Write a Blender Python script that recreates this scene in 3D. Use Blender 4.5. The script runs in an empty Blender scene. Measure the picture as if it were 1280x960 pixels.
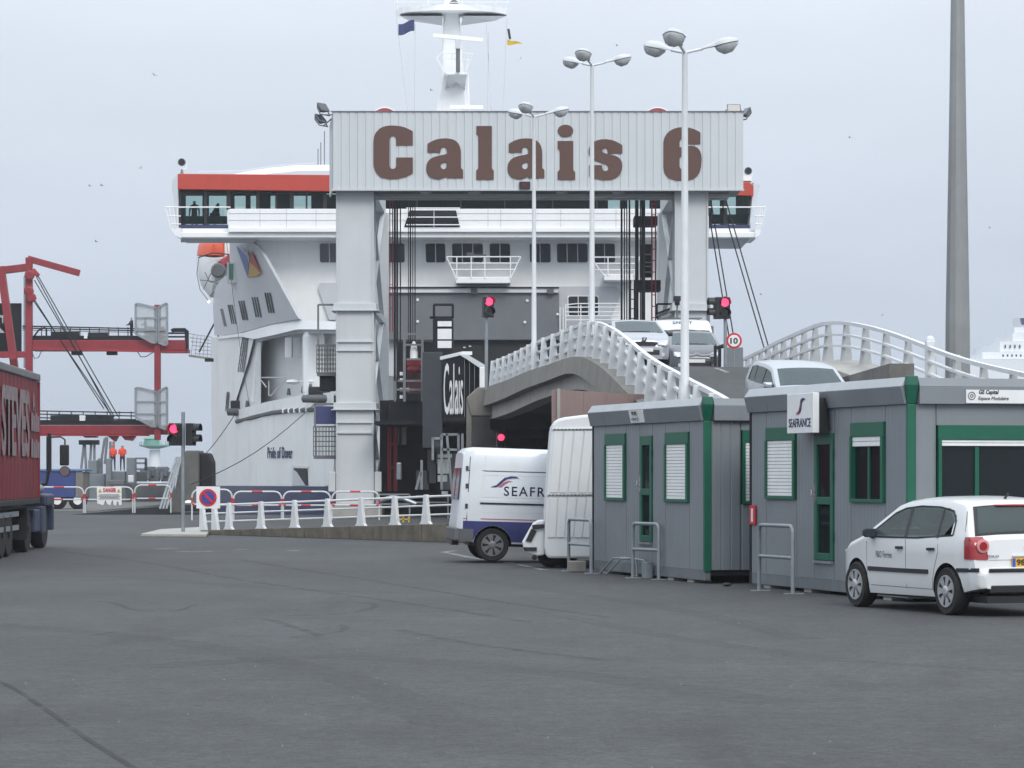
import bpy, bmesh, math, random
from mathutils import Vector, Matrix
random.seed(6)
R = math.radians
SC = bpy.context.scene
COL = SC.collection

# ------------------------------------------------------------------ camera, sky, sun, exposure
FPX, HOR, EYE = 3600.0, 594.0, 1.75          # focal length in photo pixels, horizon row, eye height
cam_d = bpy.data.cameras.new("camera"); cam = bpy.data.objects.new("camera", cam_d); COL.objects.link(cam)
cam.location = (0, 0, EYE); cam.rotation_euler = (R(90), 0, 0)
cam_d.sensor_width = 36.0; cam_d.lens = 36.0 * FPX / 1280.0
cam_d.shift_y = (HOR - 480.0) / 1280.0
cam_d.clip_start = 0.5; cam_d.clip_end = 20000
SC.camera = cam

SUN_EL, SUN_AZ = 40.0, 160.0                  # azimuth clockwise from +Y: light from behind the camera
W = bpy.data.worlds.new("World"); SC.world = W; W.use_nodes = True
wn, wl = W.node_tree.nodes, W.node_tree.links
wn.clear()
wo = wn.new("ShaderNodeOutputWorld"); bg = wn.new("ShaderNodeBackground")
sky = wn.new("ShaderNodeTexSky"); sky.sky_type = 'NISHITA'; sky.sun_disc = False
sky.sun_elevation = R(SUN_EL); sky.sun_rotation = R(SUN_AZ); sky.dust_density = 6.0; sky.air_density = 1.5
sc_ = wn.new("ShaderNodeVectorMath"); sc_.operation = 'SCALE'; sc_.inputs['Scale'].default_value = 0.08
wl.new(sky.outputs[0], sc_.inputs[0])
# closed overcast deck: standard overcast luminance, (1 + 2 sin elevation) / 3, with faint cloud mottling
tc = wn.new("ShaderNodeTexCoord"); sep = wn.new("ShaderNodeSeparateXYZ"); wl.new(tc.outputs['Generated'], sep.inputs[0])
cl = wn.new("ShaderNodeClamp"); wl.new(sep.outputs['Z'], cl.inputs[0])
ma = wn.new("ShaderNodeMath"); ma.operation = 'MULTIPLY_ADD'; wl.new(cl.outputs[0], ma.inputs[0]); ma.inputs[1].default_value = 2.0; ma.inputs[2].default_value = 1.0
mp = wn.new("ShaderNodeMapping"); mp.inputs['Scale'].default_value = (1, 1, 4); wl.new(tc.outputs['Generated'], mp.inputs[0])
nz = wn.new("ShaderNodeTexNoise"); nz.inputs['Scale'].default_value = 5.0; nz.inputs['Detail'].default_value = 4; wl.new(mp.outputs[0], nz.inputs['Vector'])
mr = wn.new("ShaderNodeMapRange"); mr.inputs[1].default_value = .3; mr.inputs[2].default_value = .7; mr.inputs[3].default_value = .95; mr.inputs[4].default_value = 1.05
wl.new(nz.outputs[0], mr.inputs[0])
mm = wn.new("ShaderNodeMath"); mm.operation = 'MULTIPLY'; wl.new(ma.outputs[0], mm.inputs[0]); wl.new(mr.outputs[0], mm.inputs[1])
tint = wn.new("ShaderNodeMixRGB"); tint.inputs[1].default_value = (.550, .628, .760, 1); tint.inputs[2].default_value = (.630, .680, .750, 1)
tf = wn.new("ShaderNodeMath"); tf.operation = 'MULTIPLY'; tf.inputs[1].default_value = 5.0; tf.use_clamp = True; wl.new(cl.outputs[0], tf.inputs[0]); wl.new(tf.outputs[0], tint.inputs[0])
ov = wn.new("ShaderNodeVectorMath"); ov.operation = 'SCALE'; wl.new(tint.outputs[0], ov.inputs[0]); wl.new(mm.outputs[0], ov.inputs['Scale'])
mx = wn.new("ShaderNodeMixRGB"); mx.inputs[0].default_value = .93; wl.new(sc_.outputs[0], mx.inputs[1]); wl.new(ov.outputs[0], mx.inputs[2])
wl.new(mx.outputs[0], bg.inputs[0]); bg.inputs[1].default_value = 1.0
wl.new(bg.outputs[0], wo.inputs[0])

sun_d = bpy.data.lights.new("sun", 'SUN'); sun = bpy.data.objects.new("sun", sun_d); COL.objects.link(sun)
sun_d.energy = 1.5; sun_d.angle = R(22); sun_d.color = (1, .97, .93)
sun.rotation_euler = (R(90 - SUN_EL), 0, R(180 - SUN_AZ))
sun.location = (0, -20, 60)

SC.view_settings.view_transform = 'Standard'; SC.view_settings.look = 'None'
SC.view_settings.exposure = 0.0; SC.view_settings.gamma = 1.0; SC.view_settings.use_curve_mapping = False
SC.cycles.use_denoising = True
SC.cycles.max_bounces = 6

# ------------------------------------------------------------------ helpers
def P(px, py, Y):
    "the point at depth Y (metres) that stands behind a spot of the photograph"
    return Vector(((px - 640) * Y / FPX, Y, EYE + (HOR - py) * Y / FPX))
def PX(px, Y): return (px - 640) * Y / FPX
def PZ(py, Y): return EYE + (HOR - py) * Y / FPX

def wloc(o):
    v = Vector((0, 0, 0))
    while o is not None: v += o.location; o = o.parent
    return v

class MB:
    "collects shapes, in world coordinates, for ONE mesh object"
    def __init__(s): s.v = []; s.f = []; s.m = []
    def add(s, vs, fs, mi=0):
        n = len(s.v); s.v += [tuple(p) for p in vs]; s.f += [tuple(i + n for i in f) for f in fs]; s.m += [mi] * len(fs); return s
    def box(s, x0, x1, y0, y1, z0, z1, mi=0):
        return s.add([(x0,y0,z0),(x1,y0,z0),(x1,y1,z0),(x0,y1,z0),(x0,y0,z1),(x1,y0,z1),(x1,y1,z1),(x0,y1,z1)],
                     [(0,3,2,1),(4,5,6,7),(0,1,5,4),(1,2,6,5),(2,3,7,6),(3,0,4,7)], mi)
    def prism(s, poly, vec, mi=0):
        n = len(poly); vec = Vector(vec); a = [Vector(p) for p in poly]; b = [p + vec for p in a]
        return s.add(a + b, [tuple(range(n - 1, -1, -1)), tuple(range(n, 2 * n))] + [(i, (i+1) % n, n + (i+1) % n, n + i) for i in range(n)], mi)
    def hexa(s, a, b, mi=0):       # two quads joined
        return s.add(list(a) + list(b), [(3,2,1,0),(4,5,6,7),(0,1,5,4),(1,2,6,5),(2,3,7,6),(3,0,4,7)], mi)
    def beam(s, p, q, w, h=None, up=(0,0,1), mi=0):     # rectangular bar from p to q
        h = w if h is None else h
        p, q = Vector(p), Vector(q); d = (q - p).normalized(); up = Vector(up)
        if abs(d.dot(up)) > .99: up = Vector((0, 1, 0))
        r = d.cross(up).normalized() * (w / 2); u = r.cross(d).normalized() * (h / 2)
        return s.hexa([p-r-u, p+r-u, p+r+u, p-r+u], [q-r-u, q+r-u, q+r+u, q-r+u], mi)
    def tube(s, pts, r, n=6, closed=False, mi=0):
        pts = [Vector(p) for p in pts]; N = len(pts); rings = []
        rr = r if isinstance(r, (list, tuple)) else [r] * N
        prev = None
        for i, p in enumerate(pts):
            a = pts[(i-1) % N] if (i > 0 or closed) else p; b = pts[(i+1) % N] if (i < N-1 or closed) else p
            d = (b - a).normalized()
            ref = prev if prev is not None else (Vector((0,0,1)) if abs(d.z) < .9 else Vector((0,1,0)))
            u = (ref - d * ref.dot(d)).normalized(); w = d.cross(u); prev = u
            rings.append([p + (u * math.cos(2*math.pi*k/n) + w * math.sin(2*math.pi*k/n)) * rr[i] for k in range(n)])
        vs = [q for g in rings for q in g]; fs = []
        for i in range(N - 1 + (1 if closed else 0)):
            j = (i + 1) % N
            for k in range(n): fs.append((i*n+k, i*n+(k+1) % n, j*n+(k+1) % n, j*n+k))
        if not closed: fs += [tuple(range(n-1, -1, -1)), tuple(range((N-1)*n, N*n))]
        return s.add(vs, fs, mi)
    def lathe(s, prof, c, axis='z', n=16, mi=0):        # prof: (radius, along)
        vs, fs = [], []; c = Vector(c)
        for (r, t) in prof:
            for k in range(n):
                a = 2 * math.pi * k / n; x, y = r * math.cos(a), r * math.sin(a)
                vs.append(c + (Vector((x, y, t)) if axis == 'z' else Vector((x, t, y)) if axis == 'y' else Vector((t, x, y))))
        for i in range(len(prof) - 1):
            for k in range(n): fs.append((i*n+k, i*n+(k+1) % n, (i+1)*n+(k+1) % n, (i+1)*n+k))
        fs += [tuple(range(n-1, -1, -1)), tuple(range((len(prof)-1)*n, len(prof)*n))]
        return s.add(vs, fs, mi)
    def ball(s, c, r, n=10, mi=0, sx=1, sy=1, sz=1):
        m = n // 2; pr = [(max(.001, math.sin(math.pi*i/m)), -math.cos(math.pi*i/m)) for i in range(m+1)]
        t = MB().lathe(pr, (0,0,0), 'z', n); c = Vector(c)
        return s.add([c + Vector((p[0]*r*sx, p[1]*r*sy, p[2]*r*sz)) for p in t.v], t.f, mi)
    def grid(s, rows, thick=None, mi=0):                # rows of points; thick = offset vector for a back sheet
        n, m = len(rows), len(rows[0]); vs = [p for r in rows for p in r]
        fs = [(i*m+j, i*m+j+1, (i+1)*m+j+1, (i+1)*m+j) for i in range(n-1) for j in range(m-1)]
        if thick is not None:
            t = Vector(thick); k = n*m; vs = vs + [Vector(p) + t for p in vs]
            fs = fs + [tuple(k+i for i in reversed(f)) for f in fs]
            rim = [(0, j) for j in range(m)] + [(i, m-1) for i in range(1, n)] + [(n-1, j) for j in range(m-2, -1, -1)] + [(i, 0) for i in range(n-2, 0, -1)]
            ids = [i*m+j for i, j in rim]
            for a, b in zip(ids, ids[1:] + ids[:1]): fs.append((b, a, a+k, b+k))
        return s.add(vs, fs, mi)
    def mesh(s, name, off=Vector((0,0,0)), smooth=None):
        me = bpy.data.meshes.new(name)
        me.from_pydata([Vector(p) - off for p in s.v], [], s.f)
        if any(s.m): me.polygons.foreach_set('material_index', s.m)
        b = bmesh.new(); b.from_mesh(me); bmesh.ops.recalc_face_normals(b, faces=b.faces); b.to_mesh(me); b.free()
        if smooth is not None:
            me.polygons.foreach_set('use_smooth', [True] * len(me.polygons)); me.set_sharp_from_angle(angle=R(smooth))
        me.update(); return me
    def build(s, name, mat, parent=None, smooth=None, bevel=0, loc=None):
        off = wloc(parent) if parent is not None else Vector(loc if loc is not None else (0, 0, 0))
        me = s.mesh(name, off, smooth)
        for m in (mat if isinstance(mat, (list, tuple)) else [mat]): me.materials.append(m)
        o = bpy.data.objects.new(name, me); COL.objects.link(o)
        if parent is not None: o.parent = parent
        elif loc is not None: o.location = loc
        if bevel:
            b = o.modifiers.new("edge", 'BEVEL'); b.width = bevel; b.segments = 2; b.limit_method = 'ANGLE'; b.angle_limit = R(40)
        return o

def tag(o, label=None, cat=None, group=None, kind=None):
    if label: o['label'] = label
    if cat: o['category'] = cat
    if group: o['group'] = group
    if kind: o['kind'] = kind
    return o
def thing(name, label, cat, loc=(0,0,0), group=None):
    o = bpy.data.objects.new(name, None); COL.objects.link(o); o.location = loc; o.empty_display_size = .3
    return tag(o, label, cat, group)
def copy_tree(o, parent=None):
    c = o.copy(); COL.objects.link(c); c.parent = parent
    for ch in o.children: copy_tree(ch, c)
    return c
def inst(src, parent, loc, name=None, rot=None):         # one more piece that shares its mesh
    c = src.copy(); COL.objects.link(c); c.parent = parent; c.location = loc
    if rot is not None: c.rotation_euler = rot
    if name: c.name = name
    return c
def lerp(a, b, t): return a + (b - a) * t
def curve_at(tab, x):
    if x <= tab[0][0]: return tab[0][1]
    for (a, va), (b, vb) in zip(tab, tab[1:]):
        if x <= b: return lerp(va, vb, (x - a) / (b - a))
    return tab[-1][1]

# flat shapes and lettering: 2-D outlines (holes allowed) filled, then laid on a plane
def flat_mesh(loops, depth):
    cu = bpy.data.curves.new("outline", 'CURVE'); cu.dimensions = '2D'; cu.fill_mode = 'BOTH'; cu.extrude = depth / 2
    for lp in loops:
        sp = cu.splines.new('POLY'); sp.points.add(len(lp) - 1); sp.use_cyclic_u = True
        for q, p in zip(sp.points, lp): q.co = (p[0], p[1], 0, 1)
    return curve_mesh(cu)
def curve_mesh(cu):
    ob = bpy.data.objects.new("outline", cu); COL.objects.link(ob)
    dg = bpy.context.evaluated_depsgraph_get(); dg.update()
    me = bpy.data.meshes.new_from_object(ob.evaluated_get(dg)); bpy.data.objects.remove(ob); bpy.data.curves.remove(cu)
    return me
def lay(name, me, mat, parent, origin, xd, zd):
    "2-D mesh (x, y, depth) laid on the plane origin + x*xd + y*zd"
    origin, xd, zd = Vector(origin), Vector(xd), Vector(zd); nd = xd.cross(zd).normalized(); off = wloc(parent) if parent else Vector((0,0,0))
    for v in me.vertices: v.co = origin - off + xd * v.co.x + zd * v.co.y + nd * v.co.z
    me.update(); me.materials.clear(); me.materials.append(mat); me.name = name
    o = bpy.data.objects.new(name, me); COL.objects.link(o); o.parent = parent; return o
def lettering(name, body, mat, parent, origin, xdir, zdir, width, height, bold=0.0, depth=.006, shear=0.0, spacing=1.0):
    "text that fills width x height metres from its lower left corner"
    cu = bpy.data.curves.new("text", 'FONT'); cu.body = body; cu.extrude = .01; cu.offset = bold; cu.shear = shear; cu.space_character = spacing; cu.resolution_u = 3
    me = curve_mesh(cu)
    xs = [v.co.x for v in me.vertices]; ys = [v.co.y for v in me.vertices]; x0, x1, y0, y1 = min(xs), max(xs), min(ys), max(ys)
    for v in me.vertices:
        v.co.x = (v.co.x - x0) / (x1 - x0) * width; v.co.y = (v.co.y - y0) / (y1 - y0) * height; v.co.z = v.co.z / .01 * depth / 2
    return lay(name, me, mat, parent, origin, Vector(xdir).normalized(), Vector(zdir).normalized())

# ------------------------------------------------------------------ materials
MATS = {}
def M(name, rgb, rough=.6, metal=0.0, var=.12, scale=1.2, bump=0.0, bscale=40, streak=0.0, dirt=(.10, .09, .08), coat=0.0, spec=.5, rust=0.0):
    m = bpy.data.materials.new(name); m.use_nodes = True; n, l = m.node_tree.nodes, m.node_tree.links
    b = n['Principled BSDF']; b.inputs['Roughness'].default_value = rough; b.inputs['Metallic'].default_value = metal
    b.inputs['Specular IOR Level'].default_value = spec
    if coat: b.inputs['Coat Weight'].default_value = coat; b.inputs['Coat Roughness'].default_value = .08
    geo = n.new('ShaderNodeNewGeometry'); base = None
    c = n.new('ShaderNodeRGB'); c.outputs[0].default_value = (*rgb, 1); base = c.outputs[0]
    if var:
        t = n.new('ShaderNodeTexNoise'); t.inputs['Scale'].default_value = scale; t.inputs['Detail'].default_value = 6; t.inputs['Roughness'].default_value = .65
        l.new(geo.outputs['Position'], t.inputs['Vector'])
        k = n.new('ShaderNodeMapRange'); k.inputs[1].default_value = .3; k.inputs[2].default_value = .7; k.inputs[3].default_value = 1 - var; k.inputs[4].default_value = 1 + var * .6
        l.new(t.outputs[0], k.inputs[0])
        v = n.new('ShaderNodeVectorMath'); v.operation = 'SCALE'; l.new(base, v.inputs[0]); l.new(k.outputs[0], v.inputs['Scale']); base = v.outputs[0]
    if streak:
        mpg = n.new('ShaderNodeMapping'); mpg.inputs['Scale'].default_value = (2.6, 2.6, .16); l.new(geo.outputs['Position'], mpg.inputs[0])
        t = n.new('ShaderNodeTexNoise'); t.inputs['Scale'].default_value = 1.6; t.inputs['Detail'].default_value = 7; t.inputs['Roughness'].default_value = .7; l.new(mpg.outputs[0], t.inputs['Vector'])
        k = n.new('ShaderNodeMapRange'); k.inputs[1].default_value = .52; k.inputs[2].default_value = .80; k.inputs[4].default_value = streak; l.new(t.outputs[0], k.inputs[0])
        x = n.new('ShaderNodeMixRGB'); x.inputs[2].default_value = (*dirt, 1); l.new(k.outputs[0], x.inputs[0]); l.new(base, x.inputs[1]); base = x.outputs[0]
    if rust:
        t = n.new('ShaderNodeTexNoise'); t.inputs['Scale'].default_value = 2.2; t.inputs['Detail'].default_value = 8; t.inputs['Roughness'].default_value = .75; l.new(geo.outputs['Position'], t.inputs['Vector'])
        k = n.new('ShaderNodeMapRange'); k.inputs[1].default_value = .64; k.inputs[2].default_value = .74; k.inputs[4].default_value = rust; l.new(t.outputs[0], k.inputs[0])
        x = n.new('ShaderNodeMixRGB'); x.inputs[2].default_value = (.16, .07, .035, 1); l.new(k.outputs[0], x.inputs[0]); l.new(base, x.inputs[1]); base = x.outputs[0]
    l.new(base, b.inputs['Base Color'])
    if bump:
        t = n.new('ShaderNodeTexNoise'); t.inputs['Scale'].default_value = bscale; t.inputs['Detail'].default_value = 5; l.new(geo.outputs['Position'], t.inputs['Vector'])
        u = n.new('ShaderNodeBump'); u.inputs['Strength'].default_value = bump; u.inputs['Distance'].default_value = .02; l.new(t.outputs[0], u.inputs['Height']); l.new(u.outputs[0], b.inputs['Normal'])
    MATS[name] = m; return m
def glass_mat(name, rgb, rough=.06, alpha=0.0):
    m = M(name, rgb, rough, var=.0, spec=.6)
    if alpha:
        n, l = m.node_tree.nodes, m.node_tree.links; b = n['Principled BSDF']; o = n['Material Output']
        tr = n.new('ShaderNodeBsdfTransparent'); tr.inputs[0].default_value = (.72, .84, .82, 1); mixs = n.new('ShaderNodeMixShader'); mixs.inputs[0].default_value = 1 - alpha
        l.new(tr.outputs[0], mixs.inputs[1]); l.new(b.outputs[0], mixs.inputs[2]); l.new(mixs.outputs[0], o.inputs[0])
    return m
def lamp_mat(name, rgb, strength):
    m = M(name, rgb, .3, var=0); b = m.node_tree.nodes['Principled BSDF']
    b.inputs['Emission Color'].default_value = (*rgb, 1); b.inputs['Emission Strength'].default_value = strength; return m

ship_white = M("ship_white_paint", (.85, .86, .86), .42, var=.05, scale=.5, streak=.16, dirt=(.45, .40, .33))
ship_hull = M("ship_hull_paint", (.80, .81, .80), .45, var=.07, scale=.4, streak=.42, dirt=(.42, .37, .29), rust=.25)
ship_grey = M("ship_grey_paint_and_shade", (.56, .575, .60), .5, var=.06, scale=.5, streak=.15, dirt=(.34, .32, .30))
door_grey = M("bow_door_grey_paint", (.155, .165, .175), .5, var=.12, scale=.6, streak=.2)
recess_white = M("recess_paint", (.70, .71, .71), .5, var=.08, scale=.8, streak=.25, dirt=(.32, .28, .22))
navy = M("navy_hull_paint", (.035, .042, .11), .4, var=.2, scale=.7, streak=.2)
ship_red = M("ship_orange_red_paint", (.48, .055, .035), .45, var=.08)
dark_red = M("dark_red_paint", (.33, .022, .03), .5, var=.15)
port_red = M("port_red_paint", (.25, .017, .027), .5, var=.22, scale=1.5, streak=.35, dirt=(.10, .02, .02), rust=.2)
gantry_white = M("gantry_grey_white_paint", (.54, .565, .575), .5, var=.07, scale=.5, streak=.18, dirt=(.36, .34, .30), rust=.15)
clad = M("sign_cladding", (.55, .58, .595), .45, var=.05, scale=.4, streak=.2, dirt=(.42, .42, .40))
brown = M("sign_brown_film", (.100, .047, .034), .5, var=.08, scale=.8)
steel_grey = M("weathered_grey_steel", (.16, .165, .17), .55, var=.2, scale=1.5, streak=.3)
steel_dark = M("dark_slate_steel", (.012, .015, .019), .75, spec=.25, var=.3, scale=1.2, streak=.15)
galv = M("galvanised_steel", (.30, .33, .35), .42, .55, var=.2, scale=4)
hoop_grey = M("grey_painted_tube", (.24, .27, .29), .4, .2, var=.15, scale=5, rust=.15)
black = M("black_rubber", (.012, .012, .013), .8, var=.3, scale=6)
black_paint = M("black_plastic", (.014, .015, .016), .5, var=.15)
cable_black = M("black_wire_rope", (.012, .012, .014), .6, var=0)
white_paint = M("white_gloss_paint", (.60, .62, .63), .4, var=.08, scale=3, streak=.2, dirt=(.35, .33, .30))
rail_white = M("railing_white_paint", (.64, .66, .67), .5, var=.10, scale=2, streak=.28, dirt=(.34, .33, .30), rust=.1)
rail_grey = M("railing_grey_white_paint", (.42, .44, .45), .5, var=.10, scale=2, streak=.3, dirt=(.26, .26, .24))
red_band = M("signal_red_paint", (.50, .03, .04), .45, var=.12)
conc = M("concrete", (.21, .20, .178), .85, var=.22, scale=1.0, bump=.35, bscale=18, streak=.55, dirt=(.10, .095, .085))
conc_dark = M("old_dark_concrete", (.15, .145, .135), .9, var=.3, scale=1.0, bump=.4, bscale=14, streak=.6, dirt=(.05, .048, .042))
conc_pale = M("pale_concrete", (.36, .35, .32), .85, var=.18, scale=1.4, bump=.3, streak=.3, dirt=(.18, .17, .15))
mossy = M("stained_kerb_concrete", (.13, .115, .09), .9, var=.4, scale=2.2, bump=.5, bscale=12, streak=.85, dirt=(.035, .033, .024))
cabin_grey = M("cabin_grey_coated_steel", (.20, .222, .238), .42, var=.08, scale=.8, streak=.18, dirt=(.10, .11, .12))
cabin_fascia = M("cabin_fascia_steel", (.19, .21, .228), .45, var=.10, scale=1.0, streak=.2, dirt=(.12, .125, .13))
cabin_base = M("cabin_base_rail_steel", (.15, .17, .18), .5, var=.2, scale=3, streak=.6, dirt=(.06, .055, .05), rust=.5)
cabin_roof = M("cabin_roof_edge_steel", (.36, .39, .41), .45, var=.12, scale=1.5)
green = M("dark_green_frame_paint", (.005, .105, .060), .45, var=.1, scale=3)
shutter_white = M("white_shutter_plastic", (.82, .83, .82), .5, var=.06, scale=5)
pink = M("pinkish_brown_panel", (.29, .205, .19), .7, var=.10, scale=.9, streak=.25, dirt=(.20, .13, .11))
car_white = M("white_car_paint", (.66, .67, .67), .28, var=.04, scale=1.5, coat=.6)
van_white = M("white_van_paint", (.60, .63, .655), .35, var=.07, scale=1.2, coat=.4, streak=.12, dirt=(.4, .38, .34))
trailer_white = M("cream_white_panel", (.66, .675, .68), .5, var=.07, scale=1.2, streak=.2, dirt=(.42, .39, .33))
car_silver = M("silver_car_paint", (.36, .38, .41), .3, .35, var=.04, coat=.6)
car_grey = M("grey_car_paint", (.11, .115, .125), .3, .35, var=.05, coat=.6)
car_blue_silver = M("pale_silver_car_paint", (.40, .43, .46), .3, .3, var=.04, coat=.6)
van_navy = M("van_navy_stripe", (.030, .035, .14), .35, var=.1)
van_magenta = M("van_magenta_stripe", (.40, .13, .18), .4, var=.1)
logo_rose = M("logo_dull_rose", (.38, .12, .15), .4, var=0)
bumper_grey = M("grey_bumper_plastic", (.10, .105, .11), .6, var=.1)
chrome = M("bright_metal", (.62, .63, .64), .25, .9, var=.05)
hub_silver = M("silver_hubcap", (.50, .51, .52), .35, .6, var=.1, scale=6)
win_dark = glass_mat("dark_window_glass", (.035, .042, .055), .08)
win_black = glass_mat("black_window_glass", (.010, .012, .016), .08)
car_glass = glass_mat("tinted_car_glass", (.13, .155, .155), .05, alpha=.62)  # base colour lightened to stand in for some of the reflection
wind_glass = glass_mat("windscreen_glass", (.07, .095, .105), .05, alpha=.4)
bridge_glass = glass_mat("wheelhouse_glass", (.02, .035, .04), .05, alpha=.88)
tail_red = M("red_lamp_plastic", (.30, .008, .014), .2, var=0, coat=.5)
head_clear = M("clear_lamp_plastic", (.62, .64, .66), .15, .3, var=0, coat=.5)
plate_yellow = M("yellow_plate", (.72, .40, .03), .5, var=0)
plate_blue = M("blue_plate_band", (.03, .10, .45), .5, var=0)
ink = M("black_ink", (.015, .015, .02), .5, var=0)
ink_navy = M("navy_ink", (.025, .028, .09), .5, var=0)
paper = M("white_sign_face", (.76, .77, .77), .5, var=.06, scale=3)
sign_red = M("sign_red_film", (.55, .025, .035), .45, var=.05)
sign_blue = M("sign_blue_film", (.035, .06, .30), .45, var=.05)
sign_yellow = M("sign_yellow_film", (.70, .52, .04), .5, var=.05)
curtain = M("red_tarpaulin", (.17, .016, .024), .6, var=.25, scale=1.1, streak=.3, dirt=(.16, .03, .035))
tarp_white = M("faded_white_print", (.23, .18, .19), .65, var=.35, scale=3.5, streak=.5, dirt=(.24, .12, .13))
truck_blue = M("dark_blue_truck_paint", (.03, .042, .085), .45, var=.25, scale=2, streak=.3)
box_blue = M("blue_trailer_sheet", (.035, .055, .20), .6, var=.15)
box_blue_top = M("pale_blue_trailer_roof", (.12, .22, .40), .6, var=.15)
hivis = M("orange_red_hi_vis", (.80, .075, .035), .7, var=.1, scale=12)
cloth_navy = M("dark_navy_cloth", (.02, .022, .035), .85, var=.2, scale=12)
skin = M("skin", (.42, .24, .17), .6, var=.05)
hair_m = M("dark_hair", (.03, .022, .016), .8, var=.1)
boat_orange = M("lifeboat_orange", (.72, .10, .04), .5, var=.12, streak=.2, dirt=(.45, .1, .05))
red_glow = lamp_mat("red_signal_lens", (1.0, .035, .10), 3.2)
lens_dark = M("unlit_signal_lens", (.02, .025, .025), .15, var=0)
lamp_lens = M("street_lamp_bowl", (.55, .57, .58), .2, var=.15, scale=8)
pale_green = M("pale_green_paint", (.12, .32, .25), .5, var=.1)
quay_grey = M("quay_equipment_grey_paint", (.19, .215, .235), .55, var=.15, streak=.25)
far_white = M("distant_white_paint", (.70, .72, .74), .5, var=.06, scale=.05)
mast_grey = M("grey_mast_steel", (.27, .28, .28), .5, .3, var=.12, scale=.8, streak=.3)
gull_m = M("gull_feathers", (.30, .30, .32), .8, var=.2, scale=8)
yellow_paint = M("yellow_paint", (.62, .42, .03), .5, var=.1)
road_line = M("worn_white_road_paint", (.50, .50, .49), .75, var=.4, scale=5)
flag_blue = M("blue_flag_cloth", (.05, .06, .16), .8, var=.15)
logo_blue = M("logo_blue", (.05, .10, .30), .5, var=.1); logo_red = M("logo_red", (.42, .03, .03), .5, var=.1); logo_yellow = M("logo_yellow", (.55, .33, .05), .5, var=.1); logo_pale = M("logo_pale_blue", (.40, .46, .52), .5, var=.1)
car_inside = M("car_interior_trim", (.10, .105, .11), .8, var=.2, scale=4)
interior = M("dim_interior_wall", (.09, .035, .04), .8, var=.3, scale=2)
interior_grey = M("dark_trim_and_gloom", (.022, .022, .025), .8, var=.3, scale=2)  # dark trim; also near black so the underpass gloom is in the colour

def asphalt_mat():
    m = bpy.data.materials.new("asphalt"); m.use_nodes = True; n, l = m.node_tree.nodes, m.node_tree.links
    b = n['Principled BSDF']; b.inputs['Roughness'].default_value = .82; b.inputs['Specular IOR Level'].default_value = .35
    geo = n.new('ShaderNodeNewGeometry')
    def noise(scale, detail, rough=.6, vec=None, dist=0):
        t = n.new('ShaderNodeTexNoise'); t.inputs['Scale'].default_value = scale; t.inputs['Detail'].default_value = detail; t.inputs['Roughness'].default_value = rough; t.inputs['Distortion'].default_value = dist
        l.new(vec if vec else geo.outputs['Position'], t.inputs['Vector']); return t.outputs[0]
    def rng(src, a, bb, c, d):
        k = n.new('ShaderNodeMapRange'); k.inputs[1].default_value = a; k.inputs[2].default_value = bb; k.inputs[3].default_value = c; k.inputs[4].default_value = d; l.new(src, k.inputs[0]); return k.outputs[0]
    def mul(a, bb):
        k = n.new('ShaderNodeMath'); k.operation = 'MULTIPLY'; l.new(a, k.inputs[0]); l.new(bb, k.inputs[1]); return k.outputs[0]
    mpg = n.new('ShaderNodeMapping'); mpg.inputs['Rotation'].default_value = (0, 0, R(28)); mpg.inputs['Scale'].default_value = (1.0, .12, 1); l.new(geo.outputs['Position'], mpg.inputs[0])
    mpg2 = n.new('ShaderNodeMapping'); mpg2.inputs['Rotation'].default_value = (0, 0, R(-62)); mpg2.inputs['Scale'].default_value = (.7, .10, 1); l.new(geo.outputs['Position'], mpg2.inputs[0])
    f = rng(noise(.11, 5), .3, .7, .78, 1.2)
    f = mul(f, rng(noise(.9, 6, .7), .3, .7, .84, 1.15))
    f = mul(f, rng(noise(38, 4, .8), .3, .7, .55, 1.5))
    f = mul(f, rng(noise(12, 6, .8), .3, .7, .60, 1.45))
    f = mul(f, rng(noise(4.0, 7, .8), .3, .7, .74, 1.28))
    f = mul(f, rng(noise(.55, 4, .55, mpg.outputs[0], .6), .60, .74, 1.0, .80))      # tyre-polished and rubbered lanes
    f = mul(f, rng(noise(.8, 3, .5, mpg2.outputs[0], .8), .63, .72, 1.0, .82))
    f = mul(f, rng(noise(.25, 3), .66, .72, 1.0, .86))                               # old patches
    pale = n.new('ShaderNodeMapRange'); t = noise(70, 2, .5); l.new(t, pale.inputs[0]); pale.inputs[1].default_value = .66; pale.inputs[2].default_value = .72; pale.inputs[4].default_value = .6
    c = n.new('ShaderNodeVectorMath'); c.operation = 'SCALE'; c.inputs[0].default_value = (.051, .0535, .0545); l.new(f, c.inputs['Scale'])
    x = n.new('ShaderNodeMixRGB'); l.new(pale.outputs[0], x.inputs[0]); l.new(c.outputs[0], x.inputs[1]); x.inputs[2].default_value = (.20, .20, .19, 1)
    l.new(x.outputs[0], b.inputs['Base Color'])
    u = n.new('ShaderNodeBump'); u.inputs['Strength'].default_value = .5; u.inputs['Distance'].default_value = .012; l.new(noise(45, 5, .7), u.inputs['Height']); l.new(u.outputs[0], b.inputs['Normal'])
    return m
asphalt = asphalt_mat()
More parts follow.
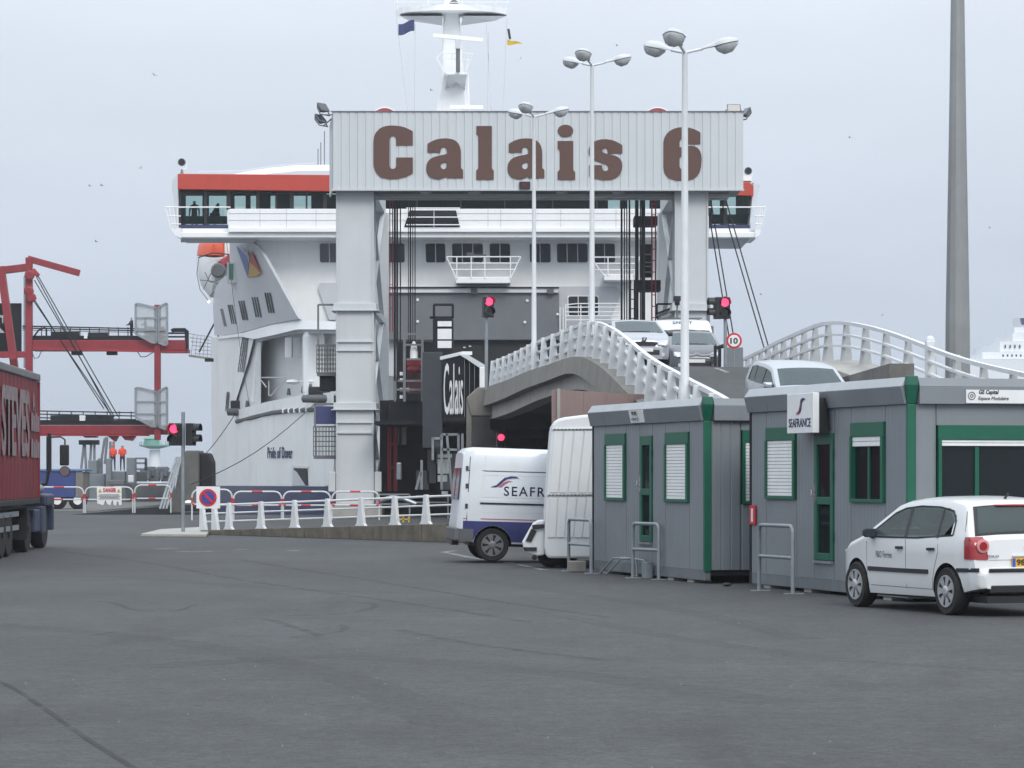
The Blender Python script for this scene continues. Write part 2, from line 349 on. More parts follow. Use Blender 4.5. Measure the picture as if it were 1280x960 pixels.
def worn_mat(name, rgb, cover, scale=3.0):
    "thin film on the asphalt (rubber or paint) with gaps worn through it"
    m = M(name, rgb, .8, var=.2); n, l = m.node_tree.nodes, m.node_tree.links; b = n['Principled BSDF']; o = n['Material Output']
    geo = n.new('ShaderNodeNewGeometry'); t = n.new('ShaderNodeTexNoise'); t.inputs['Scale'].default_value = scale; t.inputs['Detail'].default_value = 8; t.inputs['Roughness'].default_value = .75; l.new(geo.outputs['Position'], t.inputs['Vector'])
    k = n.new('ShaderNodeMapRange'); k.inputs[1].default_value = .35; k.inputs[2].default_value = .65; k.inputs[4].default_value = cover; l.new(t.outputs[0], k.inputs[0])
    tr = n.new('ShaderNodeBsdfTransparent'); mxs = n.new('ShaderNodeMixShader'); l.new(k.outputs[0], mxs.inputs[0]); l.new(tr.outputs[0], mxs.inputs[1]); l.new(b.outputs[0], mxs.inputs[2]); l.new(mxs.outputs[0], o.inputs[0])
    return m
skid = worn_mat("tyre_rubber_film", (.020, .020, .022), .26, 2.2)
faint = worn_mat("faint_rubber_film", (.024, .024, .026), .12, .9)
worn_line = worn_mat("worn_road_paint", (.46, .46, .45), .8, 4.0)
def sea_mat():
    m = M("harbour_water", (.10, .13, .15), .12, var=0); n, l = m.node_tree.nodes, m.node_tree.links; b = n['Principled BSDF']
    geo = n.new('ShaderNodeNewGeometry'); t = n.new('ShaderNodeTexNoise'); t.inputs['Scale'].default_value = .6; t.inputs['Detail'].default_value = 6; l.new(geo.outputs['Position'], t.inputs['Vector'])
    u = n.new('ShaderNodeBump'); u.inputs['Strength'].default_value = .5; u.inputs['Distance'].default_value = .3; l.new(t.outputs[0], u.inputs['Height']); l.new(u.outputs[0], b.inputs['Normal']); return m
sea = sea_mat()
# ------------------------------------------------------------------ setting: ground, quay, water
g = MB()
outline = [(-90,-30),(90,-30),(90,132),(13.5,132),(13.5,127.5),(-19.5,127.5),(-19.5,139),(-21,250),(-90,250)]
g.prism([(x, y, 0) for x, y in outline], (0, 0, -6))
ground = tag(g.build("ground", asphalt), kind='structure')
w = MB(); w.add([(-6000,60,-3.2),(6000,60,-3.2),(6000,9000,-3.2),(-6000,9000,-3.2)], [(0,1,2,3)])
tag(w.build("sea", sea), kind='structure')
q = MB(); q.prism([(-89,140,.006),(-20.2,140,.006),(-21.6,249,.006),(-89,249,.006)], (0,0,.02))
tag(q.build("quay_pavement", conc_dark), kind='structure')

def strip(pts, wid, z=.004):
    m = MB(); pts = [Vector((x, y, z)) for x, y in pts]; L, Rr = [], []
    for i, p in enumerate(pts):
        d = (pts[min(i+1, len(pts)-1)] - pts[max(i-1, 0)]).normalized(); s = Vector((-d.y, d.x, 0)) * wid / 2
        L.append(p + s); Rr.append(p - s)
    m.grid([L, Rr]); return m
def gp(px, py):                    # spot on the flat ground
    Y = FPX * EYE / (py - HOR); return ((px - 640) * Y / FPX, Y)
# pale grit lying on the asphalt
m = MB(); rg = random.Random(3)
for k in range(80):
    yy = 13 + 60 * rg.random()**1.4; xx = (rg.random()*2-1) * yy * .18; r_ = rg.uniform(.005,.011)
    if xx > 1.0 and yy > 36: continue
    m.add([(xx-r_,yy,.0),(xx+r_,yy+.3*r_,.0),(xx,yy+r_,.0),(xx,yy-r_,.0),(xx+.2*r_,yy,r_*1.1)], [(0,3,4),(3,1,4),(1,2,4),(2,0,4)])
tag(m.build("grit", conc), kind='stuff')
# painted lines on the asphalt
for a, b, wd in [((554,690),(588,697),.16),((588,697),(640,704),.16),((648,706),(682,713),.12),
                 ((192,686),(224,686),.3),((222,690),(270,689),.3),((292,687),(312,687),.25),((357,688),(376,688.6),.25),
                 ((108,646),(142,646.4),.3)]:
    strip([gp(*a), gp(*b)], wd).build("road_marking", worn_line, ground)
strip([gp(554,690), gp(570,688.5)], .14).build("road_marking", worn_line, ground)
# tyre marks and a tar-sealed joint
def arc(pts, n=24):
    pts = [Vector((*gp(*p), 0)) for p in pts]; out = []
    for i in range(len(pts) - 1):
        p0, p1, p2, p3 = pts[max(i-1,0)], pts[i], pts[i+1], pts[min(i+2, len(pts)-1)]
        for k in range(n // (len(pts) - 1) + 1):
            t = k / (n // (len(pts) - 1) + 1)
            v = .5 * ((2*p1) + (p2-p0)*t + (2*p0-5*p1+4*p2-p3)*t*t + (3*p1-p0-3*p2+p3)*t**3); out.append((v.x, v.y))
    out.append((pts[-1].x, pts[-1].y)); return out
for pts, wd in [([(80,690),(180,703),(300,725),(420,742),(560,762),(660,778)], .32), ([(60,752),(130,752),(165,762),(190,763)], .22),
                ([(170,764),(220,764),(245,756),(268,755)], .20), ([(360,770),(420,768),(460,762),(468,756),(440,752)], .22),
                ([(290,775),(330,774),(370,785),(400,796),(365,797)], .28), ([(380,782),(425,781),(424,790),(362,797)], .2),
                ([(300,700),(400,716),(520,735),(640,755),(760,772)], .3), ([(500,788),(560,800),(640,812),(760,826)], .35), ([(40,796),(100,796),(145,790)], .16)]:
    strip(arc(pts), wd*.45, .004).build("tyre_mark", skid, ground)
for pts, wd in [([(20,720),(160,722),(330,735),(520,742)], .5), ([(560,720),(700,740),(860,765),(1010,800)], .4), ([(180,835),(420,822),(700,842),(980,880)], .6), ([(-20,780),(200,800),(420,845),(560,905)], .5), ([(700,770),(860,800),(1060,826),(1300,840)], .35)]:
    strip(arc(pts, 40), wd, .0045).build("tyre_mark", faint, ground)
seam = worn_mat("tar_seal", (.028, .028, .03), .75, 1.2)
strip(arc([(-60,832),(0,852),(50,882),(100,918),(170,962),(220,990)]), .05, .006).build("sealed_joint", seam, ground)

# ------------------------------------------------------------------ ramp wall with white fin railing, beside the traffic island
ra = thing("ramp_railing", "white fin-post railing with three thin rails on stained concrete kerb wall", "railing", (*gp(400, 675), 0))
wa, wb = Vector((*gp(250, 668), 0)), Vector((*gp(590, 679), 0))
def ramp_top(t): return lerp(.12, .52, t)
wall = MB(); NB = 12
dirw = (wb - wa).normalized(); nrm = Vector((-dirw.y, dirw.x, 0))
for i in range(NB):                                       # cast blocks with open joints
    a, b = wa + dirw * ((wb-wa).length * i / NB + .012), wa + dirw * ((wb-wa).length * (i+1) / NB - .012)
    za, zb = ramp_top(i/NB), ramp_top((i+1)/NB); n_ = nrm * .35
    m = MB(); m.hexa([a, b, b+n_, a+n_], [a+Vector((0,0,za)), b+Vector((0,0,zb)), b+n_+Vector((0,0,zb)), a+n_+Vector((0,0,za))])
    m.build("kerb_block", mossy, ra, bevel=.015)
fin_px = [247, 262, 280, 320, 362, 403, 445, 487, 526, 563]
def rail_pt(px, z):
    t = (px - 250) / (590 - 250); p = wa.lerp(wb, t)
    k = PX(px, 1.0); s = (wa.x - wa.y * k) / ((wa.x - wb.x) - (wa.y - wb.y) * k)    # where the sight line crosses the wall
    p = wa + (wb - wa) * s + nrm * .17; return Vector((p.x, p.y, ramp_top(max(0, min(1, s))) + z))
for px in fin_px:
    p = rail_pt(px, 0); m = MB(); n_ = nrm * .05; d = dirw
    prof = [(-.06,.98),(.06,.98),(.11,.5),(.165,.10),(.26,0),(-.26,0),(-.165,.10),(-.11,.5)] if px > 262 else [(-.10,.96),(.04,.96),(.16,.4),(.24,0),(-.12,0)]
    m.prism([p - n_ + d*u + Vector((0,0,zz*.80)) for u, zz in prof], n_*2); m.build("fin_post", rail_white, ra, bevel=.01)
for z, r in ((.73,.030),(.49,.025),(.25,.025)):
    m = MB(); m.tube([rail_pt(px, z) + nrm*.07 for px in (247, 350, 450, 590)], r, 8); m.build("rail", rail_white, ra, smooth=40)
# road on the ramp behind the wall
m = MB(); pts = [wa + nrm*.36, wb + nrm*.36, wb + nrm*14, wa + nrm*14]
zt = [.10, .49, .49, .10]
m.hexa([p + Vector((0,0,-.02)) for p in pts], [p + Vector((0,0,z)) for p, z in zip(pts, zt)])
tag(m.build("ramp_road", asphalt), kind='structure')
# island kerb at the traffic light
m = MB(); isl = [gp(176,671), gp(200,665), gp(252,662), gp(262,667), gp(258,671.5)]
m.prism([(x, y, 0) for x, y in isl], (0,0,.09)); tag(m.build("island_kerb", conc_pale, bevel=.02), kind='structure')

# ------------------------------------------------------------------ viaduct
LE = [(46,9.0),(49,7.2),(52,5.7),(56,4.25),(62,3.72),(70,3.2),(78,2.65),(85,2.1),(90,1.55),(96,.75),(104,-.05),(112,-.9)]        # left edge X by Y
RE = [(46,14.6),(52,13.4),(58,12.3),(66,11.3),(78,10.1),(86,9.3),(96,8.95),(112,8.75)]
RZ = [(46,.12),(49,.55),(52,1.05),(56,1.75),(62,2.42),(70,3.22),(76,4.08),(80,4.56),(84,4.90),(87,4.95),(91,4.9),(96,4.86),(104,4.78),(112,4.78)]
def lx(y): return curve_at(LE, y)
def rx(y): return curve_at(RE, y)
def rz(y):                                   # smoothed profile
    return sum(curve_at(RZ, y + d) for d in (-2.4,-1.2,0,1.2,2.4)) / 5
VY = [46 + i * 1.5 for i in range(45)]
via = thing("concrete_viaduct", "concrete road viaduct rising over a crest towards the ship", "bridge", (6, 85, 0))
rd = MB(); rd.grid([[Vector((lerp(lx(y)+.35, rx(y)-1.0, t), y, rz(y) + .06*math.sin(math.pi*t))) for t in [i/8 for i in range(9)]] for y in VY], thick=(0,0,-.25))
rd.build("roadway", asphalt, via, smooth=40)
m = MB(); VL = [y for y in VY if y <= 112]
def ring(y, pts): return [Vector((lx(y) + a, y, rz(y) + b)) for a, b in pts]
def loft(rows):
    mm = MB(); n = len(rows[0]); mm.v = [tuple(p) for r in rows for p in r]
    mm.f = [(i*n+k, i*n+(k+1) % n, (i+1)*n+(k+1) % n, (i+1)*n+k) for i in range(len(rows)-1) for k in range(n)] + [tuple(range(n-1,-1,-1)), tuple(range((len(rows)-1)*n, len(rows)*n))]
    mm.m = [0] * len(mm.f); return mm
def fb(y): return lerp(-.12,-.36,min(1,(y-86)/24)) if y > 86 else lerp(-.12,-.45,min(1,(86-y)/16))
loft([ring(y, [(-.32,fb(y)),(.05,fb(y)),(.40,fb(y)),(.40,.25),(.30,.36),(-.24,.36)]) for y in VL]).build("edge_beam", conc, via, smooth=30)
def soffit(y): return rz(y) - lerp(.55, .85, min(1, abs(y-90)/20)) if y > 62 else max(.0, rz(y) - 1.2)
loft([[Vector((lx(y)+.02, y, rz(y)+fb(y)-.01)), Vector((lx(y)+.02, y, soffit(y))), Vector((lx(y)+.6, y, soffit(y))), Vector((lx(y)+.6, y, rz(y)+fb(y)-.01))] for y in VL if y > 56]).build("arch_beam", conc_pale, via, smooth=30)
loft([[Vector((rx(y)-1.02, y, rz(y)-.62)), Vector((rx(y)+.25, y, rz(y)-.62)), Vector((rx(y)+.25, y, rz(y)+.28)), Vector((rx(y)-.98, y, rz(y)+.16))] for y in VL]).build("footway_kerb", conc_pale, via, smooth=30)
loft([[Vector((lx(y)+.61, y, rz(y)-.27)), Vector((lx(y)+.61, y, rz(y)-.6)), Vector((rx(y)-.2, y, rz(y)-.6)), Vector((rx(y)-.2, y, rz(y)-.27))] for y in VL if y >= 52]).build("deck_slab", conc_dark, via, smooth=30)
# lane dashes
for y0 in (58, 66.5, 74, 80, 84.2, 88.4, 93):
    a, b = y0, y0 + 2.2
    row = lambda y, x: Vector((x, y, rz(y) + .06 + .012))
    mm = MB(); xs = lambda y: lerp(lx(y)+.35, rx(y)-1.0, .52)
    mm.grid([[row(y, xs(y)-.07), row(y, xs(y)+.07)] for y in (a, (a+b)/2, b)]); mm.build("lane_dash", worn_line, via)
# supports: near end walls, side wall beyond, piers, abutment
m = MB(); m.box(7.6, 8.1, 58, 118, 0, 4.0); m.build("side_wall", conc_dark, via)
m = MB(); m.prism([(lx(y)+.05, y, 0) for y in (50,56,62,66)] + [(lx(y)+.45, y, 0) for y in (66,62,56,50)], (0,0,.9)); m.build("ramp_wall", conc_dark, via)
for n_, q in (("tunnel_roof", (-.85,8.1,112.2,141,3.55,4.70)), ("tunnel_wall", (-.85,-.5,114.6,141,0,3.54)), ("tunnel_wall", (7.7,8.1,118.1,141,0,3.54)), ("tunnel_end", (-.85,8.1,141.1,141.4,0,3.9))): MB().box(*q).build(n_, interior_grey, via)  # tunnel faces coloured near black to deepen the shade
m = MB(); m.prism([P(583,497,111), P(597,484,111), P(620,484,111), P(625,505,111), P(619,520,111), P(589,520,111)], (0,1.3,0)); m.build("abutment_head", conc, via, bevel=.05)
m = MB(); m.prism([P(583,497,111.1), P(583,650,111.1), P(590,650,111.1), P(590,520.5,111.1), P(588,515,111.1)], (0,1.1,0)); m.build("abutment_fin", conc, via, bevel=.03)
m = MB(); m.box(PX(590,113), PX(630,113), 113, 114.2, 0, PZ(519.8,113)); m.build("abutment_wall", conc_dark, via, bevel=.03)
for yy in (74, 95):
    
    for xa in (lx(yy)+1.6, rx(yy)-2.4): MB().box(xa, xa+1, yy, yy+.9, 0, rz(yy)-.9).build("pier", conc_dark, via)

def fin_rail(name, label, edge, side, ys, railw, mat_post, mat_rail):
    t = thing(name, label, "railing", (edge(85), 85, rz(85)))
    for i, y in enumerate(ys):
        x, z = edge(y), rz(y) + .36
        wdt = .16
        p = MB(); lean = -.10 * side                       # fins lean outward at the foot
        d = Vector((edge(y+.5) - edge(y-.5), 1, 0)).normalized()
        nn = Vector((1,0,0))
        prof = [(-.23*side,-.22),(.13*side,-.22),(.13*side,1.02),(-.01*side,1.02)]
        p.prism([Vector((x + u - lean*(1-zz), y-.07, z+zz)) for u, zz in prof], (0,.14,0)); p.build("fin_post", mat_post, t, bevel=.012)
    yy = [ys[0] - 1 + k * (ys[-1] - ys[0] + 2) / 44 for k in range(45)]
    for zz, hh in ((1.0, .10), (.66, .06), (.34, .06)):
        mm = loft([[Vector((edge(y) + side*.15 + a*railw, y, rz(y)+.34+zz + b*hh)) for a, b in ((-.5,-.5),(.5,-.5),(.5,.5),(-.5,.5))] for y in yy])
        mm.build("rail", mat_rail, t, smooth=50)
    return t
fin_rail("viaduct_railing", "closely spaced white fin railing on near edge of viaduct, climbing from grey cabins", lx, 1, [56.5 + 2.1*i for i in range(27)], .12, rail_white, rail_white)
fr = fin_rail("viaduct_railing", "pale railing along far edge of viaduct, arching behind silver estate car", lambda y: rx(y)+.1, -1, [53 + 2.5*i for i in range(24)], .12, rail_grey, rail_white)
yq = 73.0
m = MB(); m.box(rx(yq)-.12, rx(yq)+.12, yq-.15, yq+.15, rz(yq)+.1, rz(yq)+1.5); m.ball((rx(yq), yq, rz(yq)+1.5), .14, 8); m.build("joint_post", rail_white, fr, bevel=.03)
# pinkish wall under the viaduct
a, b = P(700,487,66), P(813,494,70.5)
pw = thing("pink_wall", "pinkish-brown flat wall panel below the viaduct railing", "wall", (a.x, a.y, 0))
n_ = Vector((-(b-a).y, (b-a).x, 0)).normalized() * .22
for i in range(4):
    p0, p1 = a.lerp(b, i/4 + .002), a.lerp(b, (i+1)/4 - .002)
    m = MB(); m.hexa([Vector((p0.x,p0.y,0)), Vector((p1.x,p1.y,0)), Vector((p1.x,p1.y,0))+n_, Vector((p0.x,p0.y,0))+n_], [p0, p1, p1+n_, p0+n_]); m.build("wall_panel", pink, pw)
m = MB(); m.beam(Vector((a.x-.03,a.y-.04,2.2)), a+Vector((-.03,-.04,.02)), .07); m.build("edge_trim", conc_pale, pw)

# ------------------------------------------------------------------ street lamps with three bowls
def street_lamp(px, ytop, Y, label, base_r=.10, ph=0.0):
    x = PX(px, Y); zb = rz(Y) + .1; ztop = PZ(ytop, Y)
    t = thing("street_lamp", label, "street lamp", (x, Y, zb), "three-armed white lamps on the viaduct")
    m = MB(); m.tube([(x,Y,zb),(x,Y,zb+1.2),(x,Y,zb+1.25),(x,Y,ztop)], [base_r*1.25, base_r*1.25, base_r, base_r*.62], 12); m.build("pole", white_paint, t, smooth=40)
    for k, ang in enumerate((8+ph, 128+ph, 248+ph)):
        d = Vector((math.cos(R(ang)), math.sin(R(ang)), 0))
        b0 = Vector((x, Y, ztop)); b1 = b0 + d*.40 + Vector((0,0,.10)); b2 = b0 + d*1.1 + Vector((0,0,.27))
        m = MB(); m.tube([b0, b0 + d*.2 + Vector((0,0,.05)), b1], .032, 8); m.build("arm", white_paint, t, smooth=40)
        ax = (b2 - b1).normalized(); up = Vector((0,0,1)); sd = ax.cross(up).normalized(); uu = sd.cross(ax)
        hd = MB(); rows = []
        for u, w_, h_ in ((-.02,.05,.04),(.06,.08,.06),(.27,.09,.08),(.34,.19,.12),(.46,.25,.14),(.64,.23,.13),(.78,.12,.08),(.83,.02,.02)):
            c = b1 + ax*u
            rows.append([c + sd*(w_*math.cos(a)) + uu*(h_*max(math.sin(a), -.12)) for a in [2*math.pi*k/12 for k in range(12)]])
        mm = loft(rows); o = mm.build("lamp_head", gantry_white, t, smooth=40)
        rows = []
        for u, w_, h_ in ((.28,.03,.02),(.34,.17,.12),(.46,.235,.20),(.64,.22,.18),(.77,.11,.07),(.81,.02,.02)):
            c = b1 + ax*u - uu*.02
            rows.append([c + sd*(w_*math.cos(a)) + uu*(h_*min(math.sin(a), -.02)) for a in [2*math.pi*k/12 for k in range(12)]])
        loft(rows).build("glass_bowl", lamp_lens, o, smooth=40)
street_lamp(856, 66, 62, "tallest white lamp post, before the figure 6 of the sign", .095, 4)
street_lamp(740, 82, 85, "white lamp post on the viaduct crest, before the letter s", .085, 4)
street_lamp(667.5, 146, 96, "shortest white lamp post, before the second letter a", .085, 4)
# high mast
x, Y = PX(1197, 118), 118
t = thing("light_mast", "tall tapering grey steel mast rising out of the picture", "mast", (x, Y, 0))
rows = []
for z, r in ((0,.56),(8,.50),(16,.36),(24,.24),(30,.2)): rows.append([Vector((x + r*math.cos(2*math.pi*k/12+.2), Y + r*math.sin(2*math.pi*k/12+.2), z)) for k in range(12)])
loft(rows).build("shaft", mast_grey, t, smooth=20)
m = MB(); m.lathe([(.8,30),(.8,30.3),(.25,30.5)], (x,Y,0), 'z', 12); m.build("lamp_crown", mast_grey, t)
# ------------------------------------------------------------------ grey site cabins (built in their own frame: u along the long face, v into the cabin)
def cabin(name, label, far, near, groups, end_spec, roof_z, depth=2.44, end_rail=True):
    far, near = Vector((*far, 0)), Vector((*near, 0)); L = (near - far).length
    t = thing(name, label, "site cabin", (near.x, near.y, 0))
    ud = (near - far) / L; vd = Vector((-ud.y, ud.x, 0))
    if vd.x < 0: vd = -vd
    def W3(u, v, z): return far + ud*u + vd*v + Vector((0,0,z))
    def bx(u0,u1,v0,v1,z0,z1):
        m = MB(); m.hexa([W3(u0,v0,z0),W3(u1,v0,z0),W3(u1,v1,z0),W3(u0,v1,z0)],[W3(u0,v0,z1),W3(u1,v0,z1),W3(u1,v1,z1),W3(u0,v1,z1)]); return m
    Z0, ZW = .05, roof_z - .36
    bx(.06, L-.06, .10, depth-.06, Z0+.08, ZW).build("inner_body", interior_grey, t)
    bx(.0, L, .0, .1, Z0, Z0+.17).build("base_rail", cabin_base, t, bevel=.008)
    if end_rail: bx(L-.1, L-.001, .1, depth, Z0, Z0+.17).build("base_rail", cabin_base, t, bevel=.008)
    for u in (.5, L*.36, L*.68, L-.9):
        bx(u, u+.28, .03, .35, 0, Z0-.004).build("support_block", conc_pale, t)
    # roof edge: pale sloping top, darker fascia, both in lengths
    joints = [0, L*.145, L*.56, L]
    for a, b in zip(joints, joints[1:]):
        m = MB(); a_, b_ = a+.004, b-.004
        m.hexa([W3(a_,-.05,ZW),W3(b_,-.05,ZW),W3(b_,.12,ZW),W3(a_,.12,ZW)],[W3(a_,-.11,ZW+.24),W3(b_,-.11,ZW+.24),W3(b_,.12,ZW+.24),W3(a_,.12,ZW+.24)]); m.build("fascia", cabin_fascia, t, bevel=.006)
        m = MB(); m.hexa([W3(a_,-.108,ZW+.243),W3(b_,-.108,ZW+.243),W3(b_,.2,ZW+.243),W3(a_,.2,ZW+.243)],[W3(a_,-.02,ZW+.37),W3(b_,-.02,ZW+.37),W3(b_,.2,ZW+.37),W3(a_,.2,ZW+.37)]); m.build("roof_edge", cabin_roof, t, bevel=.006)
    bx(L-.12, L+.10, .13, depth, ZW, ZW+.24).build("fascia", cabin_fascia, t, bevel=.006)
    m = MB(); m.hexa([W3(L-.12,.13,ZW+.243),W3(L+.10,.13,ZW+.243),W3(L+.10,depth,ZW+.243),W3(L-.12,depth,ZW+.243)],[W3(L-.12,.13,ZW+.36),W3(L+.04,.13,ZW+.36),W3(L+.04,depth,ZW+.36),W3(L-.12,depth,ZW+.36)]); m.build("roof_edge", cabin_fascia, t)
    bx(.12, L-.1, .15, depth, ZW+.2, ZW+.33).build("roof", cabin_roof, t)
    # green corner post
    m = MB(); m.prism([W3(L-.03,-.02,Z0+.14), W3(L+.025,-.02,Z0+.14), W3(L+.025,.105,Z0+.14), W3(L-.03,.105,Z0+.14)], (0,0,ZW-Z0-.14)); m.build("corner_post", green, t, bevel=.012)
    m = MB(); m.hexa([W3(L-.03,-.02,ZW+.002),W3(L+.025,-.02,ZW+.002),W3(L+.025,.105,ZW+.002),W3(L-.03,.105,ZW+.002)],[W3(L+.003,-.06,ZW+.25),W3(L+.105,-.06,ZW+.25),W3(L+.105,.11,ZW+.25),W3(L+.003,.11,ZW+.25)])
    m.hexa([W3(L+.003,-.06,ZW+.252),W3(L+.105,-.06,ZW+.252),W3(L+.105,.11,ZW+.252),W3(L+.003,.11,ZW+.252)],[W3(L+.003,-.05,ZW+.385),W3(L+.09,-.05,ZW+.385),W3(L+.09,.11,ZW+.385),W3(L+.003,.11,ZW+.385)]); m.build("corner_cap", green, t, bevel=.008)
    bx(-.012, .055, -.01, .12, Z0, ZW).build("corner_strip", steel_dark, t)
    def ribs(m, f, u0, u1, z0, z1, pitch, h=.005):                 # fine trapezoid ribs on a sheet
        n = max(1, int((u1-u0)/pitch)); st = (u1-u0)/n
        for i in range(n):
            a = u0 + i*st
            m.hexa([f(a+st*.12,-h,z0),f(a+st*.88,-h,z0),f(a+st,.002,z0),f(a,.002,z0)],[f(a+st*.12,-h,z1),f(a+st*.88,-h,z1),f(a+st,.002,z1),f(a,.002,z1)])
    def sheet(f, u0, u1, z0, z1, pitch=.11):
        m = MB(); m.hexa([f(u0+.006,0,z0),f(u1-.006,0,z0),f(u1-.006,.05,z0),f(u0+.006,.05,z0)],[f(u0+.006,0,z1),f(u1-.006,0,z1),f(u1-.006,.05,z1),f(u0+.006,.05,z1)])
        ribs(m, f, u0+.01, u1-.01, z0, z1, pitch, .011 if pitch > .12 else .004); m.build("wall_panel", cabin_grey, t)
    def fbox(f, a0,a1,d0,d1,z0,z1):
        m = MB(); m.hexa([f(a0,d0,z0),f(a1,d0,z0),f(a1,d1,z0),f(a0,d1,z0)],[f(a0,d0,z1),f(a1,d0,z1),f(a1,d1,z1),f(a0,d1,z1)]); return m
    def window(f, a0, a1, z0, z1, shut):
        wdw = fbox(f, a0, a1, -.03, .06, z1-.20, z1).build("window", green, t, bevel=.006)     # shutter case
        fr = MB()
        for q in ((a0,a0+.05,z0,z1-.2),(a1-.08,a1,z0,z1-.2),(a0+.05,a1-.08,z0,z0+.05)):
            s_ = fbox(f, q[0], q[1], -.045, .06, q[2], q[3]); fr.add(s_.v, s_.f)
        fr.build("window_frame", green, wdw, bevel=.004)
        i0, i1, j0, j1 = a0+.05, a1-.08, z0+.05, z1-.2
        low = j1 - (j1-j0)*shut
        sl = MB(); n = max(2, int((j1-low)/.052)); st = (j1-low)/n
        for k in range(n):
            z = low + k*st; s_ = fbox(f, i0, i1, -.012, .012, z+.005, z+st-.002); sl.add(s_.v, s_.f)
        s_ = fbox(f, i0, i1, .013, .02, low, j1); sl.add(s_.v, s_.f, 1)
        sl.build("shutter", [shutter_white, hoop_grey], wdw, bevel=.004)
        if shut < .9:
            fbox(f, i0, i1, .035, .042, j0, low-.005).build("pane", glass_mat("cabin_glass", (.02,.025,.028), .05, alpha=.55) if "cabin_glass" not in MATS else MATS["cabin_glass"], wdw)
            mid = (i0+i1)/2 if i1-i0 < 1.3 else i0 + (i1-i0)*.34
            fbox(f, mid-.03, mid+.03, .01, .034, j0, low-.005).build("mullion", green, wdw)
            fbox(f, i0, i1, .75, .78, j0-.3, low+.2).build("room_partition", interior, wdw)
            fbox(f, i0+.08, i0+.26, .2, .3, j0, j0+.22).build("sill_box", paper, wdw)
    F = lambda u, v, z: W3(u, v, z)
    E = lambda u, v, z: W3(L - v, u, z)                     # end face: u to the right, v inwards
    for g_ in groups:
        k = g_[0]
        if k == 'sheet': sheet(F, g_[1], g_[2], Z0+.17, ZW-.003, .105)
        if k == 'win':
            window(F, g_[1], g_[2], g_[3], g_[4], g_[5])
            sheet(F, g_[1]-.02, g_[2]+.02, Z0+.17, g_[3]-.003); sheet(F, g_[1]-.02, g_[2]+.02, g_[4]+.003, ZW-.003)
        if k == 'door':
            u0, u1, z0, z1 = g_[1:5]
            d = MB()
            for q in ((u0,u0+.11,z0,z1),(u1-.11,u1,z0,z1),(u0+.11,u1-.11,z0,z0+.10),(u0+.11,u1-.11,z1-.16,z1),(u0+.11,u1-.11,lerp(z0,z1,.44),lerp(z0,z1,.50))):
                s_ = fbox(F, q[0], q[1], -.02, .05, q[2], q[3]); d.add(s_.v, s_.f)
            dr = d.build("door", green, t, bevel=.006)
            gm = MATS["cabin_glass"] if "cabin_glass" in MATS else glass_mat("cabin_glass", (.02,.025,.028), .05, alpha=.55)
            fbox(F, u0+.11, u1-.11, .015, .022, lerp(z0,z1,.50), z1-.16).build("pane", gm, dr)
            fbox(F, u0+.11, u1-.11, .015, .022, z0+.10, lerp(z0,z1,.44)).build("pane", gm, dr)
            fbox(F, u0-.2, u1+.2, .9, .93, z0, z1+.1).build("room_partition", interior, dr)
            hm = MB(); hm.tube([F(u0+.06,-.02,z0+.95),F(u0+.06,-.08,z0+.95),F(u0+.06,-.08,z0+1.02),F(u0-.06,-.08,z0+1.02)], .014, 6); s_ = fbox(F,u0+.03,u0+.085,-.032,-.02,z0+.85,z0+1.12); hm.add(s_.v, s_.f); hm.build("handle", chrome, dr)
            for hz_ in (z0+.3, z0+1.2, z1-.35): fbox(F, u1-.03, u1+.03, -.035, -.02, hz_, hz_+.12).build("hinge", green, dr)
            fbox(F, u0, u1, -.05, .02, z0-.05, z0-.01).build("threshold", galv, dr)
            sheet(F, u0-.02, u1+.02, Z0+.17, z0-.055, .06); sheet(F, u0-.02, u1+.02, z1+.003, ZW-.003)
    for g_ in end_spec:
        if g_[0] == 'sheet': sheet(E, g_[1], g_[2], Z0+.17, ZW-.003, .16)
        if g_[0] == 'win':
            window(E, g_[1], g_[2], g_[3], g_[4], g_[5]); sheet(E, g_[1]-.02, g_[2]+.02, Z0+.17, g_[3]-.003, .16); sheet(E, g_[1]-.02, g_[2]+.02, g_[4]+.003, ZW-.003, 2)
    return t, F, E, L, ZW, ud, vd
C1F, C1N, C2F, C2N = (1.46,52.0), (3.105,46.4), (3.748,45.3), (5.446,39.6)
def u_of(px, far, near):                                  # distance along the long face where the photo column falls
    k = (px - 640) / FPX; s = (far[0] - far[1]*k) / ((far[0]-near[0]) - (far[1]-near[1])*k)
    return s * math.hypot(near[0]-far[0], near[1]-far[1])
U1 = lambda p: u_of(p, C1F, C1N)
U2 = lambda p: u_of(p, C2F, C2N)
c1, F1, E1, L1, ZW1, ud, vd = cabin("site_cabin", "grey site cabin with two closed white shutters, next to the white trailer", C1F, C1N,
    [('sheet', .06, U1(757)), ('win', U1(757)+.02, U1(783)-.02, 1.30, 2.32+.16, 1.0), ('sheet', U1(783), U1(800)), ('door', U1(800)+.02, U1(816)-.02, .62, 2.42),
     ('sheet', U1(816), U1(832)), ('win', U1(832)+.02, U1(862)-.02, 1.30, 2.46, 1.0), ('sheet', U1(862), math.hypot(C1N[0]-C1F[0], C1N[1]-C1F[1])-.06)],
    [('sheet', .11, .62), ('win', .64, 1.9, 1.28, 2.48, 1.0), ('sheet', 1.92, 2.44)], 2.99, end_rail=False)
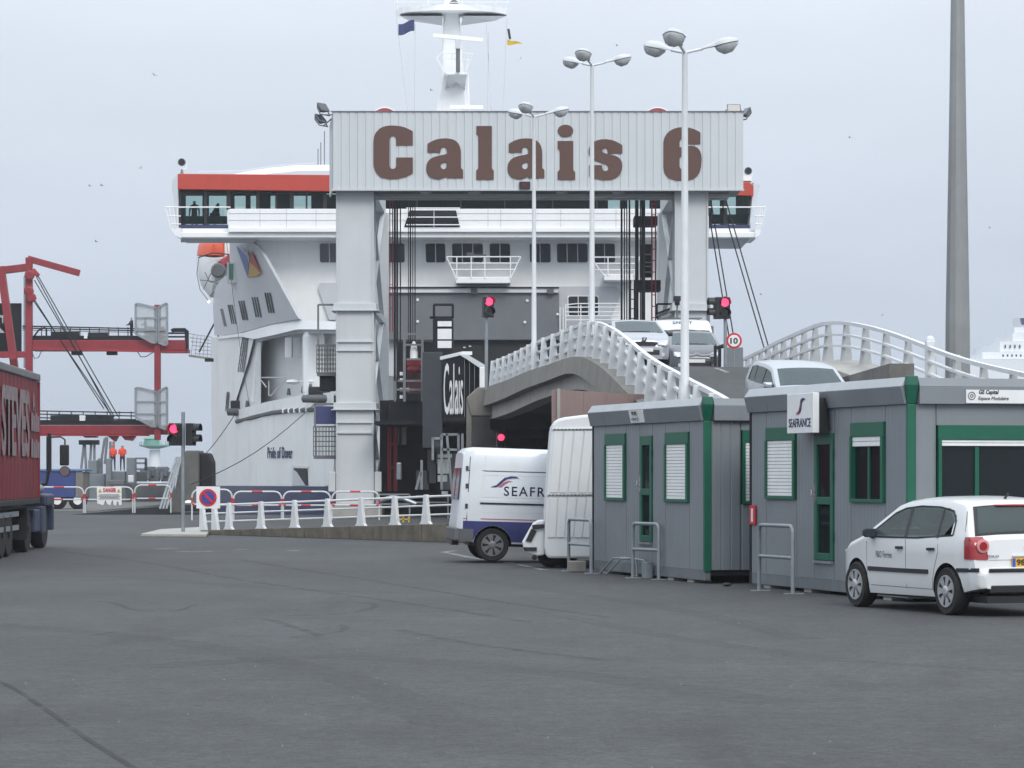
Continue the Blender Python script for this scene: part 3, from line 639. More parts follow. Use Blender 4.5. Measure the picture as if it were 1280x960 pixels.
c2, F2, E2, L2, ZW2, ud2, vd2 = cabin("site_cabin", "grey site cabin with blue-red ferry sign above its green door", C2F, C2N,
    [('sheet', .06, U2(958)), ('win', U2(958)+.02, U2(996)-.02, 1.38, 2.48, 1.0), ('sheet', U2(996), U2(1018)), ('door', U2(1018)+.02, U2(1043)-.02, .50, 2.36),
     ('sheet', U2(1043), U2(1064)), ('win', U2(1064)+.02, U2(1107)-.02, 1.36, 2.50, .16), ('sheet', U2(1107), math.hypot(C2N[0]-C2F[0], C2N[1]-C2F[1])-.06)],
    [('sheet', .11, .42), ('win', .44, 2.2, 1.20, 2.44, .09), ('sheet', 2.22, 2.44)], 3.09)
up = Vector((0,0,1))
# hanging ferry company sign over the door
u0, u1 = U2(1007), U2(1040)
sg = thing("company_sign", "white square sign with curved emblem above the cabin door", "sign", F2((u0+u1)/2, -.22, 2.45))
m = MB(); m.hexa([F2(u0,-.30,2.37),F2(u1,-.30,2.37),F2(u1,-.20,2.37),F2(u0,-.20,2.37)],[F2(u0,-.30,2.96),F2(u1,-.30,2.96),F2(u1,-.20,2.96),F2(u0,-.20,2.96)]); m.build("board", paper, sg, bevel=.008)
m = MB(); m.hexa([F2(u0+.1,-.2,2.40),F2(u1-.02,-.2,2.40),F2(u1-.02,-.02,2.40),F2(u0+.1,-.02,2.40)],[F2(u0+.1,-.2,2.88),F2(u1-.02,-.2,2.88),F2(u1-.02,-.1,2.88),F2(u0+.1,-.1,2.88)]); m.build("bracket", black_paint, sg)
sw = u1 - u0
lettering("lettering", "SEAFRANCE", ink_navy, sg, F2(u0+sw*.08, -.304, 2.46), ud2, up, sw*.84, .13, bold=.004)
def swoosh(parent, origin, xd, zd, sc, ma, mb, dep=.006):
    a = [(0,.02),(.22,.05),(.36,.16),(.50,.38),(.62,.50),(.80,.55),(1.0,.54),(.90,.62),(.72,.63),(.52,.55),(.38,.36),(.27,.20),(.14,.14)]
    b = [(-.18,-.12),(.05,-.13),(.25,-.08),(.42,.06),(.55,.24),(.66,.36),(.80,.38),(.66,.42),(.50,.34),(.36,.14),(.22,.0),(.05,-.05)]
    xd = Vector(xd)*sc; zd = Vector(zd)*sc
    lay("emblem", flat_mesh([a], dep), ma, parent, origin, xd, zd); lay("emblem", flat_mesh([b], dep), mb, parent, origin, xd, zd)
S1 = [(.25,.0),(.45,.03),(.58,.25),(.66,.75),(.80,.95),(1.0,1.0),(.95,1.12),(.70,1.15),(.52,1.0),(.44,.6),(.38,.3)]
S2 = [(.0,-.05),(.28,-.08),(.42,.05),(.52,.45),(.62,.85),(.50,.80),(.40,.5),(.30,.2),(.10,.12)]
lay("emblem", flat_mesh([S1], .006), ink_navy, sg, F2(u0+sw*.36, -.304, 2.66), ud2*sw*.34, up*.20)
lay("emblem", flat_mesh([S2], .006), logo_rose, sg, F2(u0+sw*.36, -.304, 2.66), ud2*sw*.34, up*.20)
# maker's plate on the end fascia
mp_ = thing("maker_plate", "long white maker's plate on the end fascia of the nearer cabin", "sign", E2(1.05, -.11, 2.72))
m = MB(); m.hexa([E2(.82,-.12,ZW2+.015),E2(2.1,-.12,ZW2+.015),E2(2.1,-.103,ZW2+.015),E2(.82,-.103,ZW2+.015)],[E2(.82,-.12,ZW2+.20),E2(2.1,-.12,ZW2+.20),E2(2.1,-.103,ZW2+.20),E2(.82,-.103,ZW2+.20)]); m.build("plate", paper, mp_)
lettering("lettering", "GE Capital", ink, mp_, E2(1.01,-.124,ZW2+.125), vd2, up, .30, .075, bold=.02, shear=.2)
lettering("lettering", "Espace Modulaire", ink, mp_, E2(1.00,-.124,ZW2+.045), vd2, up, .46, .062, shear=.2)
ringp = lambda r, n=20: [(r*math.cos(2*math.pi*k/n), r*math.sin(2*math.pi*k/n)) for k in range(n)]
lay("emblem", flat_mesh([ringp(.058), ringp(.045)], .004), steel_grey, mp_, E2(.90,-.124,ZW2+.115), vd2, up)
lay("emblem", flat_mesh([ringp(.026), ringp(.014)], .004), steel_grey, mp_, E2(.90,-.124,ZW2+.115), vd2, up)
# small plate on the other cabin's fascia
mq = thing("small_plate", "small white notice on the fascia above the closed cabin's door", "sign", F1(U1(803), -.15, 2.66))
m = MB(); a, b = U1(794), U1(811)
m.hexa([F1(a,-.078,ZW1+.02),F1(b,-.078,ZW1+.02),F1(b,-.06,ZW1+.02),F1(a,-.06,ZW1+.02)],[F1(a,-.128,ZW1+.235),F1(b,-.128,ZW1+.235),F1(b,-.11,ZW1+.235),F1(a,-.11,ZW1+.235)]); m.build("plate", paper, mq)
lettering("lettering", "TE", ink, mq, F1(a+.13,-.130,ZW1+.15), ud, up, .30, .06, bold=.02); lettering("lettering", "ESPACE", steel_grey, mq, F1(a+.13,-.112,ZW1+.06), ud, up, .36, .045)
# fire notice at the cabin corner
fx = thing("fire_notice", "small upright red and white notice at the cabin corner", "sign", F2(.10, -.03, 1.1))
m = MB(); m.hexa([F2(.07,-.04,.98),F2(.30,-.04,.98),F2(.30,-.02,.98),F2(.07,-.02,.98)],[F2(.07,-.04,1.28),F2(.30,-.04,1.28),F2(.30,-.02,1.28),F2(.07,-.02,1.28)]); m.build("board", sign_red, fx)
m = MB(); m.hexa([F2(.15,-.046,1.02),F2(.22,-.046,1.02),F2(.22,-.041,1.02),F2(.15,-.041,1.02)],[F2(.15,-.046,1.23),F2(.22,-.046,1.23),F2(.22,-.041,1.23),F2(.15,-.041,1.23)]); m.build("white_bar", paper, fx)
# folding step below the closed cabin's door
a = U1(792); st = thing("metal_step", "small grey tubular step frame on the asphalt below the closed cabin's door", "step", F1(a, -.3, 0))
m = MB()
for u in (a-.5, a-.1): m.tube([F1(u-.35,-.35,.02), F1(u,-.2,.30), F1(u+.4,-.12,.32), F1(u+1.0,-.12,.30), F1(u+1.05,-.12,.02)], .018, 6)
m.build("frame", hoop_grey, st, smooth=40)
m = MB(); m.hexa([F1(a+.95,-.18,.0),F1(a+1.15,-.18,.0),F1(a+1.15,-.05,.0),F1(a+.95,-.05,.0)],[F1(a+.95,-.18,.28),F1(a+1.15,-.18,.28),F1(a+1.15,-.05,.28),F1(a+.95,-.05,.28)]); m.build("box", hoop_grey, st, bevel=.01)
# tubular hoops
def hoop(px0, py0, px1, py1, hgt, label):
    a, b = Vector((*gp(px0,py0),0)), Vector((*gp(px1,py1),0)); d = (b-a).normalized(); l = (b-a).length
    t = thing("hoop_barrier", label, "barrier", (a+b)/2, "grey tubular hoops before the cabins")
    def q(u, z): return a + d*u + Vector((0,0,z))
    rr = .09; pts = [q(0,.0), q(0,hgt-rr)] + [q(rr-rr*math.cos(k), hgt-rr+rr*math.sin(k)) for k in (R(30),R(60),R(90))] + [q(l-rr+rr*math.sin(k), hgt-rr+rr*math.cos(k)) for k in (0,R(30),R(60),R(90))] + [q(l,.0)]
    m = MB(); m.tube(pts, .031, 10); m.build("hoop", hoop_grey, t, smooth=40)
    m = MB(); m.tube([q(0,hgt*.53), q(l,hgt*.53)], .028, 10); m.build("crossbar", hoop_grey, t, smooth=40)
    for u in (0, l):
        m = MB(); m.box(q(u,0).x-.13, q(u,0).x+.16, q(u,0).y-.08, q(u,0).y+.08, .0, .012); m.build("foot_plate", galv, t)
hoop(711, 714, 739, 717, .95, "tubular hoop barrier in front of the white trailer")
hoop(791, 722.5, 823.5, 724.5, .93, "tubular hoop barrier before the closed cabin's door")
hoop(949, 738.5, 991, 742.5, 1.0, "tubular hoop barrier beside the red fire notice")
# loose bits
for (px, py, s, mt, lb) in ((645/1280*220+930-199+0, 734, .05, ink, "small dark scrap of rubbish near the gap between cabins"),):
    x, y = gp(909, 733); m = MB(); m.ball((x,y,.03), .05, 8, sz=.7, sx=1.5); tag(m.build("litter", mt, loc=(x,y,0)), lb, "litter")
x, y = gp(722, 716); m = MB(); m.box(x-.16,x+.16,y+.3,y+.6,0,.2); tag(m.build("stone_block", conc, loc=(x,y+.45,0), bevel=.02), "brown stone block under the white trailer", "block")
# ------------------------------------------------------------------ portal gantry with the big name board
GY = 121.0
gan = thing("portal_gantry", "tall pale steel portal carrying the big berth name board", "gantry", (PX(660,GY), GY, 0))
zsb, zst = PZ(238, GY), PZ(142, GY)                       # board underside, top
xs0, xs1 = PX(413, GY), PX(928, GY)
def leg_front(x0, x1, y, back):
    m = MB(); m.box(x0, x1, y, y+.06, 0, zsb)                                    # front plate
    return m.build("leg_plate", gantry_white if not back else steel_grey, gan, bevel=.01)
LX = [(PX(420,GY), PX(467.5,GY)), (PX(843,GY), PX(885.5,GY))]
for (x0, x1) in LX:
    leg_front(x0, x1, GY, False)
    m = MB(); m.box(x0+.10, x0+.14, GY+.06, GY+1.5, 0, zsb); m.build("leg_web", gantry_white, gan)
    m = MB(); m.box(x1-.14, x1-.10, GY+.06, GY+1.5, 0, zsb); m.build("leg_web", gantry_white, gan)
    leg_front(x0, x1, GY+1.5, False)
    MB().box(x0+.1, x1-.1, GY+3.45, GY+13.5, zsb+.2, zsb+1.2).build("head_side_beam", gantry_white, gan)
    m = MB(); m.box(x0-.05, x1+.05, GY+12.2, GY+13.5, 0, zsb+.19); m.build("rear_leg", gantry_white, gan, bevel=.03)
    zz = [PZ(q, GY) for q in (238, 381, 505, 640)]
    for k in range(3):                                    # diagonal braces from front to rear leg, both sides
        for xx in (x0+.2, x1-.2):
            for a, b in ((zz[k], zz[k+1]), (zz[k+1], zz[k])):
                m = MB(); m.beam((xx, GY+1.55, a), (xx, GY+12.2, max(b,.1)), .16, .2, up=(1,0,0)); m.build("brace", gantry_white, gan)
    for q in (381, 505):
        for xx in (x0+.2, x1-.2): MB().box(xx-.12, xx+.12, GY+1.55, GY+12.2, PZ(q,GY)-.15, PZ(q,GY)+.15).build("strut", gantry_white, gan)
        z = PZ(q, GY)                                     # wide flange collar, flared
        m = MB(); m.hexa([(x0-.1,GY-.12,z-.22),(x1+.1,GY-.12,z-.22),(x1+.1,GY+1.6,z-.22),(x0-.1,GY+1.6,z-.22)],[(x0-.1,GY-.12,z+.06),(x1+.1,GY-.12,z+.06),(x1+.1,GY+1.6,z+.06),(x0-.1,GY+1.6,z+.06)])
        m.box(x0-.2, x1+.22, GY-.2, GY+1.7, z-.26, z-.222); m.build("collar", gantry_white, gan, bevel=.012)
        for q2 in (46, 57) if q == 381 else (23, 36):
            z2 = PZ(q+q2, GY); MB().box(x0-.002, x1+.002, GY-.09, GY-.002, z2-.03, z2+.03).build("stiffener", gantry_white, gan)
    for xx in (x0+.02, x1-.07): MB().box(xx, xx+.05, GY-.07, GY-.003, .3, zsb-.02).build("edge_flange", gantry_white, gan)
    MB().box(x0-.35, x1+.35, GY-.5, GY+2.2, 0, .55).build("foot", conc_pale, gan, bevel=.03)
    z = PZ(600, GY)
    for xx in (x0-.32, x1+.02): MB().box(xx, xx+.3, GY-.05, GY+.3, z-.5, z+.35).build("bump_stop", gantry_white, gan, bevel=.03)
# head: board box of ribbed cladding
MB().box(xs0+.2, xs1-.02, GY-.5, GY+3.4, zsb+.05, zst-.02).build("head_box", steel_grey, gan)
n = 50; st = (xs1 - xs0 - .14) / n
pm = MB()
prof = [(0,0),(st*.06,-.016),(st*.68,-.016),(st*.72,0),(st-.006,0),(st-.006,.05),(0,.05)]
pm.prism([(a, b, 0) for a, b in prof], (0,0,zst-zsb))
src = pm.build("cladding_panel", clad, gan); src.location = Vector((xs0+.14, GY-.56, zsb))
for i in range(1, n): inst(src, gan, Vector((xs0+.14+i*st, GY-.56, zsb)))
m = MB(); m.hexa([(xs0-.06,GY+.3,zsb-.25),(xs0+.12,GY-.54,zsb-.02),(xs0+.14,GY-.50,zsb-.02),(xs0,GY+.4,zsb-.25)],[(xs0-.06,GY+.3,zst-.5),(xs0+.12,GY-.54,zst),(xs0+.14,GY-.50,zst),(xs0,GY+.4,zst-.5)]); m.build("corner_cladding", clad, gan)
MB().box(xs0+.05, xs1+.03, GY-.62, GY-.47, zst+.003, zst+.035).build("top_trim", steel_grey, gan)
MB().box(xs0+.05, xs1+.03, GY-.62, GY-.47, zsb-.07, zsb-.003).build("bottom_trim", gantry_white, gan)
for y0 in (GY+1.75, GY+2.75):                      # beams under the head
    MB().box(xs0+.6, xs1-.4, y0, y0+.35, zsb-.12, zsb+.04).build("under_beam", gantry_white, gan, bevel=.02)
for px in (530, 590, 700, 770): MB().beam(P(px,241,GY+.2), P(px+16,241,GY+3.2)+Vector((0,0,.12)), .3, .12).build("under_brace", gantry_white, gan)
# the name, brown film shapes proud of the cladding
def Z1(p): return (450 + p[0]*.1875, 140 + p[1]*.1875)
def Z2(p): return (680 + p[0]*.203125, 140 + p[1]*.203125)
gl_C = [(352,128),(325,114),(300,103),(275,96),(250,92),(215,90),(190,91),(168,95),(145,103),(127,114),(112,130),(100,148),(93,170),(90,200),(90,340),(93,368),(101,392),(114,413),(132,429),(152,439),(180,445),(212,447),(240,446),(275,440),(315,427),(352,410),(352,303),(242,303),(242,352),(240,364),(235,373),(227,378),(219,380),(210,378),(202,372),(198,363),(197,352),(197,188),(199,174),(205,165),(213,161),(221,160),(231,163),(238,171),(242,184),(242,222),(352,222)]
gl_a = [(450,212),(470,200),(490,190),(510,183),(530,178),(570,175),(600,178),(622,184),(641,194),(656,210),(666,231),(672,258),(673,280),(673,365),(675,374),(680,381),(687,385),(687,441),(585,441),(575,430),(564,438),(545,445),(520,448),(500,447),(480,441),(463,431),(452,418),(444,400),(441,375),(444,350),(452,332),(463,318),(480,306),(500,298),(530,290),(560,285),(580,278),(580,258),(577,246),(570,238),(560,234),(550,236),(542,243),(538,252),(536,270),(450,270)]
gl_ah = [(578,336),(578,360),(575,370),(569,378),(560,382),(550,380),(543,374),(538,365),(537,356),(541,348),(550,342),(562,338)]
gl_l = [(776,93),(879,93),(879,368),(881,379),(886,386),(892,390),(892,451),(775,451),(775,390),(782,384),(788,375),(790,363),(790,165),(788,157),(783,152),(776,150)]
gl_i = [(84,178),(180,178),(180,350),(182,360),(187,366),(192,368),(192,417),(84,417),(84,368),(91,362),(96,353),(97,345),(97,248),(95,238),(90,230),(84,227)]
gl_d = [(132+48*math.cos(k*math.pi/14), 116+38*math.sin(k*math.pi/14)) for k in range(28)]
gl_s = [(482,205),(466,194),(450,185),(420,173),(385,167),(355,168),(330,173),(308,182),(292,195),(281,212),(275,232),(275,252),(280,268),(292,284),(312,297),(340,309),(368,317),(385,325),(393,335),(396,346),(393,356),(386,362),(376,364),(367,361),(361,352),(358,340),(357,327),(278,327),(278,395),(310,408),(345,416),(380,419),(410,416),(435,409),(455,397),(469,381),(478,360),(482,335),(480,312),(472,293),(458,279),(438,269),(405,261),(378,255),(364,249),(359,240),(360,230),(367,224),(376,222),(385,225),(390,233),(392,244),(392,255),(482,255)]
gl_6 = [(962,126),(945,115),(925,106),(895,97),(860,93),(830,95),(805,101),(785,110),(767,122),(752,138),(741,158),(735,185),(735,340),(739,366),(749,388),(765,403),(785,413),(815,420),(860,422),(895,419),(922,409),(942,395),(957,373),(966,340),(970,290),(967,260),(959,238),(946,221),(928,211),(905,207),(880,210),(868,217),(834,217),(834,188),(837,176),(844,168),(852,165),(860,168),(866,176),(868,188),(868,198),(962,198)]
gl_6h = [(834,290),(837,281),(844,276),(852,275),(860,278),(866,285),(868,295),(868,330),(866,342),(860,349),(852,352),(844,350),(837,344),(834,335)]
def glyph(name, loops):
    Yg = GY - .60
    pts = [[((px-640)*Yg/FPX, EYE+(HOR-py)*Yg/FPX) for px, py in lp] for lp in loops]
    o = lay(name, flat_mesh(pts, .03), brown, gan, (0, Yg-.002, 0), (1,0,0), (0,0,1)); return o
glyph("letter", [[Z1(p) for p in gl_C]])
for dx in (0, 542): glyph("letter", [[Z1((p[0]+dx, p[1])) for p in gl_a], [Z1((p[0]+dx, p[1])) for p in gl_ah]])
glyph("letter", [[Z1(p) for p in gl_l]]); glyph("letter", [[Z2(p) for p in gl_i], [Z2(p) for p in gl_d]])
glyph("letter", [[Z2(p) for p in gl_s]]); glyph("letter", [[Z2(p) for p in gl_6], [Z2(p) for p in gl_6h]])
# little red indicator at the board's lower edge
id_ = thing("indicator_lamp", "small dark indicator box with red cross below the second letter a", "lamp", P(656,232,GY-.6))
a = P(656,232,GY-.62); MB().box(a.x-.22, a.x+.22, a.y-.1, a.y+.05, a.z-.14, a.z+.16).build("case", black_paint, id_)
for s in (1,-1): MB().beam(a+Vector((-.09,-.11,-.09*s)), a+Vector((.09,-.11,.09*s)), .03, .01, up=(0,1,0)).build("cross_bar", tail_red, id_)
# floodlights on the board corners
def floodlight(px, py, Y, yaw, tilt, label, sz=.55):
    c = P(px, py, Y); t = thing("floodlight", label, "floodlight", c, "floodlights on the gantry corners")
    rot = Matrix.Rotation(R(yaw), 4, 'Z') @ Matrix.Rotation(R(tilt), 4, 'X')
    def q(x, y, z): return c + rot @ Vector((x*sz, y*sz, z*sz))
    m = MB(); m.hexa([q(-.55,-.15,-.4),q(.55,-.15,-.4),q(.55,-.15,.4),q(-.55,-.15,.4)],[q(-.25,.3,-.2),q(.25,.3,-.2),q(.25,.3,.2),q(-.25,.3,.2)]); m.build("housing", steel_grey, t, bevel=.02)
    m = MB(); m.hexa([q(-.46,-.17,-.32),q(.46,-.17,-.32),q(.46,-.17,.32),q(-.46,-.17,.32)],[q(-.46,-.152,-.32),q(.46,-.152,-.32),q(.46,-.152,.32),q(-.46,-.152,.32)]); m.build("lens", win_dark, t)
    m = MB(); m.tube([q(-.58,.05,0), q(-.58,.1,-.6), q(.58,.1,-.6), q(.58,.05,0)], .03, 6); m.tube([q(0,.1,-.6), Vector((min(max(c.x, xs0+.3), xs1-.2), max(c.y, GY-.4), zst-.03))], .03, 6); m.build("bracket", steel_grey, t)
floodlight(403, 135, GY, 55, -35, "upper floodlight at the gantry's far-left top corner"); floodlight(400, 149, GY-.2, 60, -40, "lower floodlight at the gantry's far-left top corner")
floodlight(917, 137, GY, 5, -12, "floodlight facing forward above the sign's right end"); floodlight(933, 141, GY, -70, -35, "floodlight turned outward beyond the sign's right end")

# ------------------------------------------------------------------ hoist ropes, hoist ladders, cross braces between the legs
hr = thing("hoist_ropes", "black hoist ropes hanging beside the portal's left leg", "rope", P(505,430,GY+5))
for px, r, yb in ((493.5,.055,612),(496.5,.045,612),(500.5,.03,450),(510.5,.02,432),(513,.035,432),(516,.02,432),(518.8,.025,432)):
    a, b = P(px,236,GY+5), P(px,yb,GY+5); MB().tube([a,b], r, 6).build("rope", cable_black, hr)
hr = thing("hoist_ropes", "black hoist ropes and rails hanging beside the portal's right leg", "rope", P(785,395,GY+5))
for px, r, yb in ((777,.05,470),(780.5,.03,470),(783.5,.03,470),(786.8,.045,470),(796,.09,470),(800.5,.03,470),(804,.10,470)):
    a, b = P(px,236,GY+5), P(px,yb,GY+5); MB().tube([a,b], r, 6).build("rope", cable_black, hr)
def ladder(label, px0, px1, y0, y1, Y, mat, rung=.3, r=.025, solid=False):
    t = thing("ladder", label, "ladder", P((px0+px1)/2, y1, Y))
    a0, a1, b0, b1 = P(px0,y0,Y), P(px0,y1,Y), P(px1,y0,Y), P(px1,y1,Y)
    for a, b in ((a0,a1),(b0,b1)): MB().beam(a, b, r*2.4 if solid else r*2, r*2, up=(0,1,0)).build("rail", mat, t)
    n = int((a0.z-a1.z)/rung); m = MB()
    for i in range(1, n): m.beam(a0.lerp(a1, i/n), b0.lerp(b1, i/n), r*1.3, r*1.3)
    tag(m.build("rungs", mat, t), kind='stuff')
ladder("thin red ladder hanging by the ropes at the left leg", 487.3, 490.8, 238, 415, GY+4, port_red, .9, .022)
ladder("heavy red ladder at the foot of the left leg", 486.5, 494.5, 526, 614, GY+4, red_band, .85, .07, True)
ladder("red lattice ladder beside the right leg", 814.8, 819.5, 240, 440, GY+6, port_red, .5, .03)
ladder("black ladder among the ropes at the right leg", 788, 793, 350, 470, GY+6, steel_dark, .42, .03)
# landings at the right leg
ld = thing("leg_landing", "dark landing platforms behind the ropes at the right leg", "platform", P(805,300,GY+8))
for y0, y1, x0, x1 in ((270,281,793,822),(350,363,795,826)):
    a, b = P(x0,y1,GY+8), P(x1,y0,GY+8); MB().box(a.x, b.x, GY+8, GY+9.5, a.z, b.z).build("platform", steel_dark, ld)
a, b = P(802,345,GY+8.5), P(816,305,GY+8.5); MB().box(a.x, b.x, GY+8.6, GY+9.6, a.z, b.z).build("cabinet", steel_dark, ld)
for yy in (318, 328, 333, 340): MB().beam(P(802,yy,GY+8.4), P(816,yy,GY+8.4), .05).build("rail", steel_grey, ld)
st_ = thing("leg_stair", "dark open stair and railing at the foot of the right leg", "stair", P(835,398,GY+3))
for a, b in (((821,380),(844,380)),((821,380),(821,398)),((844,380),(844,398)),((821,392),(843,384)),((821,398),(846,398))): MB().beam(P(*a,GY+3), P(*b,GY+3), .08).build("rail", steel_dark, st_)
for k in range(6): a = P(823+k*3.6, 395-k*1.6, GY+3); MB().box(a.x-.1, a.x+.12, GY+2.6, GY+3.4, a.z-.03, a.z+.03).build("tread", steel_grey, st_)
a = P(846.5,374,GY-1); cm = thing("camera_pole", "slim pole with a dark camera head beside the right leg", "camera", (a.x, a.y, rz(112)))
MB().tube([(a.x,a.y,rz(112)),(a.x,a.y,a.z-.1)], .04, 8).build("pole", steel_grey, cm); MB().box(a.x-.15,a.x+.15,a.y-.3,a.y+.2,a.z-.08,a.z+.12).build("camera_head", black_paint, cm, bevel=.02); MB().box(a.x-.1,a.x+.1,a.y-.12,a.y+.12,a.z-.25,a.z-.1).build("bracket", black_paint, cm)
# stay ropes to the ground on the right
for i, (xa, ya, xb, yb) in enumerate(((887.5,284,912,440),(892.5,284,918,440),(906,284,957,440),(912,284,963,440))):
    o = MB().tube([P(xa-3.5,ya-30,GY+3), P(xb+6,yb+22,GY+1)], .03, 6).build("stay_rope", cable_black, loc=P(xa,ya,GY+3))
    tag(o, "%s of the four black stay ropes slanting down beside the right leg" % ("first", "second", "third", "last")[i] , "rope", "stay ropes beside the right leg")
# access cages on the left leg
for (x0, x1, y0, y1, lb, wn_) in ((396,424,431,466,"upper grey mesh cage on the left leg's side",False),(392,424,533,570,"lower grey mesh cage on the left leg's side",True)):
    Y = GY+1.0; t = thing("access_cage", lb, "cage", P((x0+x1)/2, y1, Y))
    a, b = P(x0,y1,Y), P(x1,y0,Y); d = 1.3
    MB().box(a.x, b.x, Y, Y+d, a.z-.12, a.z).build("cage_floor", steel_grey, t)
    m = MB()
    for yy in (Y, Y+d):
        for xx in [lerp(a.x, b.x, k/8) for k in range(9)]: m.beam((xx,yy,a.z), (xx,yy,b.z), .05 if xx in (a.x,b.x) else .028)
        for zz in [lerp(a.z, b.z, k/6) for k in range(7)]: m.beam((a.x,yy,zz), (b.x,yy,zz), .05 if zz in (a.z,b.z) else .028)
    for k in range(7):
        zz = lerp(a.z, b.z, k/6); m.beam((a.x,Y,zz), (a.x,Y+d,zz), .03)
    tag(m.build("mesh_sides", steel_grey, t), kind='stuff')
    for xx in (a.x+.05, a.x+1.0): MB().beam((xx,Y+.1,b.z), (xx,Y+.1,b.z+(1.7 if not wn_ else .95)), .08).build("post", steel_grey, t)
    z2 = b.z + (1.7 if not wn_ else .95); MB().beam((a.x+.05,Y+.1,z2), (a.x+1.0,Y+.1,z2), .08).build("top_bar", steel_grey, t)
    if wn_: MB().box(a.x+.05, a.x+1.1, Y+.1, Y+.14, b.z+.1, b.z+.85).build("notice_board", flag_blue, t)
    else: MB().box(a.x+.1, b.x-.2, Y+.2, Y+1.1, a.z-.75, a.z-.13).build("winch_box", steel_dark, t, bevel=.04)
    for k in (0, 1): MB().beam((b.x, Y+d*k, a.z-.06), (b.x+.5, Y+d*k, a.z-.06), .1).build("bracket", steel_grey, t)

# ------------------------------------------------------------------ linkspan (the moving bridge between viaduct and ship)
LY = 117.0
ls = thing("linkspan", "dark slate two-deck boarding bridge between the portal and the viaduct", "boarding bridge", P(530,600,LY))
def pb(name, x0, x1, y0, y1, Y, d, mat, bev=0): a, b = P(x0,y1,Y), P(x1,y0,Y); return MB().box(a.x, b.x, Y, Y+d, a.z, b.z).build(name, mat, ls, bevel=bev)
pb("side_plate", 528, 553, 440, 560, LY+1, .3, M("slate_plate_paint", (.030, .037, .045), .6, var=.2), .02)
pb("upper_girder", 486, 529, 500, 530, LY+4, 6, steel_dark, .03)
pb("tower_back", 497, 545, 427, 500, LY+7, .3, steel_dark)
# upper deck side panel with the berth name, running back towards the ship
a0, a1 = P(581,443.5,LY+.2), P(553,450,LY+.9); b0, b1 = P(581,521,LY+.2), P(553,523,LY+.9)
m = MB(); n_ = Vector((.02,.12,0)); m.hexa([a0,a1,b1,b0],[a0+n_,a1+n_,b1+n_,b0+n_]); m.build("name_panel", steel_dark, ls)
xd = (a0 - a1); lx_ = Vector((xd.x, xd.y, 0)).normalized()
lettering("lettering", "Calais", paper, ls, b1 + Vector((0,0,.15)) + lx_*.08 - n_*.3, lx_, up, (Vector((xd.x,xd.y,0)).length)-.16, 2.1, bold=.0, depth=.02)
m = MB(); m.hexa([a1+Vector((-.1,0,0)),a0+Vector((-.1,0,0)),a0+Vector((.3,0,0)),a1+Vector((.3,0,0))],[p+Vector((0,0,.14)) for p in (a1+Vector((-.1,0,0)),a0+Vector((-.1,0,0)),a0+Vector((.3,0,0)),a1+Vector((.3,0,0)))]); m.build("coping", paper, ls)
m = MB(); m.prism([P(573,442.8,LY), P(584,443,LY), P(606,456,LY), P(606,462,LY), P(600,460,LY), P(582,448,LY)], (0,.4,0)); m.build("coping", gantry_white, ls)
for k in range(3): pb("rib_panel", 581+k*6.4, 586.6+k*6.4, 448+k*4, 522, LY+.3, .15, steel_dark); 
for k in range(4): pb("rib", 580.3+k*6.2, 581+k*6.2, 446+k*3.6, 521, LY+.1, .12, steel_grey)
pb("end_panel", 599.5, 607, 459, 490, LY-.3, .2, paper, .02)
# control cab
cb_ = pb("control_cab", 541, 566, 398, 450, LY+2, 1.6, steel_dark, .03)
for y0, y1 in ((401.5,408),(411,424),(426,435)):
    a, b = P(547,y1,LY+1.97), P(564.5,y0,LY+1.97); MB().box(a.x, b.x, LY+1.965, LY+1.995, a.z, b.z).build("cab_window", paper, cb_)
for a, b in (((542.5,381),(542.5,398)),((566,381),(566,398)),((542,381),(566.5,381)),((537,397),(566,397))): MB().beam(P(*a,LY+2.1), P(*b,LY+2.1), .10).build("roof_rail", steel_dark, cb_)
# winch machinery: frame, red drum, insulator-like white block
for x in (505.5, 528): MB().beam(P(x,417,LY+2.5), P(x,502,LY+2.5), .11, up=(0,1,0)).build("frame_post", steel_grey, ls)
for y, xa, xb in ((417.5,503,534),(431,505,528),(449,508,528),(476,497,528),(487,493,528)): MB().beam(P(xa,y,LY+2.5), P(xb,y,LY+2.5), .08).build("frame_rail", steel_grey, ls)
MB().beam(P(493.5,476,LY+2.5), P(493.5,502,LY+2.5), .07, up=(0,1,0)).build("frame_post", steel_grey, ls)
m = MB(); m.lathe([(.04,-.27),(.10,-.24),(.15,-.08),(.15,.08),(.10,.24),(.04,.27)], P(517.5,461.5,LY+3), 'x', 14); m.build("winch_drum", port_red, ls, smooth=40)
pb("winch_frame", 508.5, 526, 450, 457, LY+3.2, .6, dark_red); pb("winch_bed", 509, 526, 466, 492, LY+3.4, .6, interior)
m = MB(); c = P(517.5,438,LY+2.8); m.lathe([(.22,-.40),(.16,-.3),(.17,-.1),(.12,.2),(.05,.38)], c, 'z', 10); m.build("rope_socket", paper, ls, smooth=40)
for px, py in ((503,467),(503,475),(503,487),(503,496),(508,487)): c = P(px,py,LY+2.6); MB().box(c.x-.11,c.x+.11,c.y,c.y+.2,c.z-.07,c.z+.07).build("fitting", paper, ls)
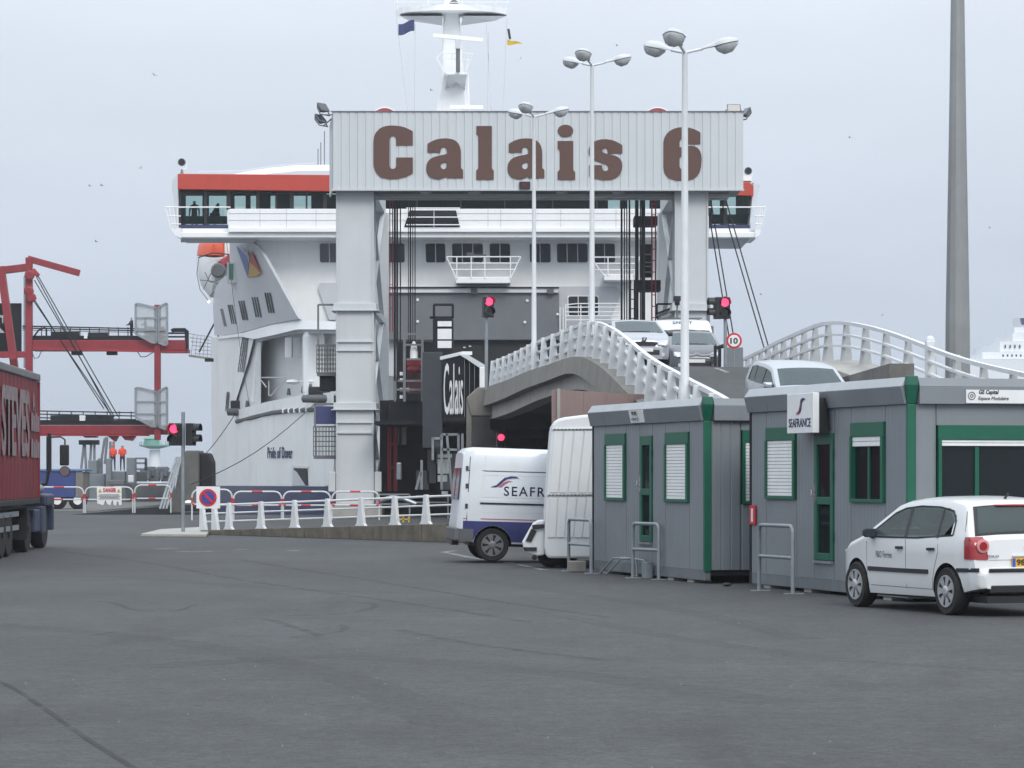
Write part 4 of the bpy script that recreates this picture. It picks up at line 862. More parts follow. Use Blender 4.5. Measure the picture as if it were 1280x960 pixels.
# lower deck: dark hall, stair, gate, white boards painted in as bright slots
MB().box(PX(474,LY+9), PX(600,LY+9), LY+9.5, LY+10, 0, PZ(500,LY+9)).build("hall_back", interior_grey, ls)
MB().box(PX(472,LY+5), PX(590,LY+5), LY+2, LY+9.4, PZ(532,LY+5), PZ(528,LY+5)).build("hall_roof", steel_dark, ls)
pb("painted_light_slot", 502, 508, 529.5, 556, LY+9.2, .05, paper); pb("painted_light_slot", 495.5, 498.5, 529.5, 556, LY+9.2, .05, paper)
pb("pale_post", 495.5, 502, 578, 600, LY+3, .3, galv, .05)
for x0, x1, y0, y1 in ((543,552,548,580),(534,545,562,604),(520,536,588,612),(552,580,566,612)): pb("stair_side", x0, x1, y0, y1, LY+5, 1, steel_grey)
for x0, x1, y0, y1 in ((547,565,568,572),(547,561,574,592),(547,559,594,602),(552,560,614,618)): pb("notice_panel", x0, x1, y0, y1, LY+1.5, .05, gantry_white)
for a, b in (((552,543),(552,612)),((558.5,542),(565,614)),((573,543),(573,600)),((578,542),(578,612)),((552,543),(573,543)),((552,562),(573,562)),((520,612),(526,590)),((527,575),(527,612)),((541,547),(541,575)),((541,548),(552,548))): MB().beam(P(*a,LY+1), P(*b,LY+1), .10, up=(0,1,0)).build("gate_bar", galv, ls)
# rail gratings near the foot
gt = thing("foot_railing", "low grey and yellow railing at the foot of the left leg", "railing", P(500,640,GY-6))
for a, b in (((470,618),(512,618)),((512,618),(512,650)),((490,618),(490,650)),((470,630),(512,630)),((520,620),(560,620)),((520,628),(560,628)),((560,620),(560,650))): MB().beam(P(*a,GY-6), P(*b,GY-6), .06, up=(0,1,0)).build("rail", galv, gt)
for a, b in (((497,644),(511,644)),((497,644),(497,653)),((511,644),(511,653)),((497,649),(511,649)),((504,644),(504,653))): MB().beam(P(*a,GY-16), P(*b,GY-16), .05, up=(0,1,0)).build("yellow_rail", yellow_paint, gt)
MB().tube([P(475,626,GY-8), P(490,621.5,GY-8), P(505,624,GY-8), P(520,630,GY-8)], .09, 8).build("hose", galv, gt, smooth=40)
# ------------------------------------------------------------------ the ferry, bow towards us
FY = 150.0
fe = thing("ferry", "large white car ferry berthed bow-on with orange-red wheelhouse band", "ship", (PX(575,FY), 160, -3.2))
def YB(px): return curve_at([(262,172),(268,165),(285,159),(305,154.5),(330,151),(360,148),(390,145.5),(418,143.6),(440,142.5)], px)
def S(px, py, lean=0.0, off=0.0):          # point on the rounded port bow; lean moves it with height
    return P(px, py, YB(px) + lean * (py - 400) / 100 + off)
def patch(name, cols, mat, lean=0.0, off=0.0, nz=6, thick=.25, parent=None):
    m = MB(); m.grid([[S(px, lerp(y0, y1, k/nz), lean, off) for k in range(nz+1)] for px, y0, y1 in cols], thick=(0, thick, 0)); return m.build(name, mat, parent or fe, smooth=35)
def cols(top, bot, n=16):
    xs = [lerp(max(top[0][0], bot[0][0]), min(top[-1][0], bot[-1][0]), k/n) for k in range(n+1)]
    return [(x, curve_at(top, x), curve_at(bot, x)) for x in xs]
# main block behind everything (kept inside the shell)
MB().box(PX(276,170), PX(868,170), 172, 300, -3, PZ(330,170)).build("hull_block", ship_hull, fe)
MB().box(PX(285,168), PX(868,168), 166, 285, PZ(340,168), PZ(262,168)).build("upper_block", ship_white, fe)
# lower bow plating, its name and mooring gear
patch("bow_plating", cols([(265,520),(290,514),(330,503),(375,494),(417,490)], [(265,607),(300,607),(420,608)], 22), ship_hull, off=.02)
patch("boot_topping", cols([(265,607.2),(420,608.2)], [(265,672),(420,678)], 18), navy, off=.0)
patch("side_plating", cols([(264,420),(290,417),(318,423)], [(264,520),(290,514),(294,513),(318,512)], 3) if False else [(264,424,521),(272,421,519),(282,419,516.5),(292,417,514)], ship_hull, off=.03)
patch("forward_stanchion", [(292,417,514),(296,416.5,497),(302,416,478),(310,415.5,452),(317,415,424),(320,414.5,419)], ship_hull, off=.04)
patch("sheer_strake", cols([(272,421),(300,417),(340,406),(372,399.5),(420,402)], [(272,424),(300,420.5),(318,424),(345,418),(371,411.5),(420,412)], 20), ship_white, lean=-2.2, off=-.25)
# mooring recess
patch("recess_side", [(295,500,513),(303,474,511),(310,451,509),(318,426,507),(326,423,505)], recess_white, off=.7)
patch("recess_wall", cols([(300,417),(372,410),(420,411)], [(300,520),(420,500)], 12), recess_white, off=3.2)
patch("recess_ceiling_beam", cols([(318,423),(345,418),(371,411.5),(420,412)], [(318,428),(371,416),(420,417)], 10), ship_grey, off=.5)
m = MB(); m.grid([[S(px, y, 0, d) for d in (.3, 3.3)] for px, y in ((293,414),(318,419),(345,414),(371,409),(395,409),(420,409))], thick=(0,0,.1)); m.build("recess_ceiling", ship_grey, fe)
m = MB(); m.grid([[S(px, y, 0, d) for d in (.1, 3.3)] for px, y in ((290,515),(330,505),(375,496),(420,492))], thick=(0,0,-.1)); m.build("recess_floor", ship_grey, fe)
MB().tube([S(326,422,0,1.2), S(316.5,502,0,.6)], .13, 8).build("recess_pillar", ship_white, fe, smooth=40)
MB().box(S(378,0,0,0).x, S(402,0,0,0).x, 146.3, 147.5, PZ(497,147), PZ(414,147)).build("recess_house", ship_white, fe, bevel=.3)
dr = MB().box(PX(356.5,148.2), PX(375,148.2), 148.1, 148.3, PZ(447,148.2), PZ(422,148.2)).build("recess_shutter", ship_grey, fe)
MB().box(PX(365,148.2), PX(366,148.2), 148.05, 148.09, PZ(447,148.2), PZ(422,148.2)).build("shutter_joint", steel_grey, dr)
for a, b in (((326,472),(358,472)),((338,495),(358,474)),((324,472),(333,484)),((336,495),(336,476))): MB().tube([S(*a,0,.8), S(*b,0,.8)], .035, 6).build("recess_rail", ship_grey, fe)
MB().tube([S(375,477,0,.6), S(392,477,0,.6)], .05, 6).build("roller_bar", ship_white, fe)
m = MB(); c = S(366,477.5,0,.4); m.ball(c, .28, 8, sz=.5, sx=1.4); m.build("fairlead_roller", ship_white, fe, smooth=60)
for px, py, s_ in ((295.5,515,.7),(399,498.5,1.2)):
    c = S(px, py-4, 0, -.2); MB().box(c.x-.45*s_, c.x+.45*s_, c.y-.1, c.y+.6, c.z-.3, c.z+.45).build("fairlead_box", black_paint, fe, bevel=.05)
    c = S(px, py, 0, -.45); m = MB(); m.lathe([(.05,-.75*s_),(.2,-.68*s_),(.22,0),(.2,.68*s_),(.05,.75*s_)], c, 'x', 10); m.build("fairlead_horn", bumper_grey, fe, smooth=40)
for a in ((309,509),(361,494),(379,491),(388,489)): c = S(*a,0,.3); MB().tube([c, c+Vector((0,0,.35))], [.12,.07], 8).build("bitt", bumper_grey, fe)
m = MB(); m.tube([S(px, py, 0, -.06) for px, py in ((296,527),(315,522),(340,516),(365,513),(392,512),(412,512))], .12, 6); m.build("rubbing_strake", bumper_grey, fe, smooth=40)
for px in (355,362,369,376,384): c = S(px, 513.2-(px-355)*.03, 0, -.16); MB().box(c.x-.1, c.x+.1, c.y-.06, c.y+.02, c.z-.12, c.z+.12).build("strake_clip", ship_white, fe)
dp = [S(366,584,0,-.02), S(384,585,0,-.02), S(385,607,0,-.02), S(366,607,0,-.02)]
m = MB(); m.prism(dp, (0,-.03,0)); dd = m.build("side_door", black_paint, fe)  # doorway's dark inside put in as a flat black panel
m = MB(); m.prism([S(364.5,582,0,-.03), S(385.5,583,0,-.03), S(385.5,585.5,0,-.03), S(367,585,0,-.03), S(367,607,0,-.03), S(364.5,607,0,-.03)], (0,-.06,0)); m.build("door_frame", trailer_white, dd)
m = MB(); m.prism([S(371,588,0,-.06), S(384,605,0,-.06), S(384,588,0,-.06)], (0,-.03,0)); m.build("dark_door_area", black_paint, dd)  # dark upper triangle of the doorway, laid on flat
m = MB(); m.prism([S(367,587,0,-.06), S(371,590,0,-.06), S(382,607,0,-.06), S(367,607,0,-.06)], (0,-.02,0)); m.build("pale_door_area", ship_grey, dd)  # pale lower triangle of the doorway, laid on flat
a, b = S(334.5,573,0,-.12), S(365,573,0,-.12)
lettering("lettering", "Pride of Dover", ink_navy, fe, a, (b-a), up, (b-a).length, .60, bold=0, depth=.03, spacing=1.15)
# lower right end of the plating, seen below the cage
patch("bow_door_edge", [(405,572,608),(412,572,606),(417,572,590)], ship_hull, off=-.1)
patch("bow_door_edge", [(400,612,672),(404,609,672)], steel_dark, off=.3)
# upper shoulder (leans outward): vents and flag emblem
topE = [(266,330),(290,303),(312,299),(322,304)]; diag = [(312,299),(322,304),(330,318),(340,336),(352,358),(364,380),(374,400)]
shoulder = []
for k in range(15):
    y = lerp(300, 419, k/14)
    xr = curve_at([(299,308),(301,316),(305,321),(318,329),(336,339),(358,351),(380,363),(400,374),(420,374)], y); xl = curve_at([(299,287),(340,287),(352,274),(362,268),(380,266),(420,268)], y)
    yb = lambda x: min(y, curve_at([(268,421),(300,416),(340,405),(374,398.5)], x))
    shoulder.append([S(lerp(xl, xr, j/12), yb(lerp(xl, xr, j/12)), 2.6, -.6) for j in range(13)])
m = MB(); m.grid(shoulder, thick=(.15,.3,0)); m.build("bow_shoulder", ship_grey, fe, smooth=35)  # grey colour carries part of the leaning shoulder's shade
SS = lambda px, py, o=0: S(px, py, 2.6, -.6-o)
for (x0, y0, w_, h_) in ((330,366,9,25),(314,371.5,9,25),(297.5,376,8.5,24),(284,381,7.5,24),(275,386,4,22)):
    vt = None
    for j in range(3):
        xx = x0 + (j+.1)*w_/3; m = MB(); q = w_/3*.55
        m.prism([SS(xx,y0,.05), SS(xx+q,y0,.05), SS(xx+q+5,y0+h_,.05), SS(xx+5,y0+h_,.05)], (0,-.04,0))
        if vt is None: vt = m.build("vent", black_paint, fe)
        else: m.build("vent_slot", black_paint, vt)
for name_, pts, mt in (("flag_emblem", [(295,307),(309,320),(311,330),(310,348)], logo_blue), ("flag_emblem", [(300,306),(308,316),(311,328),(309,320),(297,308)], logo_pale), ("flag_emblem", [(305,305),(312,322),(311,330),(308,315)], logo_pale),
                       ("flag_emblem", [(313,313),(318,322),(327,342),(322,336),(312,328)], logo_red), ("flag_emblem", [(312,327),(322,337),(327,343),(324,342),(322,345),(318,346),(317,345),(314,347),(311,345),(310,348)], logo_yellow)):
    m = MB(); m.prism([SS(*p, .32) for p in pts], (0,-.02,0)); m.build(name_, mt, fe)
c = SS(290,340,.3); MB().box(c.x-.22, c.x+.3, c.y-.5, c.y+.6, c.z-.6, c.z+.5).build("side_light_screen", ship_white, fe); MB().box(c.x-.12, c.x+.12, c.y-.52, c.y-.505, c.z-.45, c.z+.4).build("side_light", pale_green, fe)
c = S(269,450,0,-.1); MB().box(c.x-.6, c.x-.1, c.y, c.y+.12, c.z-.1, c.z+.1).build("draught_fitting", black_paint, fe)
for (x0, y0, x1, y1, rows_, lb) in ((302,421,296.5,462,4,None),(282.5,492,281,511,2,None)):   # grilles on the stanchion
    m = MB()
    for k in range(9):
        t_ = k/8; cx, cy = lerp(x0,x1,t_)+1.5, lerp(y0,y1,t_); wv = 9 if rows_ == 4 else 4
        for j in range(rows_): a = S(cx + j*wv/rows_, cy, 0, -.06); m.box(a.x-.035, a.x+.035, a.y-.02, a.y+.02, a.z-.14, a.z+.10)
    tag(m.build("grille", steel_grey, fe), kind='stuff')

# front of the accommodation: white wall, rounded left corner sloping in, grey painted bays, bow door
fw = [(321,304),(318,300),(312,297),(312,286),(884,286),(884,362),(775,362),(484,362),(484,405),(374,405),(364,380),(352,358),(340,336),(329,318)]
m = MB(); m.prism([P(x,y,FY) for x, y in fw], (0,.4,0)); m.build("front_wall", ship_white, fe)
m = MB(); m.prism([P(x,y,FY+.05) for x, y in ((400,354),(420,354),(420,400),(412,400),(398,360))], (0,-.25,0)); m.build("grey_bay", ship_grey, fe)
m = MB(); m.prism([P(x,y,FY) for x, y in ((484,362.2),(884,362.2),(884,470),(484,470))], (0,.5,0)); m.build("lower_front", ship_white, fe)
m = MB(); m.prism([P(x,y,FY-.1) for x, y in ((470,358),(700,358),(768,358),(774,360.5),(776,365),(775,371),(757,412),(757,470),(470,470))], (0,.3,0)); m.build("grey_bay", ship_grey, fe)
pd = lambda n_, x0, x1, y0, y1, Y, d, mat, par=None, bev=0: MB().box(PX(x0,Y), PX(x1,Y), Y, Y+d, PZ(y1,Y), PZ(y0,Y)).build(n_, mat, par or fe, bevel=bev)
bd = pd("bow_door", 484, 699, 366, 425, FY-.7, .5, door_grey, None, .03)
for px, py in ((522,375),(522,402),(659,376),(656,403),(697,393)): c = P(px,py,FY-.72); m = MB(); m.ball(c, .09, 6); m.build("door_bolt", ship_white, bd)
gu = pd("door_gutter", 486, 698, 360, 366, FY-.9, .6, trailer_white, None, .03)
for px in (591.5, 687): pd("gutter_hinge", px-3, px+5, 360.5, 367, FY-1.0, .09, bumper_grey, gu)
pd("gutter_lip", 486, 699, 358.6, 359.8, FY-1.0, .7, steel_dark, gu)
pd("deck_opening_black_sheet", 560, 700, 425.5, 500, FY-.35, .1, black_paint)  # flat black sheet stands in for the opening's unlit depth
pd("deck_lamp", 586, 589, 432, 433.5, FY-.42, .05, paper); pd("deck_lamp", 579, 582, 433.5, 435, FY-.42, .05, paper)
# windows: rows of rounded dark panes in white frames
def ship_window(x0, x1, y0, y1, n, Y=FY-.02, lean=2.0, gm=win_dark):
    fr = MB(); fr.prism([P(x,y,Y) for x, y in ((x0+.6,y0-1),(x1-.6,y0-1),(x1+.8,y0+.4),(x1+1.2,y1-.4),(x1,y1+1),(x0+.8,y1+1),(x0-.6,y1-.4),(x0-1,y0+.4))], (0,-.03,0))
    o = fr.build("window", ship_white, fe); w_ = (x1-x0)/n
    for k in range(n):
        a, b = x0 + k*w_ + .55, x0 + (k+1)*w_ - .55; r = 1.6
        la, rb = (k == 0), (k == n-1)
        pts = [(a + (r if la else 0), y0), (b - (r if rb else 0), y0)] + ([(b, y0+r)] if rb else []) + ([(b+.4, y1-r), (b-r+.4, y1)] if rb else [(b+.4, y1)]) + ([(a+r+.4, y1), (a+.4, y1-r), (a, y0+r)] if la else [(a+.4, y1)])
        m = MB(); m.prism([P(x,y,Y-.032) for x, y in pts], (0,-.02,0)); m.build("pane", gm, o)
for x0, x1, n_ in ((399,424,2),(466,472,1),(480,506,2),(531.5,557,2),(564.5,604,3),(611.5,638,2),(661.5,688.5,2),(695.5,735,3),(742,769,2)): ship_window(x0, x1, 304.5, 328, n_)
ship_window(710, 748, 370.5, 394, 3, FY-.12, 0, win_black)
# platforms on the front
def balcony(label, x0, x1, x0b, x1b, yt, yb, Y, post_px):
    t = pd(label, x0b, x1b, yb-8, yb, Y-1.6, 1.55, ship_white, None, .03)
    for a, b in (((x0,yt),(x1,yt)), ((x0+3,yt+8),(x1-3,yt+8)), ((x0+6,yt+16),(x1-6,yt+16)), ((x0,yt),(x0b,yb-6)), ((x1,yt),(x1b,yb-6))) + tuple(((p,yt),(p,yb-6)) for p in post_px):
        MB().tube([P(*a,Y-1.62), P(*b,Y-1.62)], .035, 6).build("rail", ship_white, t)
    return t
bb = balcony("balcony", 558, 651, 570, 638, 321, 354, FY, (571, 589, 606, 638))
MB().box(PX(584,FY-1.4), PX(608,FY-1.4), FY-1.4, FY-1.1, PZ(323,FY), PZ(320.5,FY)).build("lamp_bar", bumper_grey, bb); c = P(588,318.5,FY-1.3); MB().box(c.x-.2,c.x+.2,c.y,c.y+.3,c.z-.12,c.z+.12).build("searchlight", steel_grey, bb)
balcony("balcony", 738, 800, 755, 792, 321.5, 350.5, FY, (760, 778))
for y in (379.5, 384, 390, 395, 400): MB().tube([P(707,y+1.5 if y == 379.5 else y,FY-1), P(722,y,FY-1), P(775,y,FY-1)], .03, 6).build("bay_rail", ship_white, fe)
for x in (707, 726): MB().tube([P(x,381,FY-1), P(x,420,FY-1)], .03, 6).build("bay_rail", ship_white, fe)
for x in (700, 704): MB().tube([P(x,384,FY-.9), P(x,420,FY-.9)], .03, 6).build("bay_ladder", ship_white, fe)

# wheelhouse across the full beam, with cantilevered wings
def yfl(px): return 0
pd("wing_floor", 226, 944, 290, 297, FY-2.2, 3.6, ship_white, None, .04)
m = MB(); m.hexa([P(226,297.5,FY-1.6),P(318,297.5,FY-1.6),P(318,297.5,FY+1.2),P(226,297.5,FY+1.2)],[P(226,303,FY-1),P(318,303,FY-1),P(318,303,FY+1),P(226,303,FY+1)]); m.build("wing_underside", ship_grey, fe)
m = MB(); m.hexa([P(884,297.5,FY-1.6),P(938,297.5,FY-1.6),P(938,297.5,FY+1.2),P(884,297.5,FY+1.2)],[P(884,311,FY-1),P(926,311,FY-1),P(926,311,FY+1),P(884,311,FY+1)]); m.build("wing_underside", ship_grey, fe)
for x0, x1, sgn in ((207,226,-1),(944,957,1)):            # wing-end gangways
    a = x0 if sgn < 0 else x1; b = x1 if sgn < 0 else x0
    m = MB(); m.prism([P(b,285,FY-2.3), P(b,298,FY-2.3), P((a+b)/2+ (2 if sgn<0 else -1),294,FY-2.3), P(a + (6 if sgn<0 else -5),285,FY-2.3)], (0,3.4,0)); m.build("wing_end", ship_white, fe)
    for dy in (259, 270, 280): MB().tube([P(lerp(a, b, (dy-259)/60),dy,FY-2.3), P(b if dy > 259 else b+ (62 if sgn<0 else -60),dy,FY-2.3)], .035, 6).build("wing_rail", ship_white, fe)
    for k in range(4): MB().tube([P(lerp(a, b, k/4),259,FY-2.3), P(lerp(a + (6 if sgn<0 else -5), b, k/4),285,FY-2.3)], .03, 6).build("wing_rail", ship_white, fe)
    MB().tube([P(a,259,FY-2.3), P(a+(2 if sgn<0 else -2),260,FY+1)], .035, 6).build("wing_rail", ship_white, fe)
pd("front_bulwark", 285.5, 886, 261, 285.5, FY-2.25, .12, ship_white, None, .02)
pd("bulwark_foot", 285.5, 886, 285.8, 290, FY-2.4, .4, ship_white, None, .02)
for yy in (266.5, 275): pd("bulwark_line", 286, 885, yy-.3, yy+.3, FY-2.27, .018, ship_grey)
for px in (325, 358, 395, 490, 540, 610, 626, 701, 770, 800): pd("bulwark_joint", px-.35, px+.35, 261.5, 285, FY-2.27, .018, ship_grey)
m = MB(); m.prism([P(512,263,FY-2.28), P(570,263,FY-2.28), P(575,284,FY-2.28), P(505,284,FY-2.28)], (0,.02,0)); wd_ = m.build("forward_window", win_black, fe)
pd("mullion", 542, 543, 263, 284, FY-2.31, .02, ship_grey, wd_)
for yy in (260.2, 271.5, 281): MB().tube([P(508,yy,FY-2.5), P(575,yy,FY-2.5)], .03, 6).build("window_rail", ship_white, wd_)
# glazed front: posts and panes; seats and crew inside are separate things below
for x0, x1 in ((222.5,226),(255,258.5),(283,288),(320,324),(344,346),(362,367),(382,384),(404,408),(470,473),(520,522),(575,577),(630,632),(690,692),(745,747),(775,778),(800,802),(848,852),(886,888),(905,909),(936,938)):
    low = 284 if (x0 < 283 or x0 > 880) else 262
    pd("window_post", x0, x1, 238, low, FY-1.2, .2, black_paint)
xx = [224,257,285,322,364,406,472,521,576,631,691,746,776,801,850,887,907,937]
for a, b in zip(xx, xx[1:]): pd("wheelhouse_pane", a+1, b-1, 238, 284 if (a < 284 or a > 885) else 262, FY-1.15, .05, bridge_glass)
for a, b in ((224,285),(887,937)): pd("wing_coaming", a, b, 285.6, 290, FY-1.3, .12, ship_white); pd("window_cill", a, b, 281, 285.5, FY-1.3, .12, navy); pd("console", a+2, b-2, 270 if a < 300 else 268, 279, FY-.7, .5, steel_dark)
pd("window_head", 224, 938, 237, 241, FY-1.1, .4, interior_grey)
pd("wheelhouse_front_sill", 285, 886, 262, 285, FY-1.1, .1, ship_white)
# rear bulkhead with openings that show the sky beyond
for x0, x1, y0, y1 in ((224,232,243,285),(253,261,243,285),(283,293,243,262),(307,313,243,262),(322,338,243,262),(344,367,243,262),(389,760,243,262),(224,405,238.5,244.5),(776,783,243,262),(812,884,243,262),(884,890,243,285),(900,906,243,285),(920,938,243,285),(760,938,238.5,246)):
    pd("rear_bulkhead", x0, x1, y0, y1, FY+4.5, .15, steel_dark)
m = MB(); m.prism([P(222,217.5,FY-1.6), P(944,227,FY-1.6), P(944,246,FY-1.6), P(930,241,FY-1.6), P(222,237,FY-1.6)], (0,.3,0))
m = MB(); m.prism([P(222,217,FY-1.6), P(410,218.5,FY-1.6), P(880,222,FY-1.6), P(937,228,FY-1.6), P(942,232,FY-1.6), P(942,245,FY-1.6), P(880,242,FY-1.6), P(410,239,FY-1.6), P(222,236.5,FY-1.6)], (0,.3,0)); m.build("red_fascia", ship_red, fe, bevel=.03)
m = MB(); m.hexa([P(222.5,217,FY-1.3),P(215,226,FY+1),P(215,240,FY+1),P(222.5,237,FY-1.3)],[P(225,217,FY+6),P(220,226,FY+6),P(220,240,FY+6),P(225,237,FY+6)]); m.build("wing_cheek", ship_white, fe)
m = MB(); m.prism([P(215,226,FY+.9), P(222.2,221,FY-1.3), P(222.2,285,FY-1.3), P(220,285,FY-.6), P(216,240,FY+.9)], (.1,.3,0)); m.build("wing_end_wall", ship_white, fe)
m = MB(); m.prism([P(950,232,FY+.9), P(942.5,228,FY-1.3), P(937,285,FY-1.3), P(940,270,FY-.6)], (-.1,.3,0)); m.build("wing_end_wall", ship_white, fe)
pd("wheelhouse_roof", 224, 940, 219.5, 226, FY-1.25, 5.2, ship_white)
m = MB(); rows = []
for y in (FY+.5, FY+5, FY+10): rows.append([P(px, py, y) for px, py in ((285,219),(310,214),(340,209.5),(372,206.5),(400,206),(480,206),(760,207),(800,210),(850,219))])
m.grid(rows, thick=(0,0,-.3)); m.build("roof_dome", ship_white, fe, smooth=40)
for a, b in (((249,214.5),(303,213.5)),((303,213.5),(345,207)),((345,207),(408,203))): MB().tube([P(*a,FY+3), P(*b,FY+3)], .02, 5).build("roof_rail", ship_grey, fe)
for x, y in ((249,214.5),(280,214),(303,213.5),(322,210),(338,208),(357,206),(380,204.5)): MB().tube([P(x,y,FY+3), P(x,y+5,FY+3)], .02, 5).build("roof_rail", ship_grey, fe)
for x, y0 in ((397.5,186),(401,178),(405.5,164)): MB().tube([P(x,208,FY+2), P(x,y0,FY+2)], .025, 5).build("aerial", bumper_grey, fe)
for x, y in ((227.5,203),(935,214)):
    sl = thing("searchlight", "round searchlight on the ship's %s wing roof" % ("port" if x < 500 else "starboard"), "searchlight", P(x,y+13,FY-.5), "searchlights on the wheelhouse wings")
    c = P(x,y,FY-.5); m = MB(); m.lathe([(.10,.28),(.17,.2),(.20,0),(.20,-.16)], c, 'y', 14); m.build("drum", steel_grey, sl, smooth=40); m = MB(); m.lathe([(.17,-.175),(.17,-.165)], c, 'y', 14); m.build("lens", win_black, sl)
    MB().tube([c+Vector((-.24,0,0)), c+Vector((-.22,0,-.3)), c+Vector((0,0,-.36)), c+Vector((.22,0,-.3)), c+Vector((.24,0,0))], .03, 6).build("yoke", ship_white, sl); MB().tube([c+Vector((0,0,-.36)), P(x,y+14,FY-.5)], [.05,.09], 8).build("stand", steel_grey, sl)
# mast
MY = 166.0
mast = []
for y, x0, x1, d in ((150,544,590,2.6),(132,546,585,2.4),(110,551,582,2.0),(80,552.5,579,1.7),(40,553.5,576,1.5),(20,554.5,574,1.4),(-30,556,573,1.3)):
    mast.append([P(x0,y,MY), P(x1,y,MY), P(x1,y,MY)+Vector((0,d,0)), P(x0,y,MY)+Vector((0,d,0))])
loft(mast).build("mast_trunk", ship_white, fe, bevel=.12)
pl = []
for k in range(17):
    a = 2*math.pi*k/16; pass
m = MB(); top = [P(565+70*math.cos(2*math.pi*k/24), 12.5, MY+.8) + Vector((0, 2.2*math.sin(2*math.pi*k/24), 0)) for k in range(24)]
m.prism(top, (0,0,-.35)); ct = m.build("crow_platform", ship_white, fe)
for x0, x1 in ((497,553),(576,633)):
    m = MB(); m.hexa([P(x0+3,19.8,MY-.5),P(x1,19.8,MY-.5),P(x1,19.8,MY+1.8),P(x0+3,19.8,MY+1.8)],[P(x0+14 if x0 < 550 else x0,26 if x0 < 550 else 32,MY),P(x1 if x0 < 550 else x1-14,32 if x0 < 550 else 26,MY),P(x1 if x0 < 550 else x1-14,32 if x0 < 550 else 26,MY+1.4),P(x0+14 if x0 < 550 else x0,26 if x0 < 550 else 32,MY+1.4)]); m.build("platform_bracket", ship_grey, ct)
for px in (497,512,535,556,578,596,620,633): MB().tube([P(px,12,MY-1), P(px+(-2 if px < 505 else 3 if px > 630 else 0),-30,MY-1)], .03, 5).build("platform_rail", ship_white, ct)
for yy in (-4, 3, -11): MB().tube([P(493,yy,MY-1.1), P(530,yy,MY-1.4), P(600,yy,MY-1.4), P(637,yy,MY-1.1)], .025, 5).build("platform_rail", ship_white, ct)
c = P(567.5,6,MY-1); m = MB(); m.lathe([(.28,-.1),(.24,-.05),(.12,.3),(.1,.5)], c, 'y', 16); m.build("horn", steel_grey, ct, smooth=40); MB().lathe([(.1,-.13),(.1,-.11)], c, 'y', 12).build("horn_throat", black_paint, ct)
pf = MB(); pf.prism([P(554,90,MY-1.6), P(585,90,MY-1.6), P(583,93,MY-1.6), P(559,93,MY-1.6)], (0,1.8,0)); pf = pf.build("radar_platform", ship_white, fe)
m = MB(); m.prism([P(560,93.5,MY-1.5), P(583,93.5,MY-1.5), P(581,112,MY-.1), P(577,108,MY-.1), P(575,100,MY-.3), P(563,102,MY-.3), P(556,112,MY-.1)], (0,.3,0)); m.build("radar_bracket", ship_grey, pf)
for a, b in (((546,73),(552,66)),((552,66),(591,67)),((546,73),(555,90)),((591,67),(584,86)),((553,73),(588,75)),((556,66),(558,90)),((586,67),(582,90)),((565,67),(564,88)),((578,67),(578,88))): MB().tube([P(*a,MY-1.7), P(*b,MY-1.7)], .025, 5).build("radar_rail", ship_white, pf)
for y, x0, x1, yb, lb in ((47.5,541,604,62,"upper"),(134.5,562,604,140,"lower")):
    rd_ = thing("radar_scanner", "long white radar bar, %s of two on the ship's mast" % lb, "radar", P((x0+x1)/2,yb,MY-2), "radar scanners")
    MB().beam(P(x0,y-(3 if lb == "upper" else 0),MY-2.2), P(x1,y+(3 if lb == "upper" else 0),MY-2.0), .2, .22).build("bar", ship_white, rd_, bevel=.03)
    c = P((x0+x1)/2,y+6,MY-2.1); MB().box(c.x-.15,c.x+.15,c.y-.15,c.y+.2,c.z-.35,c.z+.2).build("gearbox", ship_grey, rd_, bevel=.03); MB().tube([c, P((x0+x1)/2,90 if lb == "upper" else 150,MY-1.7)], .12, 8).build("pedestal", steel_grey, rd_)
MB().tube([P(584.5,92,MY-1), P(586,142,MY-1)], .07, 6).build("mast_pipe", ship_white, fe)
for a, b in (((495,18),(511,150)),((519,30),(518,150)),((608,30),(615,150)),((634,22),(628,150)),((611,40),(609,150))): MB().tube([P(*a,MY-1), P(*b,MY-1)], .022, 5).build("halyard", ship_grey, fe)
for px0, px1, name_ in ((464,498,"a"),(804,840,"b")):
    m = MB(); rows = []
    for d in (0, 3): rows.append([P(lerp(px0,px1,k/10), 143-8*math.sin(math.pi*k/10), 190+d) for k in range(11)])
    m.grid(rows, thick=(0,0,-2)); m.build("funnel_top", dark_red, fe, smooth=40)
    m = MB(); m.grid([[P(lerp(px0,px1,k/10), 142.5-8*math.sin(math.pi*k/10), 190+d)+Vector((0,0,.05)) for k in range(11)] for d in (-.02, 3)], thick=(0,0,-.04)); m.build("funnel_edge", ship_white, fe)
# signal flags
fl = thing("signal_flag", "dark blue flag flying from the mast's port halyard", "flag", P(499,37,MY-1))
m = MB(); m.grid([[P(498+x*20, 30-x*5+z*14+1.2*math.sin(x*6), MY-1.05+.2*math.sin(x*5)) for z in (0,.5,1)] for x in [k/8 for k in range(9)]], thick=(0,.02,0)); m.build("cloth", flag_blue, fl, smooth=60)
fl = thing("signal_flag", "furled black and yellow flag on the mast's starboard halyard", "flag", P(635,50,MY-1))
m = MB(); m.grid([[P(634+x*19, 49+x*5+z*(7-6*x)+.8*math.sin(x*7), MY-1.05+.2*math.sin(x*5)) for z in (0,.5,1)] for x in [k/8 for k in range(9)]], thick=(0,.02,0)); m.build("cloth", yellow_paint, fl, smooth=60)
m = MB(); m.grid([[P(634+x*3+z*2, 36+z*13, MY-1.06) for z in (0,.5,1)] for x in (0,.5,1)], thick=(0,.02,0)); m.build("black_fold", black_paint, fl)
